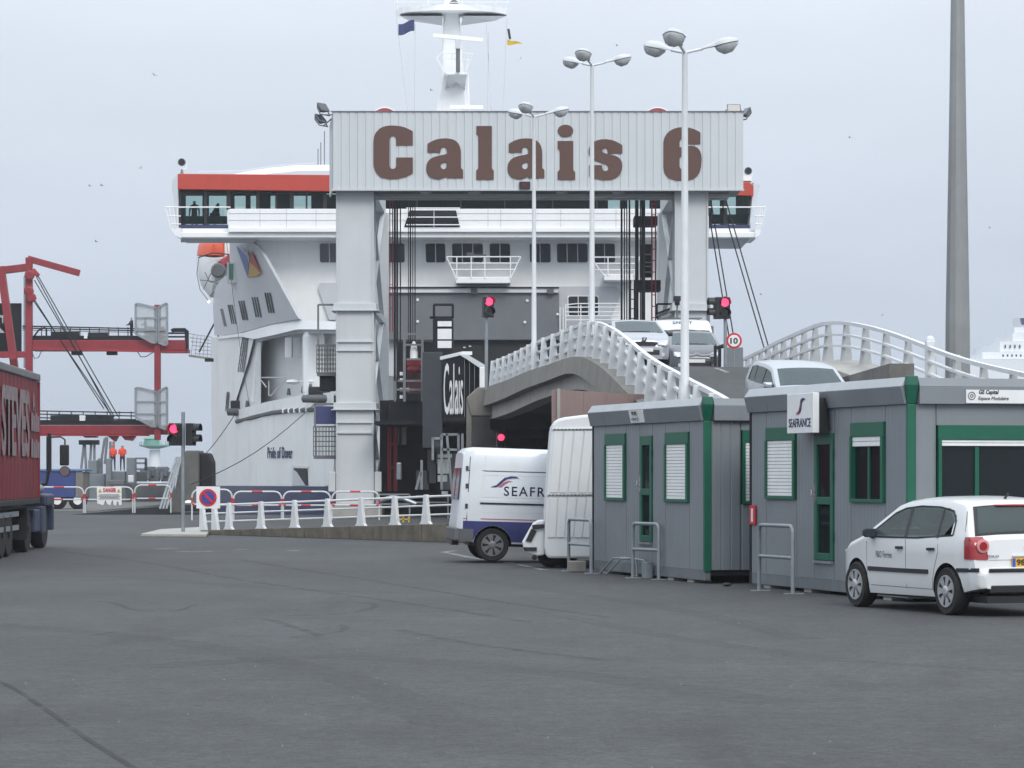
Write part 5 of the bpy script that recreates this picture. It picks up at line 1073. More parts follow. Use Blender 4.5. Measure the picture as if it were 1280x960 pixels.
# lifeboat on the port side
lb = thing("lifeboat", "lifeboat with orange canopy hanging on the ship's port side", "lifeboat", P(266,378,168))
def lbring(y, sc, z0, top):
    c = P(266,345,y); ww, hh = 2.05*sc, 1.0
    return [c + Vector((ww*math.sin(a), 0, (1.15 if math.cos(a) > 0 else 1.55)*sc**.5*math.cos(a))) for a in [2*math.pi*k/20 for k in range(20)]]
hullr, canr = [], []
for y, sc in ((165.4,.15),(165.8,.55),(166.6,.85),(168,1.0),(172,1.0),(174,.7)):
    c = P(267,327,y); w_ = 1.0*sc
    hullr.append([c + Vector((w_*1.0*u, 0, v*(.55+.45*sc))) for u, v in ((-1,.35),(-1.02,0),(-.95,-.7),(-.7,-1.45),(-.2,-2.1),(.2,-2.1),(.7,-1.45),(.95,-.7),(1.02,0),(1,.35))])
    canr.append([c + Vector((w_*.98*u, 0, .36 + v*(.45+.55*sc)*1.25)) for u, v in ((-1,0),(-.92,.45),(-.62,.85),(-.2,1.0),(.2,1.0),(.62,.85),(.92,.45),(1,0))])
loft(hullr).build("hull", ship_white, lb, smooth=40); loft(canr).build("canopy", boat_orange, lb, smooth=40)
m = MB(); m.tube([P(248,322,165.3), P(266,316,164.9), P(286,318,165.3)], .035, 6); m.build("gunwale", black_paint, lb)
for pts in (((249,320),(246,342),(250,362),(262,378)),((256,340),(262,352),(278,356)),((270,330),(262,345),(254,362)),((276,358),(262,370)),((250,350),(268,352),(280,346))): MB().tube([P(x,y,165-.1*i) for i, (x, y) in enumerate(pts)], .022, 6).build("grab_line", bumper_grey, lb)
MB().tube([P(290,322,166), P(276,332,165.5)], .28, 8).build("davit_arm", dark_red, lb); m = MB(); m.lathe([(.35,-.2),(.45,0),(.35,.2)], P(273,338,165.3), 'y', 12); m.build("davit_sheave", steel_grey, lb)
c = P(261,377,165.4); m = MB(); m.ball(c, .08, 8); m.build("running_lamp", lamp_mat("white_lamp", (1,.93,.85), 3), lb)
# mooring lines
for i, (a, b) in enumerate(((S(295,516,0,-.6), P(214,600,143)), (S(399,500,0,-.8), P(238,606,136)), (P(283,300,150), S(312,508,0,-.5)))):
    pts = [a.lerp(b, k/8) - Vector((0,0,.5*math.sin(math.pi*k/8))) for k in range(9)]
    tag(MB().tube(pts, .022 if i < 2 else .014, 6).build("mooring_line", cable_black if i < 2 else steel_grey, loc=b), ("short mooring line from the ship's outer fairlead to the fender", "long mooring line slanting down across the bow plating", "thin wire hanging from wheelhouse wing to mooring deck")[i], "rope", "mooring lines")
# ------------------------------------------------------------------ red passenger gangway tower at the left
QY = 196.0
gw = thing("boarding_gangway", "red steel passenger gangway tower with two walkways to the ship", "gangway", P(45,594,QY))
def qb(n_, x0, x1, y0, y1, mat, Y=QY, d=2.2, par=None, bev=0): return MB().box(PX(x0,Y), PX(x1,Y), Y, Y+d, PZ(y1,Y), PZ(y0,Y)).build(n_, mat, par or gw, bevel=bev)
def ql(n_, pts, r, mat=port_red, Y=QY, par=None): return MB().tube([P(x,y,Y) for x, y in pts], r, 6).build(n_, mat, par or gw)
def qbm(n_, a, b, w_, mat=port_red, Y=QY, h=None): return MB().beam(P(*a,Y), P(*b,Y), w_, h or w_, up=(0,1,0)).build(n_, mat, gw, bevel=.03)
qbm("tower_post", (36.5,322), (36.5,640), .45); qbm("tower_leg", (1,333), (17,450), .5, port_red, QY-.04); qbm("tower_leg", (17,450), (40,640), .5, port_red, QY+2)
qbm("tower_beam", (-30,342), (36,334), .5); qbm("tower_beam", (-30,444), (36,443), .42); qbm("tower_leg", (-30,300), (-30,640), .5)
m = MB(); m.beam(P(35,323.5,QY), P(99.5,341.5,QY), .45, .40, up=(0,1,0)); m.build("jib", port_red, gw, bevel=.03)
for px, py in ((37,344),(36,364),(39,372)): c = P(px,py,QY-.4); m = MB(); m.lathe([(.25,-.15),(.34,-.1),(.34,.1),(.25,.15)], c, 'y', 12); m.build("sheave", port_red, gw)
qbm("sheave_arm", (41,337), (48,345), .3, dark_red, QY-.3); qbm("sheave_arm", (37,364), (43,375), .35, dark_red, QY-.3)
ad = qb("dark_panel", -10, 26.5, 379, 440, steel_dark, QY+1.5, .2)
for pts in (((0,394),(4,394),(4,404),(2.5,404),(2.5,397),(0,397)), ((0,410),(6,416),(0,416))): m = MB(); m.prism([P(x,y,QY+1.45) for x, y in pts], (0,.03,0)); m.build("painted_mark", paper, ad)
for x in (30.2, 31.8): ql("wire", ((x,345),(x,460)), .03, steel_dark)
# upper walkway
qb("walkway_girder", 38, 232, 425, 438, port_red, QY, 2.0, None, .04)
m = MB(); m.prism([P(38,437,QY-.02), P(232,441,QY-.02), P(232,438.5,QY-.02), P(38,434,QY-.02)], (0,.6,0)); m.build("girder_flange", dark_red, gw)
qb("walkway_side", 40, 205, 419.5, 425, steel_dark, QY+.1, .1)
for x0, x1, y0 in ((64,99,414.5),(110,135,415.5),(43,62,420)): qb("side_plate", x0, x1, y0, 422, steel_dark, QY+.05, .08)
for yy in (408.5, 411): ql("hand_rail", ((28,yy-1),(200,yy+3)), .045, steel_dark, QY+.1); 
for yy in (409, 413.5): ql("hand_rail", ((28,yy-1),(200,yy+2.5)), .03, steel_grey, QY+2)
for k in range(14): ql("rail_post", ((40+k*12,409),(40+k*12,421)), .035, steel_dark, QY+.1)
ql("rail_curve", ((43,420),(48,413),(55,410),(58,410),(58,420)), .06, steel_dark, QY)
qb("walkway_tip", 200, 234.5, 436, 440.5, port_red, QY+.2, 1.6)
for yy in (416.5, 421, 426, 431.5): ql("tip_rail", ((206,yy),(233,yy)), .06, steel_dark, QY+.2)
ql("tip_hood", ((214.5,414),(217,412.5),(231,412.5),(233.5,414),(233.5,436)), .14, steel_dark, QY+.2)
for x in (139, 95): qb("girder_hanger", x-6, x+6, 439, 443.5, steel_dark, QY+.2, .8)
for pts in (((40,440),(43,448),(48,447),(53,437)),((172,440),(176,446),(182,446),(192,440))): ql("hose", pts, .03, black_paint, QY-.1)
qb("lamp_box", 105, 109, 417.5, 423, paper, QY-.05, .1)
# fold-down bridge to the ship
fb_ = MB(); fb_.hexa([P(236,443,QY),P(278,449,QY-8),P(278,452,QY-8),P(236,446,QY)],[P(236,443,QY+2),P(278,449,QY-6),P(278,452,QY-6),P(236,446,QY+2)]); fb_ = fb_.build("landing_ramp", conc_pale, gw)
for k in range(6): MB().tube([P(236+k*1.5,417+k*5,QY), P(262+k*3,421+k*4.5,QY-4), P(277,427+k*4,QY-8)], .025, 5).build("net_rope", galv, fb_)
for k in range(8): MB().tube([P(242+k*4.5,418+k*1.3,QY-k), P(239+k*5,443+k*.8,QY-k)], .02, 5).build("net_rope", galv, fb_)
for a, b in (((268,404),(249,440)),((268,404),(279,441)),((279,443),(266,443))): MB().beam(P(*a,QY-6), P(*b,QY-6), .1, up=(0,1,0)).build("ramp_stay", steel_dark, fb_)
# lower walkway
qb("walkway_girder", 38, 210, 531.5, 543, port_red, QY+.5, 2.0, None, .04); qb("girder_flange", 38, 186, 543.2, 545, dark_red, QY+.4, .6)
qb("walkway_side", 40, 192, 525, 531.3, steel_dark, QY+.6, .1)
for x0, x1 in ((63,99),(107,142)): qb("side_plate", x0, x1, 519, 527, steel_dark, QY+.55, .08)
for yy in (513.5, 517.5, 522): ql("hand_rail", ((40,yy),(170,yy+2.5)), .04, steel_dark, QY+.6)
for k in range(9): ql("rail_post", ((44+k*15,514),(44+k*15,527)), .035, steel_dark, QY+.6)
for pts in (((132,543),(143,552),(148,543)),((150,543),(156,550),(164,551),(170,543)),((100,543),(106,547),(120,547),(121,543))): m = MB(); m.prism([P(x,y,QY+.7) for x, y in pts], (0,1,0)); m.build("girder_bracket", port_red, gw)
qb("lamp_box", 99.5, 106, 519, 526, paper, QY+.45, .1)
# mast at the ship end with glazed screens
qbm("screen_mast", (197,381), (197,550), .42)
def screen(y0, y1, name_):
    pts = [[(169.5,y0),(174,y0),(196,y0+5),(196,y1),(190,y1),(169.5,y1-11)], [(198,y0+4),(207.5,y0-.5),(209,y0-.5),(209,y1+3),(205,y1+3),(198,y1)]]
    for p in pts:
        m = MB(); m.prism([P(x,y,QY-.3) for x, y in p], (0,.04,0)); f_ = m.build("screen_pane", SCREEN, gw)
        for a, b in zip(p, p[1:] + p[:1]): MB().beam(P(*a,QY-.35), P(*b,QY-.35), .14, up=(0,1,0)).build("screen_frame", galv, f_)
        xm0, xm1 = min(q[0] for q in p), max(q[0] for q in p)
        for t_ in (.36, .68): MB().beam(P(xm0,lerp(y0,y1,t_),QY-.35), P(xm1,lerp(y0,y1,t_),QY-.35), .11, up=(0,1,0)).build("screen_bar", galv, f_)
SCREEN = glass_mat("hazy_screen", (.50,.52,.53), .4, alpha=.62)
[setattr(n_.inputs[0], "default_value", (.93,.95,.96,1)) for n_ in SCREEN.node_tree.nodes if n_.type == "BSDF_TRANSPARENT"]
screen(380, 428, "u"); screen(485, 533, "l")
qb("screen_seat", 184, 205, 408, 425, steel_grey, QY+.2, .6)
for a, b in (((45,345),(140,521)),((47,344),(148,521)),((43,350),(143,521)),((42,376),(140,520)),((44,376),(130,511))): ql("support_wire", (a, b), .035, steel_dark, QY-.6)

# ------------------------------------------------------------------ people
def person(label, foot, hgt, top, legs, yaw=0, arms='down', cat="person", hat=None, scale_w=1.0):
    sk = hgt / 1.75; foot = Vector(foot)
    V = [(0,0,.95),(0,0,1.15),(0,0,1.38),(0,0,1.50),(0,.01,1.58),(0,.0,1.68),(.10,0,.90),(.11,.02,.48),(.11,-.02,.08),(.12,.10,.04),(-.10,0,.90),(-.11,.02,.48),(-.12,-.02,.08),(-.13,.10,.04),(.19,0,1.40),(-.19,0,1.40)]
    if arms == 'fold': A = [(.25,.04,1.14),(.08,.20,1.16),(-.25,.04,1.14),(-.06,.21,1.12)]
    elif arms == 'lean': A = [(.26,.12,1.18),(.22,.36,1.10),(-.26,.12,1.18),(-.20,.36,1.10)]
    else: A = [(.25,-.02,1.12),(.25,.08,.88),(-.25,-.02,1.12),(-.25,.08,.88)]
    V += A
    Ed = [(0,1),(1,2),(2,3),(3,4),(4,5),(0,6),(6,7),(7,8),(8,9),(0,10),(10,11),(11,12),(12,13),(2,14),(2,15),(14,16),(16,17),(15,18),(18,19)]
    rad = [.15,.145,.16,.06,.075,.095,.095,.068,.05,.045,.095,.068,.05,.045,.075,.075,.055,.042,.055,.042]
    me = bpy.data.meshes.new("body"); me.from_pydata([Vector(v)*sk for v in V], Ed, [])
    o = bpy.data.objects.new("body", me); COL.objects.link(o); md = o.modifiers.new("s", 'SKIN')
    for i, sv in enumerate(me.skin_vertices[0].data): sv.radius = (rad[i]*sk*scale_w, rad[i]*sk*.85); sv.use_root = (i == 0)
    sb = o.modifiers.new("d", 'SUBSURF'); sb.levels = 1; sb.render_levels = 1
    dg = bpy.context.evaluated_depsgraph_get(); dg.update(); bm_ = bpy.data.meshes.new_from_object(o.evaluated_get(dg)); bpy.data.objects.remove(o)
    bm_.materials.clear()
    for mt in (legs, top, skin, hair_m, black): bm_.materials.append(mt)
    for p in bm_.polygons:
        z = p.center.z / sk; hand = abs(p.center.x) > .17*sk and z < .98 and z > .7
        p.material_index = 4 if z < .09 else 0 if z < .98 else 1 if z < 1.49 else 2 if z < 1.66 else 3
        p.use_smooth = True
    bm_.name = "person"; b = bpy.data.objects.new("person", bm_); COL.objects.link(b); b.location = foot; b.rotation_euler = (0,0,R(yaw))
    tag(b, label, cat)
    f_ = MB(); z = 1.63*sk
    def loc(n_, mm, mat):
        ob = mm.build(n_, mat); ob.parent = b; return ob
    fm = MB(); fm.ball((0, .085*sk, z-.01), .02*sk, 6, sz=1.4); loc("nose", fm, skin)
    for s in (-1, 1):
        fm = MB(); fm.ball((s*.032*sk, .078*sk, z+.025*sk), .011*sk, 6); loc("eye", fm, black); fm = MB(); fm.ball((s*.085*sk, 0, z), .022*sk, 6, sx=.5, sz=1.3); loc("ear", fm, skin)
    if hat: fm = MB(); fm.lathe([(.105*sk, z+.06*sk), (.10*sk, z+.11*sk), (.05*sk, z+.145*sk)], (0,0,0), 'z', 12); fm.box(-.07*sk,.07*sk,.05*sk,.17*sk,z+.06*sk,z+.075*sk); loc("cap", fm, hat)
    return b
WZ = PZ(588, 186)
person("worker in orange-red jacket and cap with folded arms, nearer the red girder bracket", (PX(141.5,186), 186, PZ(588.5,186)), 1.68, hivis, cloth_navy, 170, 'fold', hat=hivis, scale_w=1.2)
person("bareheaded worker in orange-red jacket with folded arms, beside a capped colleague", (PX(153,186), 186, PZ(588.5,186)), 1.70, hivis, cloth_navy, 190, 'fold', scale_w=1.2)
person("person in dark clothes walking on the upper red walkway", (PX(164.5,QY+.9), QY+.9, PZ(425,QY+.9)), 1.6, cloth_navy, cloth_navy, 120, 'lean')
person("person in dark clothes with orange bag behind the upper glazed screen", (PX(182,QY+.9), QY+.9, PZ(425,QY+.9)), 1.6, steel_grey, cloth_navy, 90, 'lean', hat=None)
person("dark figure standing at the ship's wheelhouse wing window", (PX(243,FY+.6), FY+.6, PZ(290,FY)), 1.75, cloth_navy, cloth_navy, 180)
ch = thing("helmsman_chair", "dark high-backed chair inside the ship's wheelhouse wing", "chair", P(270,286,FY+.8))
qb2 = lambda n_, x0, x1, y0, y1, Y, d: MB().box(PX(x0,Y), PX(x1,Y), Y, Y+d, PZ(y1,Y), PZ(y0,Y)).build(n_, steel_dark, ch, bevel=.04)
qb2("seat", 262, 274, 266, 270, FY+.8, .5); m = MB(); m.prism([P(264,267,FY+1.2), P(274,267,FY+1.2), P(274,254,FY+1.2), P(271.5,254,FY+1.2)], (0,.12,0)); m.build("backrest", steel_dark, ch); qb2("pedestal", 267, 269, 270, 289, FY+1, .12)

# ------------------------------------------------------------------ quay equipment behind the barriers
eq = thing("mooring_platform", "grey steel quay platform where two orange-jacketed workers stand", "platform", P(150,640,186))
eb = lambda n_, x0, x1, y0, y1, Y=184, d=2, mat=quay_grey: MB().box(PX(x0,Y), PX(x1,Y), Y, Y+d, max(0.0, PZ(y1,Y)), PZ(y0,Y)).build(n_, mat, eq, bevel=.05)
eb("stand_deck", 133, 157, 589, 646, 185, 3); eb("side_panel", 132, 139, 573, 646, 184.5, .6); eb("side_panel", 158, 169, 572, 605, 184.5, .8); eb("machine_house", 110, 121, 575, 592, 186, 2); eb("machine_base", 108, 131, 592, 646, 186, 2)
eb("cabinet", 122, 126, 573, 592, 187, 1); eb("low_deck", 105, 212, 604, 640, 190, 3, steel_grey); eb("plinth", 133, 155, 600, 606, 183.5, .6, steel_grey); eb("notice", 160, 167, 594, 603, 183, .1, paper)
for x0, y0, x1, y1 in ((101,590,105,555),(108,594,106,555),(112,588,114,556),(118,575,118,554),(126,580,131,548),(131,580,134,548),(138,573,138,552),(142,573,142,552),(131,548,135,547)): MB().tube([P(x0,y0,187), P(x1,y1,187)], .09, 6).build("guide_post", quay_grey, eq)
for x in (105, 116): c = P(x,554,187); MB().box(c.x-.3,c.x+.4,c.y-.3,c.y+.3,c.z-.1,c.z+.2).build("post_cap", steel_dark, eq)
for a, b in (((169,573),(183,573)),((183,573),(183,587)),((169,579),(183,579)),((182,574),(182,590)),((169,586.5),(212,586.5)),((202,586.5),(202,600)),((185,587),(185,600))): MB().beam(P(*a,186), P(*b,186), .12, up=(0,1,0)).build("rail", quay_grey, eq)
for k in range(7): c = P(176+k*5, 596-(k % 3)*3, 187); MB().box(c.x-.35,c.x+.35,c.y+k*.13,c.y+.8+k*.13,c.z-.3,c.z+.35).build("winch_part", quay_grey if k % 2 else steel_grey, eq, bevel=.05)
fn = thing("fender_dolphin", "big leaning concrete fender slab beside the ship's bow", "fender", P(238,640,141))
m = MB(); m.prism([P(x,y,141) for x, y in ((212,641),(227,572),(232,563),(248,563),(248,642))], (0,2.5,0)); m.build("slab", conc_dark, fn, bevel=.06)
m = MB(); m.prism([P(x,y,141.5) for x, y in ((248.3,642),(248.3,566),(260,566),(264.5,578),(265,642))], (0,2,0)); m.build("rubber_face", black, fn, bevel=.1)
for k in range(3): MB().beam(P(200+k*4,636,140), P(221+k*3,571,140.5), .10, .12, up=(0,1,0)).build("steel_guide", galv, fn)
x, y = PX(193,140), 140; m = MB(); m.box(x-.5,x+.3,y,y+.6,.0,.45)
cl_ = thing("mooring_hook", "small black mooring hook with white top on the quay", "hook", (x+2, 138, 0))
MB().box(x+1.6,x+2.8,137.6,138.4,.03,.35).build("base", black_paint, cl_, bevel=.05); MB().ball((x+1.9,138,.42), .24, 8, sz=.6).build("top", paper, cl_, smooth=60)
# harbour beacon beyond
bc = thing("harbour_beacon", "slim white beacon tower with pale green lantern in the distance", "beacon", (PX(193.5,600), 600, -3))
X = PX(193.5,600); m = MB(); m.lathe([(1.5,-3),(1.1,PZ(562,600))], (X,600,0), 'z', 14); m.build("tower", far_white, bc, smooth=40); m = MB(); m.lathe([(1.1,PZ(561,600)),(3.3,PZ(557.5,600)),(3.3,PZ(556,600))], (X,600,0), 'z', 14); m.build("gallery", pale_green, bc); m = MB(); m.lathe([(1.6,PZ(556,600)),(1.6,PZ(549,600)),(1.9,PZ(548.5,600)),(.3,PZ(545,600))], (X-.6,600,0), 'z', 12); m.build("lantern", pale_green, bc)
m = MB()
for k in range(10): a = 2*math.pi*k/10; m.beam((X+3.1*math.cos(a),600+3.1*math.sin(a),PZ(556,600)), (X+3.1*math.cos(a),600+3.1*math.sin(a),PZ(552,600)), .15)
tag(m.build("gallery_rail", pale_green, bc), kind='stuff')
# blue box trailer behind the danger barrier
bt = thing("box_trailer", "low blue box trailer with pale blue roof parked on the quay", "trailer", (PX(75,146), 146, 0))
tb = lambda n_, x0, x1, y0, y1, Y, d, mat: MB().box(PX(x0,Y), PX(x1,Y), Y, Y+d, PZ(y1,Y), PZ(y0,Y)).build(n_, mat, bt, bevel=.04)
tb("box", 20, 94, 589, 622, 146, 2.4, box_blue); tb("tail_panel", 94.2, 104, 589.5, 622, 146, 2.3, M("weathered_grey_board", (.20,.19,.18), .8, var=.3)); tb("roof", 18, 106, 586, 588.8, 145.9, 2.6, box_blue_top); tb("chassis", 20, 104, 622.2, 627, 146.2, 2, steel_dark)
for px in (72, 97.5):
    wh = MB().lathe([(.42,-.14),(.47,-.1),(.47,.1),(.42,.14)], (PX(px,146.2),146.2,.47), 'y', 16).build("wheel", black, bt, smooth=40); MB().lathe([(.22,-.16),(.22,-.145)], (PX(px,146.2),146.2,.47), 'y', 14).build("rim", paper, wh)

# ------------------------------------------------------------------ red and white barriers
def barrier(label, px0, px1, pyt, pyb, Y, group, z0=0):
    x0, x1 = PX(px0,Y), PX(px1,Y); zt = PZ(pyt,Y); zb_ = z0
    t = thing("hoop_barrier", label, "barrier", ((x0+x1)/2, Y, zb_), group); r = min(.28, (zt-zb_)*.25); a = .034
    def arcp(cx, cz, a0, a1): return [Vector((cx + r*math.cos(R(lerp(a0,a1,k/4))), Y, cz + r*math.sin(R(lerp(a0,a1,k/4))))) for k in range(5)]
    pts = [Vector((x0,Y,zb_))] + arcp(x0+r, zt-r, 180, 90) + arcp(x1-r, zt-r, 90, 0) + [Vector((x1,Y,zb_))]
    MB().tube(pts, a, 8).build("frame", white_paint, t, smooth=40)
    zm = lerp(zb_, zt, .52); MB().tube([(x0,Y,zm),(x1,Y,zm)], a*.9, 8).build("crossbar", white_paint, t, smooth=40)
    w_ = x1-x0
    for z, u0, u1 in ((zt,.38,.60),(zm,.0,.06),(zm,.38,.58),(zm,.94,1.0)): MB().tube([(x0+w_*u0,Y,z),(x0+w_*u1,Y,z)], a*1.12, 8).build("red_band", red_band, t, smooth=40)
    for xx in (x0, x1): MB().tube([(xx,Y,zm+.04),(xx,Y,zm+.26)], a*1.12, 8).build("red_band", red_band, t, smooth=40)
    return t
gq = "red and white barriers across the quay"
barrier("red and white hoop barrier in front of the blue box trailer", 44, 104.5, 609, 641, 134, gq); db = barrier("red and white hoop barrier carrying the danger notice", 106.5, 166, 609, 641.5, 133.6, gq); barrier("red and white hoop barrier between danger notice and fender slab", 168.5, 213.5, 606.5, 641, 134, gq)
gq = "red and white barriers behind the white railing"
barrier("red and white hoop barrier behind the no-parking sign", 240, 290, 612, 650, 112, gq, .0); barrier("red and white hoop barrier right of the no-parking sign", 292, 352, 614.5, 650, 112.4, gq, 0)
barrier("red and white hoop barrier below the ship's side door", 354, 413, 614.5, 650, 112, gq, 0); barrier("red and white hoop barrier at the foot of the portal's left leg", 415, 474, 614.5, 650, 112.4, gq, 0)
ds = thing("danger_sign", "white danger notice with torn lower edge on the middle barrier", "sign", P(137,630,133.5))
m = MB(); m.prism([P(x,y,133.5) for x, y in ((121,608.5),(152,608.5),(152,631),(149,631.5),(148,627),(146,627),(145,632),(142,631),(141,625),(139,628),(138,631.5),(134,630),(132,625),(130,629),(129,631.5),(121.5,629))], (0,.02,0)); m.build("board", paper, ds)
lettering("lettering", "DANGER", sign_red, ds, P(129,615,133.48), (1,0,0), up, (16)*133.5/FPX, 5*133.5/FPX, bold=.03, depth=.01)
for k, (a, b) in enumerate(((124,149),(122.5,150.5),(125,148),(123,150))): MB().box(PX(a,133.5), PX(b,133.5), 133.48, 133.498, PZ(618.6+k*1.7,133.5), PZ(618.1+k*1.7,133.5)).build("text_line", ink, ds)
for px in (125, 148.5):
    m = MB(); m.prism([P(px-2.6,615.2,133.48), P(px+2.6,615.2,133.48), P(px,610.6,133.48)], (0,.015,0)); tr_ = m.build("warning_triangle", sign_yellow, ds); MB().box(PX(px-.35,133.5), PX(px+.35,133.5), 133.47, 133.479, PZ(614.6,133.5), PZ(612,133.5)).build("warning_mark", ink, tr_)
np_ = thing("no_parking_sign", "square white no-parking sign tied to the white railing", "sign", P(260,630,82))
c = P(260,622,82.0); MB().box(PX(245.5,82), PX(275,82), 82, 82.03, PZ(635.5,82), PZ(608,82)).build("board", paper, np_)
m = MB(); m.lathe([(.25,-.012),(.25,.0)], c+Vector((0,-.003,0)), 'y', 28); m.build("red_ring", sign_red, np_); m = MB(); m.lathe([(.185,-.012),(.185,0)], c+Vector((0,-.016,0)), 'y', 28); m.build("blue_disc", sign_blue, np_)
MB().beam(c+Vector((-.14,-.032,.14)), c+Vector((.14,-.032,-.14)), .07, .006, up=(0,1,0)).build("slash", sign_red, np_)

# ------------------------------------------------------------------ traffic lights
def signal(label, px, py, Y, zbase, yaw=0, lit=0, side=None, pole_dx=0.0, above=.12, k=1.0, pole=True):
    c = P(px, py, Y); t = thing("traffic_light", label, "traffic light", (c.x+pole_dx, Y, zbase), "red traffic lights")
    if pole: MB().tube([(c.x+pole_dx,Y+.1,zbase),(c.x+pole_dx,Y+.1,c.z+.33*k+above)], .055*k, 10).build("pole", galv, t, smooth=40)
    def head(cx, cy, yw, show):
        rot = Matrix.Rotation(R(yw), 4, 'Z'); o = Vector((cx, cy, c.z))
        q = lambda x, y, z: o + rot @ Vector((x*k, y*k, z*k))
        m = MB(); m.hexa([q(-.17,-.1,-.33),q(.17,-.1,-.33),q(.17,.12,-.33),q(-.17,.12,-.33)],[q(-.17,-.1,.33),q(.17,-.1,.33),q(.17,.12,.33),q(-.17,.12,.33)]); h = m.build("housing", black_paint, t, bevel=.02)
        for j, zz in enumerate((.16, -.16)):
            disc = [q(.125*math.cos(2*math.pi*i/18), -.125, zz+.125*math.sin(2*math.pi*i/18)) for i in range(18)]
            m = MB(); m.prism(disc, rot @ Vector((0,.02*k,0))); m.build("lens", red_glow if (j == 0 and show) else lens_dark, h)
            m = MB(); rows = [[q(.15*math.cos(R(a)), d, zz+.15*math.sin(R(a))) for a in range(-20, 201, 20)] for d in (-.10, -.30)]
            rows[1] = [p + Vector((0,0,.0)) for p in rows[1]]; m.grid(rows, thick=(0,0,.012)); m.build("visor", black_paint, h, smooth=50)
        return h
    head(c.x, Y, yaw, True)
    if side is not None: head(c.x+side[0], Y+.05, side[1], False)
    return t
signal("two-headed traffic light on grey pole at the island kerb", 219, 543, 84.5, .09, -14, 0, (.46, 75), .22, .33)
signal("traffic light showing red before the ship's grey bow door", 610, 383.5, 104, 4.85, 18, 0, None, -.06, .02, 1.15)
signal("traffic light showing red above the round speed sign", 905, 385, 92, rz(92)+.3, 10, 0, (-.2, -80), .05, .04, 1.05)
signal("red light hanging in the dark below the viaduct", 626, 552, 106, 0, 5, 0, None, 0, .0, .95)
sp = thing("speed_sign", "round white speed sign with red ring on the far kerb of the viaduct", "sign", P(917,445,91))
c = P(917.5,426,91); MB().tube([(c.x,91.05,rz(91)+.2),(c.x,91.05,c.z)], .03, 8).build("post", galv, sp); MB().lathe([(.25,-.015),(.25,.015)], c, 'y', 28).build("red_ring", sign_red, sp); MB().lathe([(.185,-.012),(.185,0)], c+Vector((0,-.02,0)), 'y', 28).build("white_disc", paper, sp)
lettering("lettering", "10", ink, sp, c+Vector((-.12,-.037,-.095)), (1,0,0), up, .24, .19, bold=.03)
bx_ = thing("kerb_cabinet", "grey cabinet with chain posts beside the round speed sign", "cabinet", P(917,450,92.5)); MB().box(PX(906,92.5), PX(929,92.5), 92.5, 92.9, rz(92)+.0, PZ(434,92.5)).build("box", quay_grey, bx_, bevel=.02)
for px in (894, 899.5): MB().tube([(PX(px,92.5),92.5,rz(92)+.1),(PX(px,92.5),92.5,PZ(432,92.5))], .05, 8).build("post", black_paint, bx_)
MB().tube([P(893,432,92.5), P(896.5,434.5,92.5), P(905,432,92.5)], .06, 6).build("chain", black_paint, bx_)
hp = thing("height_gauge", "dark hooked gauge post standing at the right leg of the portal", "post", P(887,400,115)); MB().tube([P(885.5,440,115), P(885.5,378,115), P(886.5,376.5,115), P(889,376.5,115)], .06, 8).build("post", steel_grey, hp); MB().tube([P(886,408,115), P(890.5,408,115), P(890.5,440,115)], .05, 8).build("bar", steel_grey, hp)

# ------------------------------------------------------------------ far ferry at the right, other bits of harbour
ff = thing("distant_ferry", "hazy white ferry moored far off at the right edge", "ship", (PX(1290,520), 520, -3))
fb2 = lambda n_, x0, x1, y0, y1, Y=520, d=30, mat=far_white: MB().box(PX(x0,Y), PX(x1,Y), Y, Y+d, PZ(y1,Y), PZ(y0,Y)).build(n_, mat, ff)
fb2("hull", 1212, 1420, 449, 625); fb2("upper_deck", 1228, 1420, 440, 448.8, 522); fb2("deckhouse", 1250, 1420, 427, 439.8, 524); fb2("deckhouse_top", 1266, 1400, 416, 426.8, 525, 20); fb2("roof_house", 1268, 1300, 409, 415.8, 526, 10)
m = MB(); m.prism([P(x,y,527) for x, y in ((1274,396),(1296,396),(1296,408.8),(1277,408.8))], (0,8,0)); m.build("funnel", far_white, ff); m = MB(); m.prism([P(x,y,526.9) for x, y in ((1275,397.5),(1296,397.5),(1296,404),(1277,406))], (0,-.2,0)); m.build("funnel_band", navy, ff)
for k in range(6): fb2("window", 1253+k*5.5, 1255+k*5.5, 443, 446, 519.7, .2, win_dark)
for k in range(4): fb2("window", 1256+k*6, 1257.6+k*6, 431, 435, 523.7, .2, win_dark)
for k in range(8): fb2("rail_post", 1214+k*5, 1214.4+k*5, 446, 449, 520.5, .1, ship_grey)

# ------------------------------------------------------------------ gulls
def gull(px, py, Y, yaw, bank, label):
    c = P(px, py, Y); rot = Matrix.Rotation(R(yaw), 4, 'Z') @ Matrix.Rotation(R(bank), 4, 'Y')
    q = lambda x, y, z: c + rot @ Vector((x, y, z))
    m = MB(); rows = []
    for y, r in ((-.22,.01),(-.15,.04),(0,.07),(.13,.05),(.2,.03),(.25,.005)): rows.append([q(r*math.cos(2*math.pi*k/8), y, r*.9*math.sin(2*math.pi*k/8)) for k in range(8)])
    b = loft(rows); n = len(b.v)
    for s in (-1, 1):
        w1 = [q(s*.05,.08,.03), q(s*.05,-.08,.03), q(s*.32,-.06,.16), q(s*.32,.10,.16)]; b.prism(w1, (0,0,.012)); w2 = [q(s*.32,.10,.161), q(s*.32,-.05,.161), q(s*.66,-.10,.08)]; b.prism(w2, (0,0,.01))
    b.prism([q(-.05,-.2,0), q(.05,-.2,0), q(.07,-.32,.0), q(-.07,-.32,.0)], (0,0,.012))
    tag(b.build("seagull", gull_m, loc=c), label, "gull", "gulls in the grey sky")
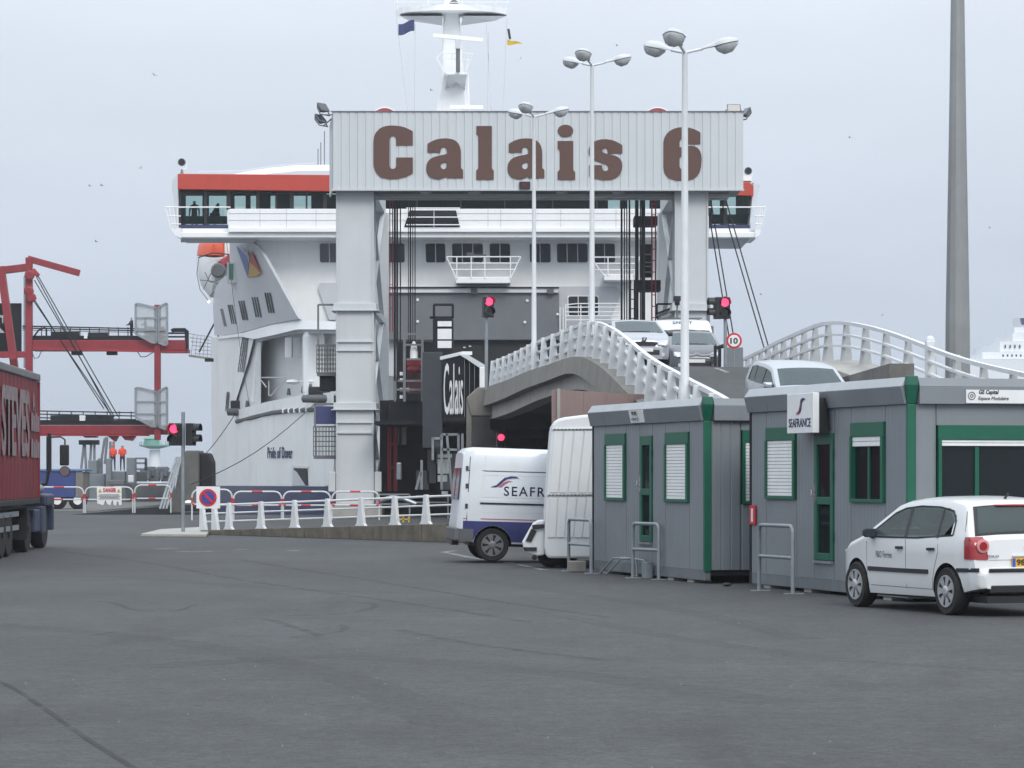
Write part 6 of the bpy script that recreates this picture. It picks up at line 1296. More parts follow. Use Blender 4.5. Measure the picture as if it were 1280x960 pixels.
for g_ in ((193,94,400,40,20,"gull gliding highest over the ship's port wing"),(176,210,400,70,-30,"gull banking left of the wheelhouse searchlight"),(127,232,380,80,5,"gull flying level near the left edge"),(112,232.5,440,85,5,"small gull trailing a level-flying gull near left edge"),(120,302,400,80,8,"gull gliding low above the red jib"),
           (539,113,480,60,15,"gull before the mast, just above the sign"),(651,73,440,20,-50,"gull banking steeply beside the yellow flag"),(771,57,520,85,5,"gull between the two tallest lamp posts"),(1062,172,480,80,6,"gull alone in the open sky left of the grey mast"),(951,368,440,85,0,"gull low behind the stay ropes"),(1237,285,520,80,10,"gull right of the grey mast"),(1103,394,560,85,5,"gull skimming over the arched railing"),(90,517,680,70,20,"gull above the lower red walkway")):
    gull(*g_)
# ------------------------------------------------------------------ vehicles (x forward, y to the left, z up; built at the origin, then parked)
steel_wheel = M("grey_steel_wheel", (.16,.165,.17), .5, .4, var=.2, scale=8)
def ring_car(x, zt, w, zb, belt, lean, crown=.03, sh=.07):
    def side(z):
        k = 1 - .03 * (1 - min(1, max(0, (z - zb) / .35)))**2
        return max(.02, w * k - max(0, z - belt) * lean)
    zs = zt - sh
    if zs > belt + .02: lv = [lerp(zb, belt, t) for t in (0,.12,.3,.5,.75,1)] + [lerp(belt, zs, t) for t in (.33,.66,1)]
    else: lv = [lerp(zb, zs, t) for t in (0,.12,.3,.5,.7,.85,.92,.96,1)]
    pts = [(side(z), z) for z in lv]; sd = side(zs)
    pts += [(sd - .025, zt - sh*.35), (sd - .085, zt), (sd*.5, zt + crown*.75), (0, zt + crown)]
    half = [(0, zb)] + [(pts[0][0]*.985, zb)] + pts[1:]
    return [(x, y, z) for y, z in half] + [(x, -y, z) for y, z in reversed(half[1:-1])]
class Car:
    hub = hub_silver
    def __init__(s, name, label, group, top, wid, zb=.20, belt=.92, lean=.30, paint=None, wheels=((1.23,.31),(-1.23,.31)), track=.74, cat="car", cut=None):
        s.hub = steel_wheel if cat == "van" else hub_silver
        s.t = thing(name, label, cat, (0,0,0), group); s.top, s.wid, s.zb, s.belt, s.lean, s.paint = top, wid, zb, belt, lean, paint
        rings = []
        for i in range(len(top)-1):
            n = 3 if i else 3
            for k in range(n):
                x, z = lerp(top[i][0], top[i+1][0], k/n), lerp(top[i][1], top[i+1][1], k/n); rings.append((x, z))
        rings.append(top[-1])
        rows = [[Vector(p) for p in ring_car(x, z, curve_at(wid, x), curve_at(zb, x) if isinstance(zb, list) else zb, belt, lean)] for x, z in rings]
        b = loft(rows); o = b.build("body", paint, s.t, smooth=32)
        for wx, wr in wheels:                              # wheel arches cut out of the body
            for sd in (1, -1):
                c = MB().lathe([(wr+.055, .42), (wr+.055, 1.4)], (wx, 0, wr), 'y', 28)
                if sd < 0: c.v = [(p[0], -p[1], p[2]) for p in c.v]
                co = c.build("arch_cut", black); md = o.modifiers.new("arch", 'BOOLEAN'); md.object = co; md.operation = 'DIFFERENCE'; md.solver = 'EXACT'; md.material_mode = 'TRANSFER'
        if cut:                                            # hollow the cabin: side apertures and a lengthwise opening
            k = MB().prism([(x, -1.2, z) for x, z in cut[0]], (0, 2.4, 0)), MB().hexa(*cut[1])
            for q in k:
                co = q.build("cabin_cut", car_inside); md = o.modifiers.new("cabin", 'BOOLEAN'); md.object = co; md.operation = 'DIFFERENCE'; md.solver = 'EXACT'; md.material_mode = 'TRANSFER'
        dg = bpy.context.evaluated_depsgraph_get(); dg.update(); me = bpy.data.meshes.new_from_object(o.evaluated_get(dg)); cs = [m.object for m in o.modifiers]
        o.modifiers.clear(); o.data = me; s.body = o
        for c in cs: bpy.data.objects.remove(c)
        for wx, wr in wheels:
            for sd in (1, -1): s.wheel(wx, sd*track, wr, sd)
    def half(s, x, z):
        w = curve_at(s.wid, x); zb = curve_at(s.zb, x) if isinstance(s.zb, list) else s.zb
        return w * (1 - .03*(1 - min(1, max(0, (z-zb)/.35)))**2) - max(0, z - s.belt) * s.lean
    def zt(s, x):
        tb = sorted(s.top); best = None
        for (a, za), (b, zb_) in zip(s.top, s.top[1:]):
            lo, hi = min(a, b), max(a, b)
            if lo <= x <= hi and hi > lo: v = lerp(za, zb_, (x-a)/(b-a)); best = v if best is None else max(best, v)
        return best if best is not None else s.top[0][1]
    def wheel(s, x, y, r, sd):
        prof = [(r*.62,-.09),(r*.93,-.10),(r,-.07),(r,.07),(r*.93,.10),(r*.62,.09)]
        w = MB().lathe(prof, (x,y,r), 'y', 28).build("wheel", black, s.t, smooth=35)
        ri = r*.66; f = y + sd*.075
        MB().lathe([(ri,f-sd*.05 - y),(ri,f - y)], (x,y,r), 'y', 24).build("rim_well", black_paint, w)
        m = MB(); n = getattr(s, 'spokes', 7)
        for k in range(n):
            a = 2*math.pi*k/n; da = math.pi/n*.62
            pts = [(x+ri*.30*math.cos(a-da*1.2), f+sd*.012, r+ri*.30*math.sin(a-da*1.2)), (x+ri*.98*math.cos(a-da), f+sd*.012, r+ri*.98*math.sin(a-da)), (x+ri*.98*math.cos(a+da), f+sd*.012, r+ri*.98*math.sin(a+da)), (x+ri*.30*math.cos(a+da*1.2), f+sd*.012, r+ri*.30*math.sin(a+da*1.2))]
            m.prism(pts, (0, sd*.014, 0))
        m.lathe([(ri*.36, .0), (ri*.36, sd*.022), (ri*.2, sd*.034)], (x, f+sd*.01, r), 'y', 18)
        for k in range(24):
            a, b = 2*math.pi*k/24, 2*math.pi*(k+1)/24
            q = lambda rr, t: (x+rr*math.cos(t), f+sd*.01, r+rr*math.sin(t)); m.prism([q(ri*.93,a), q(ri*1.02,a), q(ri*1.02,b), q(ri*.93,b)], (0, sd*.02, 0))
        m.build("hubcap", s.hub, w)
    def side_patch(s, name, xs, zlo, zhi, mat, sd, off=.006, parent=None, nz=5, thick=.004):
        rows = []
        for x in xs:
            a, b = zlo(x), zhi(x); rows.append([Vector((x, sd*(s.half(x, lerp(a, b, k/nz)) + off), lerp(a, b, k/nz))) for k in range(nz+1)])
        return MB().grid(rows, thick=(0, -sd*thick, 0)).build(name, mat, parent or s.t, smooth=50)
    def side_line(s, name, pts, wd, mat, sd, off=.003, parent=None, thick=.006):
        pts = [Vector((x, sd*(s.half(x, z)+off), z)) for x, z in pts]; L_, R_ = [], []
        for i, p in enumerate(pts):
            d = (pts[min(i+1, len(pts)-1)] - pts[max(i-1, 0)]).normalized(); n_ = d.cross(Vector((0,1,0))).normalized() * wd/2; L_.append(p+n_); R_.append(p-n_)
        return MB().grid([L_, R_], thick=(0, -sd*thick, 0)).build(name, mat, parent or s.t)
    def top_patch(s, name, pts, mat, margin, off=.008, parent=None, ny=8):
        rows = []                                          # strip of the upper surface between two profile points
        for i, (x, z) in enumerate(pts):
            a, b = pts[max(i-1,0)], pts[min(i+1,len(pts)-1)]; d = Vector((b[0]-a[0], 0, b[1]-a[1])).normalized(); n_ = Vector((-d.z, 0, d.x)); n_ = n_ if n_.z > 0 else -n_
            w = s.half(x, z) - margin
            rows.append([Vector((x, w*t, z + .03*(1-t*t)*1.0)) + n_*off for t in [-1 + 2*k/ny for k in range(ny+1)]])
        return MB().grid(rows, thick=(0,0,-.004)).build(name, mat, parent or s.t, smooth=50)
    def lin(s, a, b, n=10): return [lerp(a, b, k/n) for k in range(n+1)]
    def mirror(s, x, z, mat, size=1.0):
        for sd in (1, -1):
            y = sd*(s.half(x, z) + .10*size)
            m = MB(); m.hexa([(x-.05,y-.10*size,z-.06*size),(x-.05,y+.10*size,z-.06*size),(x-.05,y+.10*size,z+.07*size),(x-.05,y-.10*size,z+.07*size)],[(x+.07,y-.07*size,z-.04*size),(x+.07,y+.07*size,z-.04*size),(x+.07,y+.07*size,z+.05*size),(x+.07,y-.07*size,z+.05*size)])
            o = m.build("mirror", mat, s.t, bevel=.025); MB().box(x-.056, x-.052, y-.08*size, y+.08*size, z-.045*size, z+.055*size).build("mirror_glass", win_dark, o)
            MB().beam((x+.03, sd*s.half(x, z-.05), z-.05), (x+.02, y-sd*.05, z-.04), .04, .05).build("mirror_arm", black_paint, o)
    def park(s, X, Y, Z, yaw, pitch=0):
        s.t.location = (X, Y, Z); s.t.rotation_euler = (0, R(pitch), R(yaw)); return s.t
def wrap_text(c, sd, o):                                   # flat print bent onto the flank
    for p in o.data.vertices: p.co.y = sd * (c.half(p.co.x, p.co.z) + .004)
    return o
def seats(c, x0, wz=.62, mat=car_inside):
    for yy in (.36, -.36):
        MB().box(x0-.08, x0+.06, yy-.22, yy+.22, wz-.1, wz+.5).build("seat_back", mat, c.t, bevel=.05); MB().box(x0-.06, x0+.04, yy-.12, yy+.12, wz+.52, wz+.68).build("head_rest", mat, c.t, bevel=.04)

# ---- white hatchback in front of the cabins
top = [(1.93,.50),(1.92,.60),(1.86,.69),(1.72,.79),(1.45,.88),(1.08,.965),(.98,1.0),(.22,1.375),(.02,1.42),(-.35,1.455),(-.75,1.46),(-1.15,1.44),(-1.42,1.405),(-1.50,1.37),(-1.72,.985),(-1.80,.93),(-1.84,.70),(-1.86,.60),(-1.93,.575),(-1.94,.42)]
wid = [(-1.94,.66),(-1.90,.74),(-1.75,.79),(-1.45,.82),(-.8,.83),(.6,.825),(1.1,.82),(1.5,.79),(1.75,.71),(1.90,.56),(1.93,.50)]
pc = Car("hatchback_car", "white hatchback parked nose-in at the cabins with yellow rear plate", None, top, wid, [(-1.94,.36),(-1.6,.30),(-1.2,.22),(1.3,.20),(1.93,.26)], .93, .30, car_white, ((1.22,.30),(-1.24,.30)), .735, cut=([(.78,.965),(.25,1.235),(0,1.295),(-.4,1.33),(-.9,1.322),(-1.2,1.27),(-1.31,1.16),(-1.31,1.0)], ([(-1.80,-.60,1.025),(-1.80,.60,1.025),(-1.80,.56,1.315),(-1.80,-.56,1.315)],[(1.1,-.62,1.045),(1.1,.62,1.045),(1.1,.52,1.315),(1.1,-.52,1.315)])))
c = pc
for sd in (1, -1):
    A = lambda x: c.zt(x) - .105
    c.side_patch("door_glass", c.lin(.80, -.14, 10), lambda x: .955 + .0*x, lambda x: max(.97, A(x)-.01), car_glass, sd)
    c.side_patch("door_glass", c.lin(-.20, -.98, 10), lambda x: .965, lambda x: A(x)-.01, car_glass, sd)
    c.side_patch("quarter_glass", c.lin(-1.03, -1.34, 6), lambda x: .975 + max(0, (-1.12-x))*.9, lambda x: A(x) - max(0,-1.15-x)*.35, car_glass, sd)
    c.side_line("window_trim", [(.84,.945),(.3,.945),(-.5,.952),(-1.36,1.0)], .022, black_paint, sd, .008)
    c.side_line("pillar_trim", [(-.17,.95),(-.17,1.335)], .075, black_paint, sd, .0085); c.side_line("pillar_trim", [(-1.005,.96),(-1.005,1.33)], .04, black_paint, sd, .0085)
    c.side_line("window_trim", [(.86,.95),(.25,1.255),(.0,1.32),(-.4,1.352),(-.9,1.345),(-1.25,1.30),(-1.36,1.18),(-1.37,1.0)], .026, black_paint, sd, .009)
    for pts in ([(.92,.88),(.90,.45),(.86,.30)], [(-.17,.93),(-.18,.60),(-.19,.30)], [(-1.02,.94),(-1.02,.78),(-.93,.58),(-.88,.42),(-.87,.30)], [(.80,.31),(-.85,.31)]):
        c.side_line("door_seam", pts, .009, bumper_grey, sd, .002)
    c.side_line("rub_strip", c and [(.86,.525),(0,.525),(-.78,.53)], .055, black_paint, sd, .014, thick=.016)
    for x in (-.02, -.86): c.side_line("door_handle", [(x+.08,.815),(x-.08,.82)], .035, black_paint, sd, .03, thick=.03)
    m = MB(); rows = []                                    # wrap-round rear lamp
    for z in (.71,.78,.86,.93,.985):
        xr = curve_at(sorted([(z_, x_) for x_, z_ in top if x_ < -1.6]), z)
        rows.append([Vector((x_, sd*(c.half(x_, z)+.012), z)) for x_ in (-1.67,-1.69,-1.71,-1.74,-1.76)] + [Vector((xr+.012, sd*(c.half(xr, z)+.012), z)), Vector((xr-.010, sd*(c.half(xr, z)-.03), z)), Vector((xr-.018, sd*(c.half(xr, z)-.09), z)), Vector((xr-.022, sd*(c.half(xr, z)-.18), z))])
    tl = MB().grid(rows, thick=(.012, 0, 0)).build("tail_lamp", tail_red, c.t, smooth=50)
    m = MB(); m.lathe([(.085,0),(.085,-.02),(.06,-.026)], (-1.842, sd*.655, .875), 'x', 20); m.build("lamp_ring", M("pale_red_lamp_ring", (.6,.25,.25), .25, var=0) if "pale_red_lamp_ring" not in MATS else MATS["pale_red_lamp_ring"], tl); m = MB(); m.lathe([(.062,-.02),(.05,-.034)], (-1.842, sd*.655, .875), 'x', 20); m.build("lamp_core", tail_red, tl)
    MB().grid([[Vector((1.70, sd*(c.half(1.70, z)+.006), z)) for z in (.62,.76)], [Vector((1.86, sd*(c.half(1.86, z)+.006), z)) for z in (.60,.70)]], thick=(0,-sd*.004,0)).build("head_lamp", head_clear, c.t)
c.top_patch("windscreen", [(.93,1.025),(.60,1.19),(.30,1.335)], wind_glass, .10)
c.top_patch("rear_glass", [(-1.525,1.335),(-1.62,1.165),(-1.70,1.02)], car_glass, .13, .012); c.top_patch("rear_glass_trim", [(-1.51,1.355),(-1.62,1.165),(-1.715,.995)], black_paint, .085, .006)
c.mirror(.70, .99, black_paint, .95)
MB().box(-1.955,-1.93,-.62,.62,.555,.60).build("bumper_strip", black_paint, c.t, bevel=.01)
for sd in (1,-1): c.side_line("bumper_strip", [(-1.90,.58),(-1.70,.575),(-1.48,.57)], .05, black_paint, sd, .008, thick=.014)
MB().box(-1.945,-1.905,-.60,.60,.29,.40).build("bumper_skirt", black_paint, c.t, bevel=.02)
MB().box(-1.90,1.6,-.62,.62,.17,.26).build("underbody", black_paint, c.t)
pl_ = MB().box(-1.885,-1.862,-.26,.26,.615,.725).build("rear_plate", plate_yellow, c.t); MB().box(-1.889,-1.886,.215,.258,.617,.723).build("plate_band", plate_blue, pl_)
lettering("lettering", "9895 YB", ink, pl_, (-1.888,.20,.635), (0,-1,0), up, .42, .075, bold=.02, depth=.004)
MB().box(-1.87,-1.845,-.24,.24,.74,.765).build("plate_lamp_bar", car_white, c.t, bevel=.008)
em = MB().lathe([(.055,0),(.055,-.012),(.046,-.016)], (-1.822,0,.86), 'x', 20).build("emblem", chrome, c.t)
for pts in (((-.03,.03),(0,-.01),(.03,.03)), ((-.038,.012),(-.018,-.036),(0,-.004),(.018,-.036),(.038,.012))): MB().tube([(-1.842, a, .86+b) for a, b in pts], .005, 5).build("emblem_stroke", ink, em)
lettering("lettering", "POLO", ink, c.t, (-1.852,.60,.735), (0,-1,0), up, .17, .03, depth=.004)
a = Vector((.64, c.half(.6,.70)+.006, .675)); wrap_text(c, 1, lettering("lettering", "P&O Ferries", ink_navy, c.t, a, (-1,0,0), up, .44, .085, bold=0, depth=.003, spacing=1.1))
MB().box(-1.56,-1.50,-.30,.30,1.362,1.385).build("brake_lamp", tail_red, c.t, bevel=.008); MB().tube([(-1.25,0,1.45),(-1.33,0,1.52)], [.02,.012], 6).build("aerial", black_paint, c.t)
c.side_line("tailgate_seam", [(-1.55,1.30),(-1.62,1.05)], .008, bumper_grey, 1, .003)
MB().grid([[Vector((-1.848, y, z)) for z in (.70,.704)] for y in (.56,.40,-.40,-.56)], thick=(.003,0,0)).build("tailgate_seam", bumper_grey, c.t)
seats(c, -.15, .60); MB().box(-.95,-.85,-.55,.55,.5,1.12).build("rear_bench", interior_grey, c.t, bevel=.05); MB().box(.72,.92,-.6,.6,.85,.97).build("dashboard", interior_grey, c.t)
m = MB(); m.tube([(.58+.02*math.cos(t), .36+.17*math.sin(t), 1.0+.17*math.cos(t)) for t in [2*math.pi*k/16 for k in range(16)]], .014, 6, closed=True); m.build("steering_wheel", black_paint, c.t)
c.park(5.77, 37.45, 0, 110.4)

# ---- cars and van on the viaduct, facing us
def front_car(name, label, top, wid, paint, X, Y, yaw, kind, dark_bumper=False, hw=1.0):
    cw = [p for p in top if p[0] > 0 and p[1] > .96][0][0]; wt = [p for p in top if p[1] > 1.36][0]
    c = Car(name, label, None, top, wid, .22, .95, .30, paint, ((1.28,.31),(-1.3,.31)), .74, cut=([(cw-.30,1.0),(wt[0]+.02,wt[1]-.13),(wt[0]-.35,wt[1]-.06),(-1.2,wt[1]-.03),(-1.6,wt[1]-.08),(-1.7,1.01)], ([(-1.7,-.62,1.03),(-1.7,.62,1.03),(-1.7,.56,wt[1]-.06),(-1.7,-.56,wt[1]-.06)],[(cw+.2,-.64,1.06),(cw+.2,.64,1.06),(cw+.2,.54,wt[1]-.06),(cw+.2,-.54,wt[1]-.06)]))); F_ = top[0][0]
    for sd in (1, -1):
        A = lambda x: c.zt(x) - .10
        cow = [p for p in top if p[0] > 0 and p[1] > .96][0][0]
        c.side_patch("side_glass", c.lin(cow-.25, -.15, 8), lambda x: .985, lambda x: max(1.0, A(x)), car_glass, sd); c.side_patch("side_glass", c.lin(-.22, -1.0, 8), lambda x: .985, lambda x: A(x), car_glass, sd); c.side_patch("side_glass", c.lin(-1.06, min(-1.5, top[-6][0]+.3), 8), lambda x: .99, lambda x: max(1.0, A(x)), car_glass, sd)
        for pts in ([(.95,.9),(.9,.3)], [(-.18,.95),(-.18,.3)], [(-1.03,.95),(-.95,.3)]): c.side_line("door_seam", pts, .01, bumper_grey, sd)
        rows = [[Vector((x, sd*y, z)) for y, z in zip((.36,.50,.62,.70), lv)] for x, lv in ((F_+.006, (.60,.60,.62,.64)), (F_-.10, (.72,.74,.77,.78)))]
        q = [p for p in top if p[0] > F_-.35]
        hl = MB(); y0, y1 = .40*hw, .74*hw
        hl.prism([(F_-.06, sd*y0, .62), (F_-.02, sd*y1*.86, .62), (F_-.17, sd*y1, .66), (F_-.20, sd*y1, .80), (F_-.12, sd*y0*1.25, .78), (F_-.06, sd*y0, .70)], (.075, 0, 0)); hl.build("head_lamp", head_clear, c.t, bevel=.015)
        m = MB(); m.lathe([(.055,0),(.055,.02)], (F_-.015, sd*.56, .36), 'x', 14); m.build("fog_lamp", head_clear, c.t)
    ws = [p for p in top if .99 < p[1] and p[0] > -.1]
    a, b = ws[0], [p for p in top if p[1] > 1.33][0]
    c.top_patch("windscreen", [(lerp(a[0],b[0],t), lerp(a[1],b[1],t)) for t in (.08,.35,.65,.93)], wind_glass, .10)
    MB().box(F_-.04, F_+.012, -.46, .46, .34, .50).build("lower_grille", black_paint, c.t, bevel=.02); MB().box(F_-.02, F_+.02, -.26, .26, .44, .55).build("front_plate", paper, c.t)
    c.mirror(a[0]-.30, 1.02, paint if not dark_bumper else black_paint, 1.1); seats(c, -.1, .62)
    m = MB(); m.box(a[0]-.35, a[0]-.1, -.6, .6, .86, .97); m.build("dashboard", interior_grey, c.t)
    MB().box(-1.8,1.5,-.6,.6,.18,.28).build("underbody", black_paint, c.t)
    if kind == 'lion':
        MB().prism([(F_-.0,-.33,.62),(F_-.0,.33,.62),(F_-.0,.42,.72),(F_-.0,.20,.74),(F_-.0,-.20,.74),(F_-.0,-.42,.72)], (.03,0,0)).build("grille", black_paint, c.t)
        e = MB(); e.prism([(F_-.01,-.075,.86),(F_-.01,.075,.86),(F_-.01,.06,.76),(F_-.01,0,.74),(F_-.01,-.06,.76)], (.02,0,0)); e = e.build("emblem", black_paint, c.t); MB().prism([(F_+.011,-.03,.84),(F_+.011,.04,.85),(F_+.011,.02,.78),(F_+.011,-.03,.77)], (.006,0,0)).build("emblem_figure", chrome, e)
    if kind == 'chevron':
        for z in (.70,.665):
            MB().tube([(F_+.0,-.55,z),(F_+.02,-.12,z),(F_+.025,0,z+.055),(F_+.02,.12,z),(F_+.0,.55,z)], .011, 6).build("chevron", chrome, c.t)
    sl = math.degrees(math.atan((rz(Y+1)-rz(Y-1))/2)); c.park(X, Y, rz(Y)+.05, yaw, sl); return c
est_top = [(2.22,.46),(2.20,.58),(2.12,.70),(1.95,.80),(1.5,.90),(1.15,.97),(1.05,1.0),(.25,1.39),(0,1.43),(-.6,1.46),(-1.2,1.45),(-1.75,1.42),(-1.9,1.38),(-2.12,1.0),(-2.18,.85),(-2.2,.6),(-2.24,.5)]
est_w = [(-2.24,.70),(-2.1,.80),(-1.6,.86),(0,.875),(1.3,.86),(1.8,.80),(2.1,.68),(2.22,.54)]
ce = front_car("estate_car", "silver estate car with roof rails, lowest on the viaduct road", est_top, est_w, car_blue_silver, PX(1000,65.5), 65.5, -81, None, hw=.98)
for sd in (1,-1): MB().tube([(.1,sd*.60,1.46),(.0,sd*.60,1.50),(-1.5,sd*.58,1.50),(-1.6,sd*.58,1.45)], .018, 6).build("roof_rail", chrome, ce.t)
peu_top = [(2.02,.44),(2.01,.58),(1.95,.74),(1.80,.84),(1.45,.95),(1.15,1.02),(1.05,1.05),(.10,1.44),(-.1,1.47),(-.6,1.50),(-1.2,1.49),(-1.7,1.46),(-1.85,1.42),(-2.0,1.0),(-2.05,.85),(-2.06,.6),(-2.08,.5)]
peu_w = [(-2.08,.68),(-1.95,.80),(-1.5,.85),(0,.86),(1.3,.85),(1.7,.80),(1.92,.68),(2.02,.56)]
cp = front_car("family_car", "silver car with roof bars, uppermost on the viaduct behind the fins", peu_top, peu_w, car_silver, PX(793,87.5), 87.5, -84, 'lion', True)
for x in (.0, -.9): MB().beam((x,-.68,1.53), (x,.68,1.53), .05, .03).build("roof_bar", black_paint, cp.t)
for sd in (1,-1): MB().beam((.0,sd*.64,1.47), (.0,sd*.64,1.53), .05).build("roof_bar_foot", black_paint, cp.t)
cit_top = [(2.2,.44),(2.19,.58),(2.12,.72),(1.98,.82),(1.75,.93),(1.55,1.02),(1.45,1.06),(.25,1.52),(.05,1.56),(-.6,1.60),(-1.2,1.59),(-1.7,1.55),(-1.9,1.48),(-2.1,1.0),(-2.15,.85),(-2.17,.6),(-2.2,.5)]
cc = front_car("people_carrier", "grey people carrier with chevron grille behind the tallest lamp post", cit_top, [(a, b*1.05) for a, b in peu_w[:-1]] + [(2.2,.58)], car_grey, PX(863,95), 95, -88, 'chevron')

def van_body(name, label, paint, L=5.0):
    h = L/2; top = [(h,.75),(h-.05,.95),(h-.35,1.10),(h-.75,1.22),(h-.9,1.28),(h-1.55,2.00),(h-1.75,2.14),(h-2.1,2.22),(h-3,2.24),(-h+.35,2.25),(-h+.18,2.22),(-h+.10,2.13),(-h+.04,1.2),(-h,.75),(-h,.55)]
    w = [(-h,.90),(-h+.08,.96),(-h+.3,.985),(h-1.0,.985),(h-.4,.94),(h,.80)]
    return Car(name, label, None, top, w, [(-h,.42),(-h+.5,.36),(h,.36)], 1.30, .10, paint, ((h-.9,.33),(-h+.72,.33)), .86, "van")
# ---- white van with navy skirt
v = van_body("delivery_van", "white high-roofed van with navy skirt and ferry logo, before the viaduct", van_white); h = 2.5
for sd in (-1, 1):
    v.side_patch("navy_skirt", v.lin(-h+.12, h-1.2, 90), lambda x: .40 if abs(x+1.78) > .385 else max(.40, .33+math.sqrt(max(0,.388**2-(x+1.78)**2))), lambda x: .80, van_navy, sd, .004)
    v.side_line("magenta_line", [(x, .845) for x in v.lin(-h+.12, h-1.2, 8)], .022, van_magenta, sd, .005)
    v.side_patch("rear_bumper_wrap", v.lin(-h+.02, -h+.33, 6), lambda x: .40, lambda x: .64, bumper_grey, sd, .012)
    v.side_line("crease_strip", [(x, 1.80) for x in v.lin(-h+.2, h-1.6, 8)], .022, bumper_grey, sd, .003)  # crease shown by a dark strip painted along it
    v.side_line("door_rail", [(x, 1.155) for x in v.lin(-h+.45, h-2.1, 8)], .035, black_paint, sd, .012, thick=.02); v.side_line("door_rail_trim", [(x, 1.20) for x in v.lin(-h+.45, h-2.1, 8)], .05, van_white, sd, .016, thick=.02)
    for pts in ([(-h+.52,1.72),(-h+.48,1.28),(-.2,1.28),(-.2,1.72),(-h+.52,1.72)], [(-h+.55,2.12),(-h+.52,1.86)], [(-.02,2.2),(-.05,.5)], [(-h+.52,.98),(-.1,.98)]): v.side_line("panel_line", pts, .010, ship_grey, sd, .003)
    m = MB(); m.hexa([(-h+.035,sd*.08,1.22),(-h+.035,sd*.78,1.22),(-h+.09,sd*.76,1.85),(-h+.09,sd*.08,1.85)],[(-h+.028-.02,sd*.08,1.22),(-h+.028-.02,sd*.78,1.22),(-h+.06,sd*.76,1.85),(-h+.06,sd*.08,1.85)]); m.build("rear_window", win_dark, v.t)
    v.side_line("corner_seam", [(-h+.19,.75),(-h+.21,1.4),(-h+.24,2.08)], .014, black_paint, sd, .003)
    for z in (1.05, 1.45, 1.8): v.side_line("hinge", [(-h+.18,z),(-h+.18,z+.09)], .05, black_paint, sd, .02, thick=.02)
MB().box(-h-.06,-h+.06,-.94,.94,.40,.66).build("rear_bumper", bumper_grey, v.t, bevel=.03); MB().box(-h-.04,-h+.1,-.3,.3,.30,.38).build("tow_step", black_paint, v.t); MB().box(-2.2,2.2,-.7,.7,.30,.42).build("underbody", black_paint, v.t)
v.top_patch("windscreen", [(h-.95,1.34),(h-1.2,1.63),(h-1.5,1.92)], win_dark, .08)
y = -(v.half(-.8,1.45)+.006)
wrap_text(v, -1, lettering("lettering", "SEAFRANCE", ink_navy, v.t, (-h+.92, y, 1.315), (1,0,0), up, 1.62, .19, bold=.012, depth=.003, spacing=1.25))
swoosh(v.t, (-h+.60, -(v.half(-1.5,1.55)+.006), 1.44), (1.25,0,0), up*.85, .50, van_navy, logo_rose, .003)
v.mirror(h-1.3, 1.45, black_paint, 1.5)
a = 6; X, Y = -.40, 57.3
v.park(X + 1.78*math.cos(R(a)) - .97*math.sin(R(a)) + 0.0, Y + 1.78*math.sin(R(a)) + .97*math.cos(R(a)), -.02, a, 1.6)
# ---- white van behind the cars
v2 = van_body("panel_van", "white panel van, only its roof seen behind the grey people carrier", van_white)
v2.top_patch("windscreen", [(h-.95,1.34),(h-1.2,1.63),(h-1.5,1.92)], win_dark, .08); MB().box(h-.02,h+.015,-.5,.5,.72,.9).build("grille", black_paint, v2.t)
lettering("lettering", "SPRINT", ink, v2.t, (h-1.60, -.32, 2.06), (0,1,0), Vector((-.55,0,.8)), .64, .12, depth=.01)
for x in (.2, -.6): MB().beam((x,-.7,2.30), (x,.7,2.30), .06, .04).build("roof_bar", bumper_grey, v2.t)
v2.park(PX(850,103), 103, rz(103)+.12, -88, 0)
v2.t.scale = (1.1, 1.1, 1.06)

# ---- white panelled trailer at the end of the cabins
TY = 54.0
tr = thing("box_trailer", "white rounded box trailer with ribbed end panels beside the van", "trailer", (PX(735,TY), TY, 0))
prof = [(685,698),(682,693),(680.5,684),(681.5,640),(684,600),(687.5,552),(688.5,540),(690,531),(693,526.5),(698,523.5),(706,521.5),(718,520),(730,518.5),(745,517.5),(760,518),(775,519.5),(788,523),(797,532),(800,545),(806,640),(806,692),(803,698)]
m = MB(); m.prism([P(x,y,TY) for x, y in prof], (0,2.9,0)); m.build("body", trailer_white, tr, bevel=.05)
def edge(y): return curve_at([(518,742),(522,715),(528,695),(533,690.5),(540,688.3),(552,687),(600,684),(640,681.5),(698,681)], y)
for y0, y1 in ((539,616),(622,672)):
    n_ = 5
    for k in range(n_):
        x = lambda f, yy: lerp(edge(yy)+3, 756 - (yy-540)*.13, f)
        f0, f1 = k/n_+.012, (k+1)/n_-.012
        m = MB(); m.prism([P(x(f0,y0),y0,TY), P(x(f1,y0),y0,TY), P(x(f1,y1),y1,TY), P(x(f0,y1),y1,TY)], (0,-.022,0)); m.build("end_panel", trailer_white, tr, bevel=.008)
for y0 in (537, 619):
    m = MB(); m.prism([P(edge(y0)+1,y0-1,TY), P(756,y0-2,TY), P(756,y0-1.2,TY), P(edge(y0)+1,y0-.2,TY)], (0,-.03,0)); m.build("drip_strip", trailer_white, tr)
    m = MB()
    for k in range(14): c_ = P(edge(y0)+4+k*4.6, y0-.4, TY-.035); m.box(c_.x-.02, c_.x+.02, c_.y-.005, c_.y+.01, c_.z-.012, c_.z+.012)
    tag(m.build("rivets", steel_grey, tr), kind='stuff')
MB().box(PX(690,TY), PX(800,TY), TY+.3, TY+2.6, .22, .30).build("chassis", black_paint, tr)
for px in (688, 706): MB().lathe([(.20,-.1),(.26,-.08),(.26,.08),(.20,.1)], (PX(px,TY+.9),TY+.9,.26), 'y', 18).build("wheel", black, tr, smooth=40)
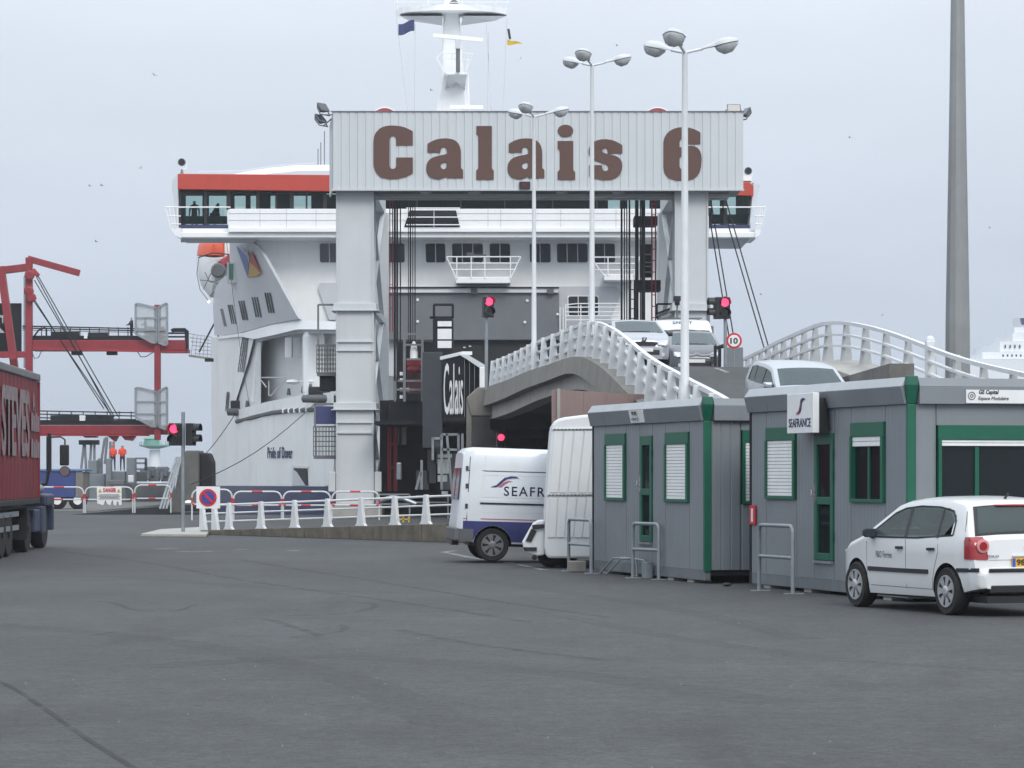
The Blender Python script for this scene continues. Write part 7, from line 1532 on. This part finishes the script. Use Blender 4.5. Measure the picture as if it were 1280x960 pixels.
hb = MB(); hb.prism([P(x,y,TY+.3) for x, y in ((655,690),(653,678),(666,655),(672,651),(681,650),(681,694),(672,695))], (0,.9,0)); hb = hb.build("vehicle_nose", trailer_white, tr, bevel=.03)  # nose of a vehicle, added as a part of the trailer
m = MB(); m.prism([P(x,y,TY+.29) for x, y in ((657,676),(664,661),(671,664),(664,677.5))], (0,-.02,0)); m.build("grille", black_paint, hb)
m = MB(); m.prism([P(x,y,TY+.29) for x, y in ((654,684),(671,684),(671,688.5),(655,688.5))], (0,-.03,0)); m.build("bumper_strip", black_paint, hb); m = MB(); m.prism([P(x,y,TY+.27) for x, y in ((665,656),(681,655),(681,660),(666,662))], (0,-.03,0)); m.build("painted_shade_strip", black_paint, hb)  # last strip is shade painted on in black
m = MB(); m.lathe([(.05,-.02),(.05,.02)], P(668,697,TY+.3), 'y', 10); m.build("nose_wheel", black, hb)

# ---- red curtain-sided lorry at the left edge (x along the lorry, away from us)
O = Vector((-11.02, 67.0, 0)); fd = Vector((-.057,.998,0)).normalized(); rdv = Vector((fd.y, -fd.x, 0))     # rdv points to its right side
def T(x, y, z): return O + fd*x + rdv*y + Vector((0,0,z))          # x metres ahead of the box front, y from the right flank (negative = inside)
lo = thing("curtain_lorry", "red curtain-sided lorry with large faded white letters at the left edge", "lorry", T(-7,-1.2,0))
def tbx(n_, x0,x1,y0,y1,z0,z1,mat,par=None,bev=0):
    m = MB(); m.hexa([T(x0,y0,z0),T(x1,y0,z0),T(x1,y1,z0),T(x0,y1,z0)],[T(x0,y0,z1),T(x1,y0,z1),T(x1,y1,z1),T(x0,y1,z1)]); return m.build(n_, mat, par or lo, bevel=bev)
tbx("box", -13.5, -.02, -2.5, -.05, 1.25, 4.0, interior, None)
rows = []                                                  # curtain with soft vertical folds
for k in range(109):
    x = -13.5 + 13.5*k/108; d = .018*math.sin(k*1.1) + .012*math.sin(k*2.3+1)
    rows.append([T(x, d + (.025 if j in (1,2) else 0), z) for j, z in enumerate((1.22,1.9,2.9,3.85,3.92))])
m = MB(); m.grid(rows, thick=tuple(-rdv*.03)); m.build("curtain", curtain, lo, smooth=60)
tbx("roof_rail", -13.5, .03, -2.5, .05, 3.925, 4.10, steel_grey, None, .03); tbx("front_wall", -.015, .04, -2.5, .04, 1.2, 3.92, curtain, None, .01); tbx("side_rail", -13.5, .02, -.15, .04, 1.10, 1.215, black_paint, None, .01)
lettering("lettering", "STEVES", tarp_white, lo, T(-7.6,.062,2.15), fd, up, 5.2, 1.5, bold=.03, depth=.006)
lettering("lettering", "A", tarp_white, lo, T(-1.75,.062,3.2), fd, up, .55, .42, bold=.02, depth=.006)
for z, n_ in ((2.75,4),(2.15,4)):
    for k in range(n_): tbx("worn_print", -2.0+k*.44, -1.68+k*.44, .055, .064, z, z+.42-.06*(k % 2), tarp_white)
for k in range(40): tbx("strap", -13.3+k*.335, -13.26+k*.335, .0, .03, 1.02, 1.24, black_paint)
tbx("chassis", -13.2, -.4, -1.9, -.6, .85, 1.2, black_paint); tbx("side_guard", -7.5, -3.6, -.10, -.04, .55, .66, hoop_grey); tbx("side_guard", -7.5, -3.6, -.10, -.04, .85, .96, hoop_grey)
def lw(x, y, r, w_=.3, par=None):
    c_ = T(x,y,r); o_ = MB().lathe([(r*.6,-w_/2),(r*.93,-w_/2),(r,-w_*.35),(r,w_*.35),(r*.93,w_/2),(r*.6,w_/2)], c_, 'x', 26).build("wheel", black, lo, smooth=40)
    MB().lathe([(r*.58,w_/2-.06),(r*.50,w_/2-.10),(.12,w_/2-.10),(.10,w_/2)], c_, 'x', 20).build("rim", galv, o_, smooth=40)
for x in (-9.0,-10.3,-11.6): lw(x,-.2,.50)
lw(-6.6,-.2,.50); lw(-5.4,-.2,.50)
lw(-1.6,-.22,.50); lw(2.4,-.25,.50); lw(-1.6,-2.3,.50); lw(2.4,-2.3,.50)
tbx("tractor_chassis", -3.0, 3.4, -1.8, -.55, .55, 1.0, truck_blue, None, .03); tbx("tank", -.35, .9, -.55, -.04, .42, .95, truck_blue, None, .04); tbx("wing", 1.5, 3.3, -.62, .04, 1.02, 1.30, truck_blue, None, .06); tbx("front_flap", 3.05, 3.32, -.6, .03, .42, 1.01, truck_blue, None, .03)
tbx("step_box", .9, 1.8, -.5, .0, .38, 1.02, truck_blue, None, .03); tbx("mud_flap", -2.35, -2.28, -.55, .0, .3, 1.05, black); tbx("wooden_board", 3.33, 3.40, -.55, .02, .55, 1.2, M("pale_wood", (.42,.33,.2), .8, var=.2), None)
m = MB(); m.ball(T(1.2,-.25,1.42), .28, 10, sz=.55); m.build("air_filter_cap", galv, lo, smooth=60)
tbx("cab", 1.2, 3.2, -2.3, -1.15, 1.0, 3.0, truck_blue, None, .08); tbx("cab_window", 1.5, 2.9, -1.149, -1.13, 2.0, 2.8, win_dark)
MB().tube([T(1.9,-1.1,1.55), T(1.95,-.5,1.45), T(2.0,-.02,1.55), T(2.0,.04,1.9), T(2.0,.05,2.75)], .045, 8).build("mirror_arm", black_paint, lo, smooth=40); tbx("mirror_bar", 1.96, 2.04, -.02, .10, 1.85, 2.68, black_paint)
MB().tube([T(2.0,.05,2.66), T(2.0,.32,2.67), T(2.0,.42,2.6), T(2.0,.42,2.45)], .02, 6).build("mirror_arm", black_paint, lo)
mi = tbx("mirror", 1.93, 2.03, .30, .52, 1.98, 2.48, black_paint, None, .03); mi = MB().lathe([(.13,-.02),(.13,.04)], T(1.97,.42,1.84), 'y', 14).build("round_mirror", black_paint, lo); MB().lathe([(.115,-.03),(.115,-.021)], T(1.97,.42,1.84), 'y', 14).build("mirror_glass", chrome, mi)
# low white pebbles of rubbish behind the hatchback
x, y = gp(1256, 757); m = MB(); m.ball((x,y+2.2,.08), .14, 8, sz=.6, sx=1.3); tag(m.build("litter", paper, loc=(x,y+2.2,0)), "crumpled white litter on the ground behind the white hatchback", "litter")
# ------------------------------------------------------------------ thin harbour haze
hz = MB().box(-700, 700, -40, 1500, -7.5, 46).build("haze", None)
hm_ = bpy.data.materials.new("harbour_haze"); hm_.use_nodes = True; n_ = hm_.node_tree.nodes; n_.clear()
ho = n_.new('ShaderNodeOutputMaterial'); hv = n_.new('ShaderNodeVolumePrincipled'); hv.inputs['Color'].default_value = (.86, .89, .93, 1); hv.inputs['Density'].default_value = .0003; hv.inputs['Anisotropy'].default_value = .2
hm_.node_tree.links.new(hv.outputs[0], ho.inputs['Volume']); hz.data.materials.clear(); hz.data.materials.append(hm_)
tag(hz, kind='stuff')
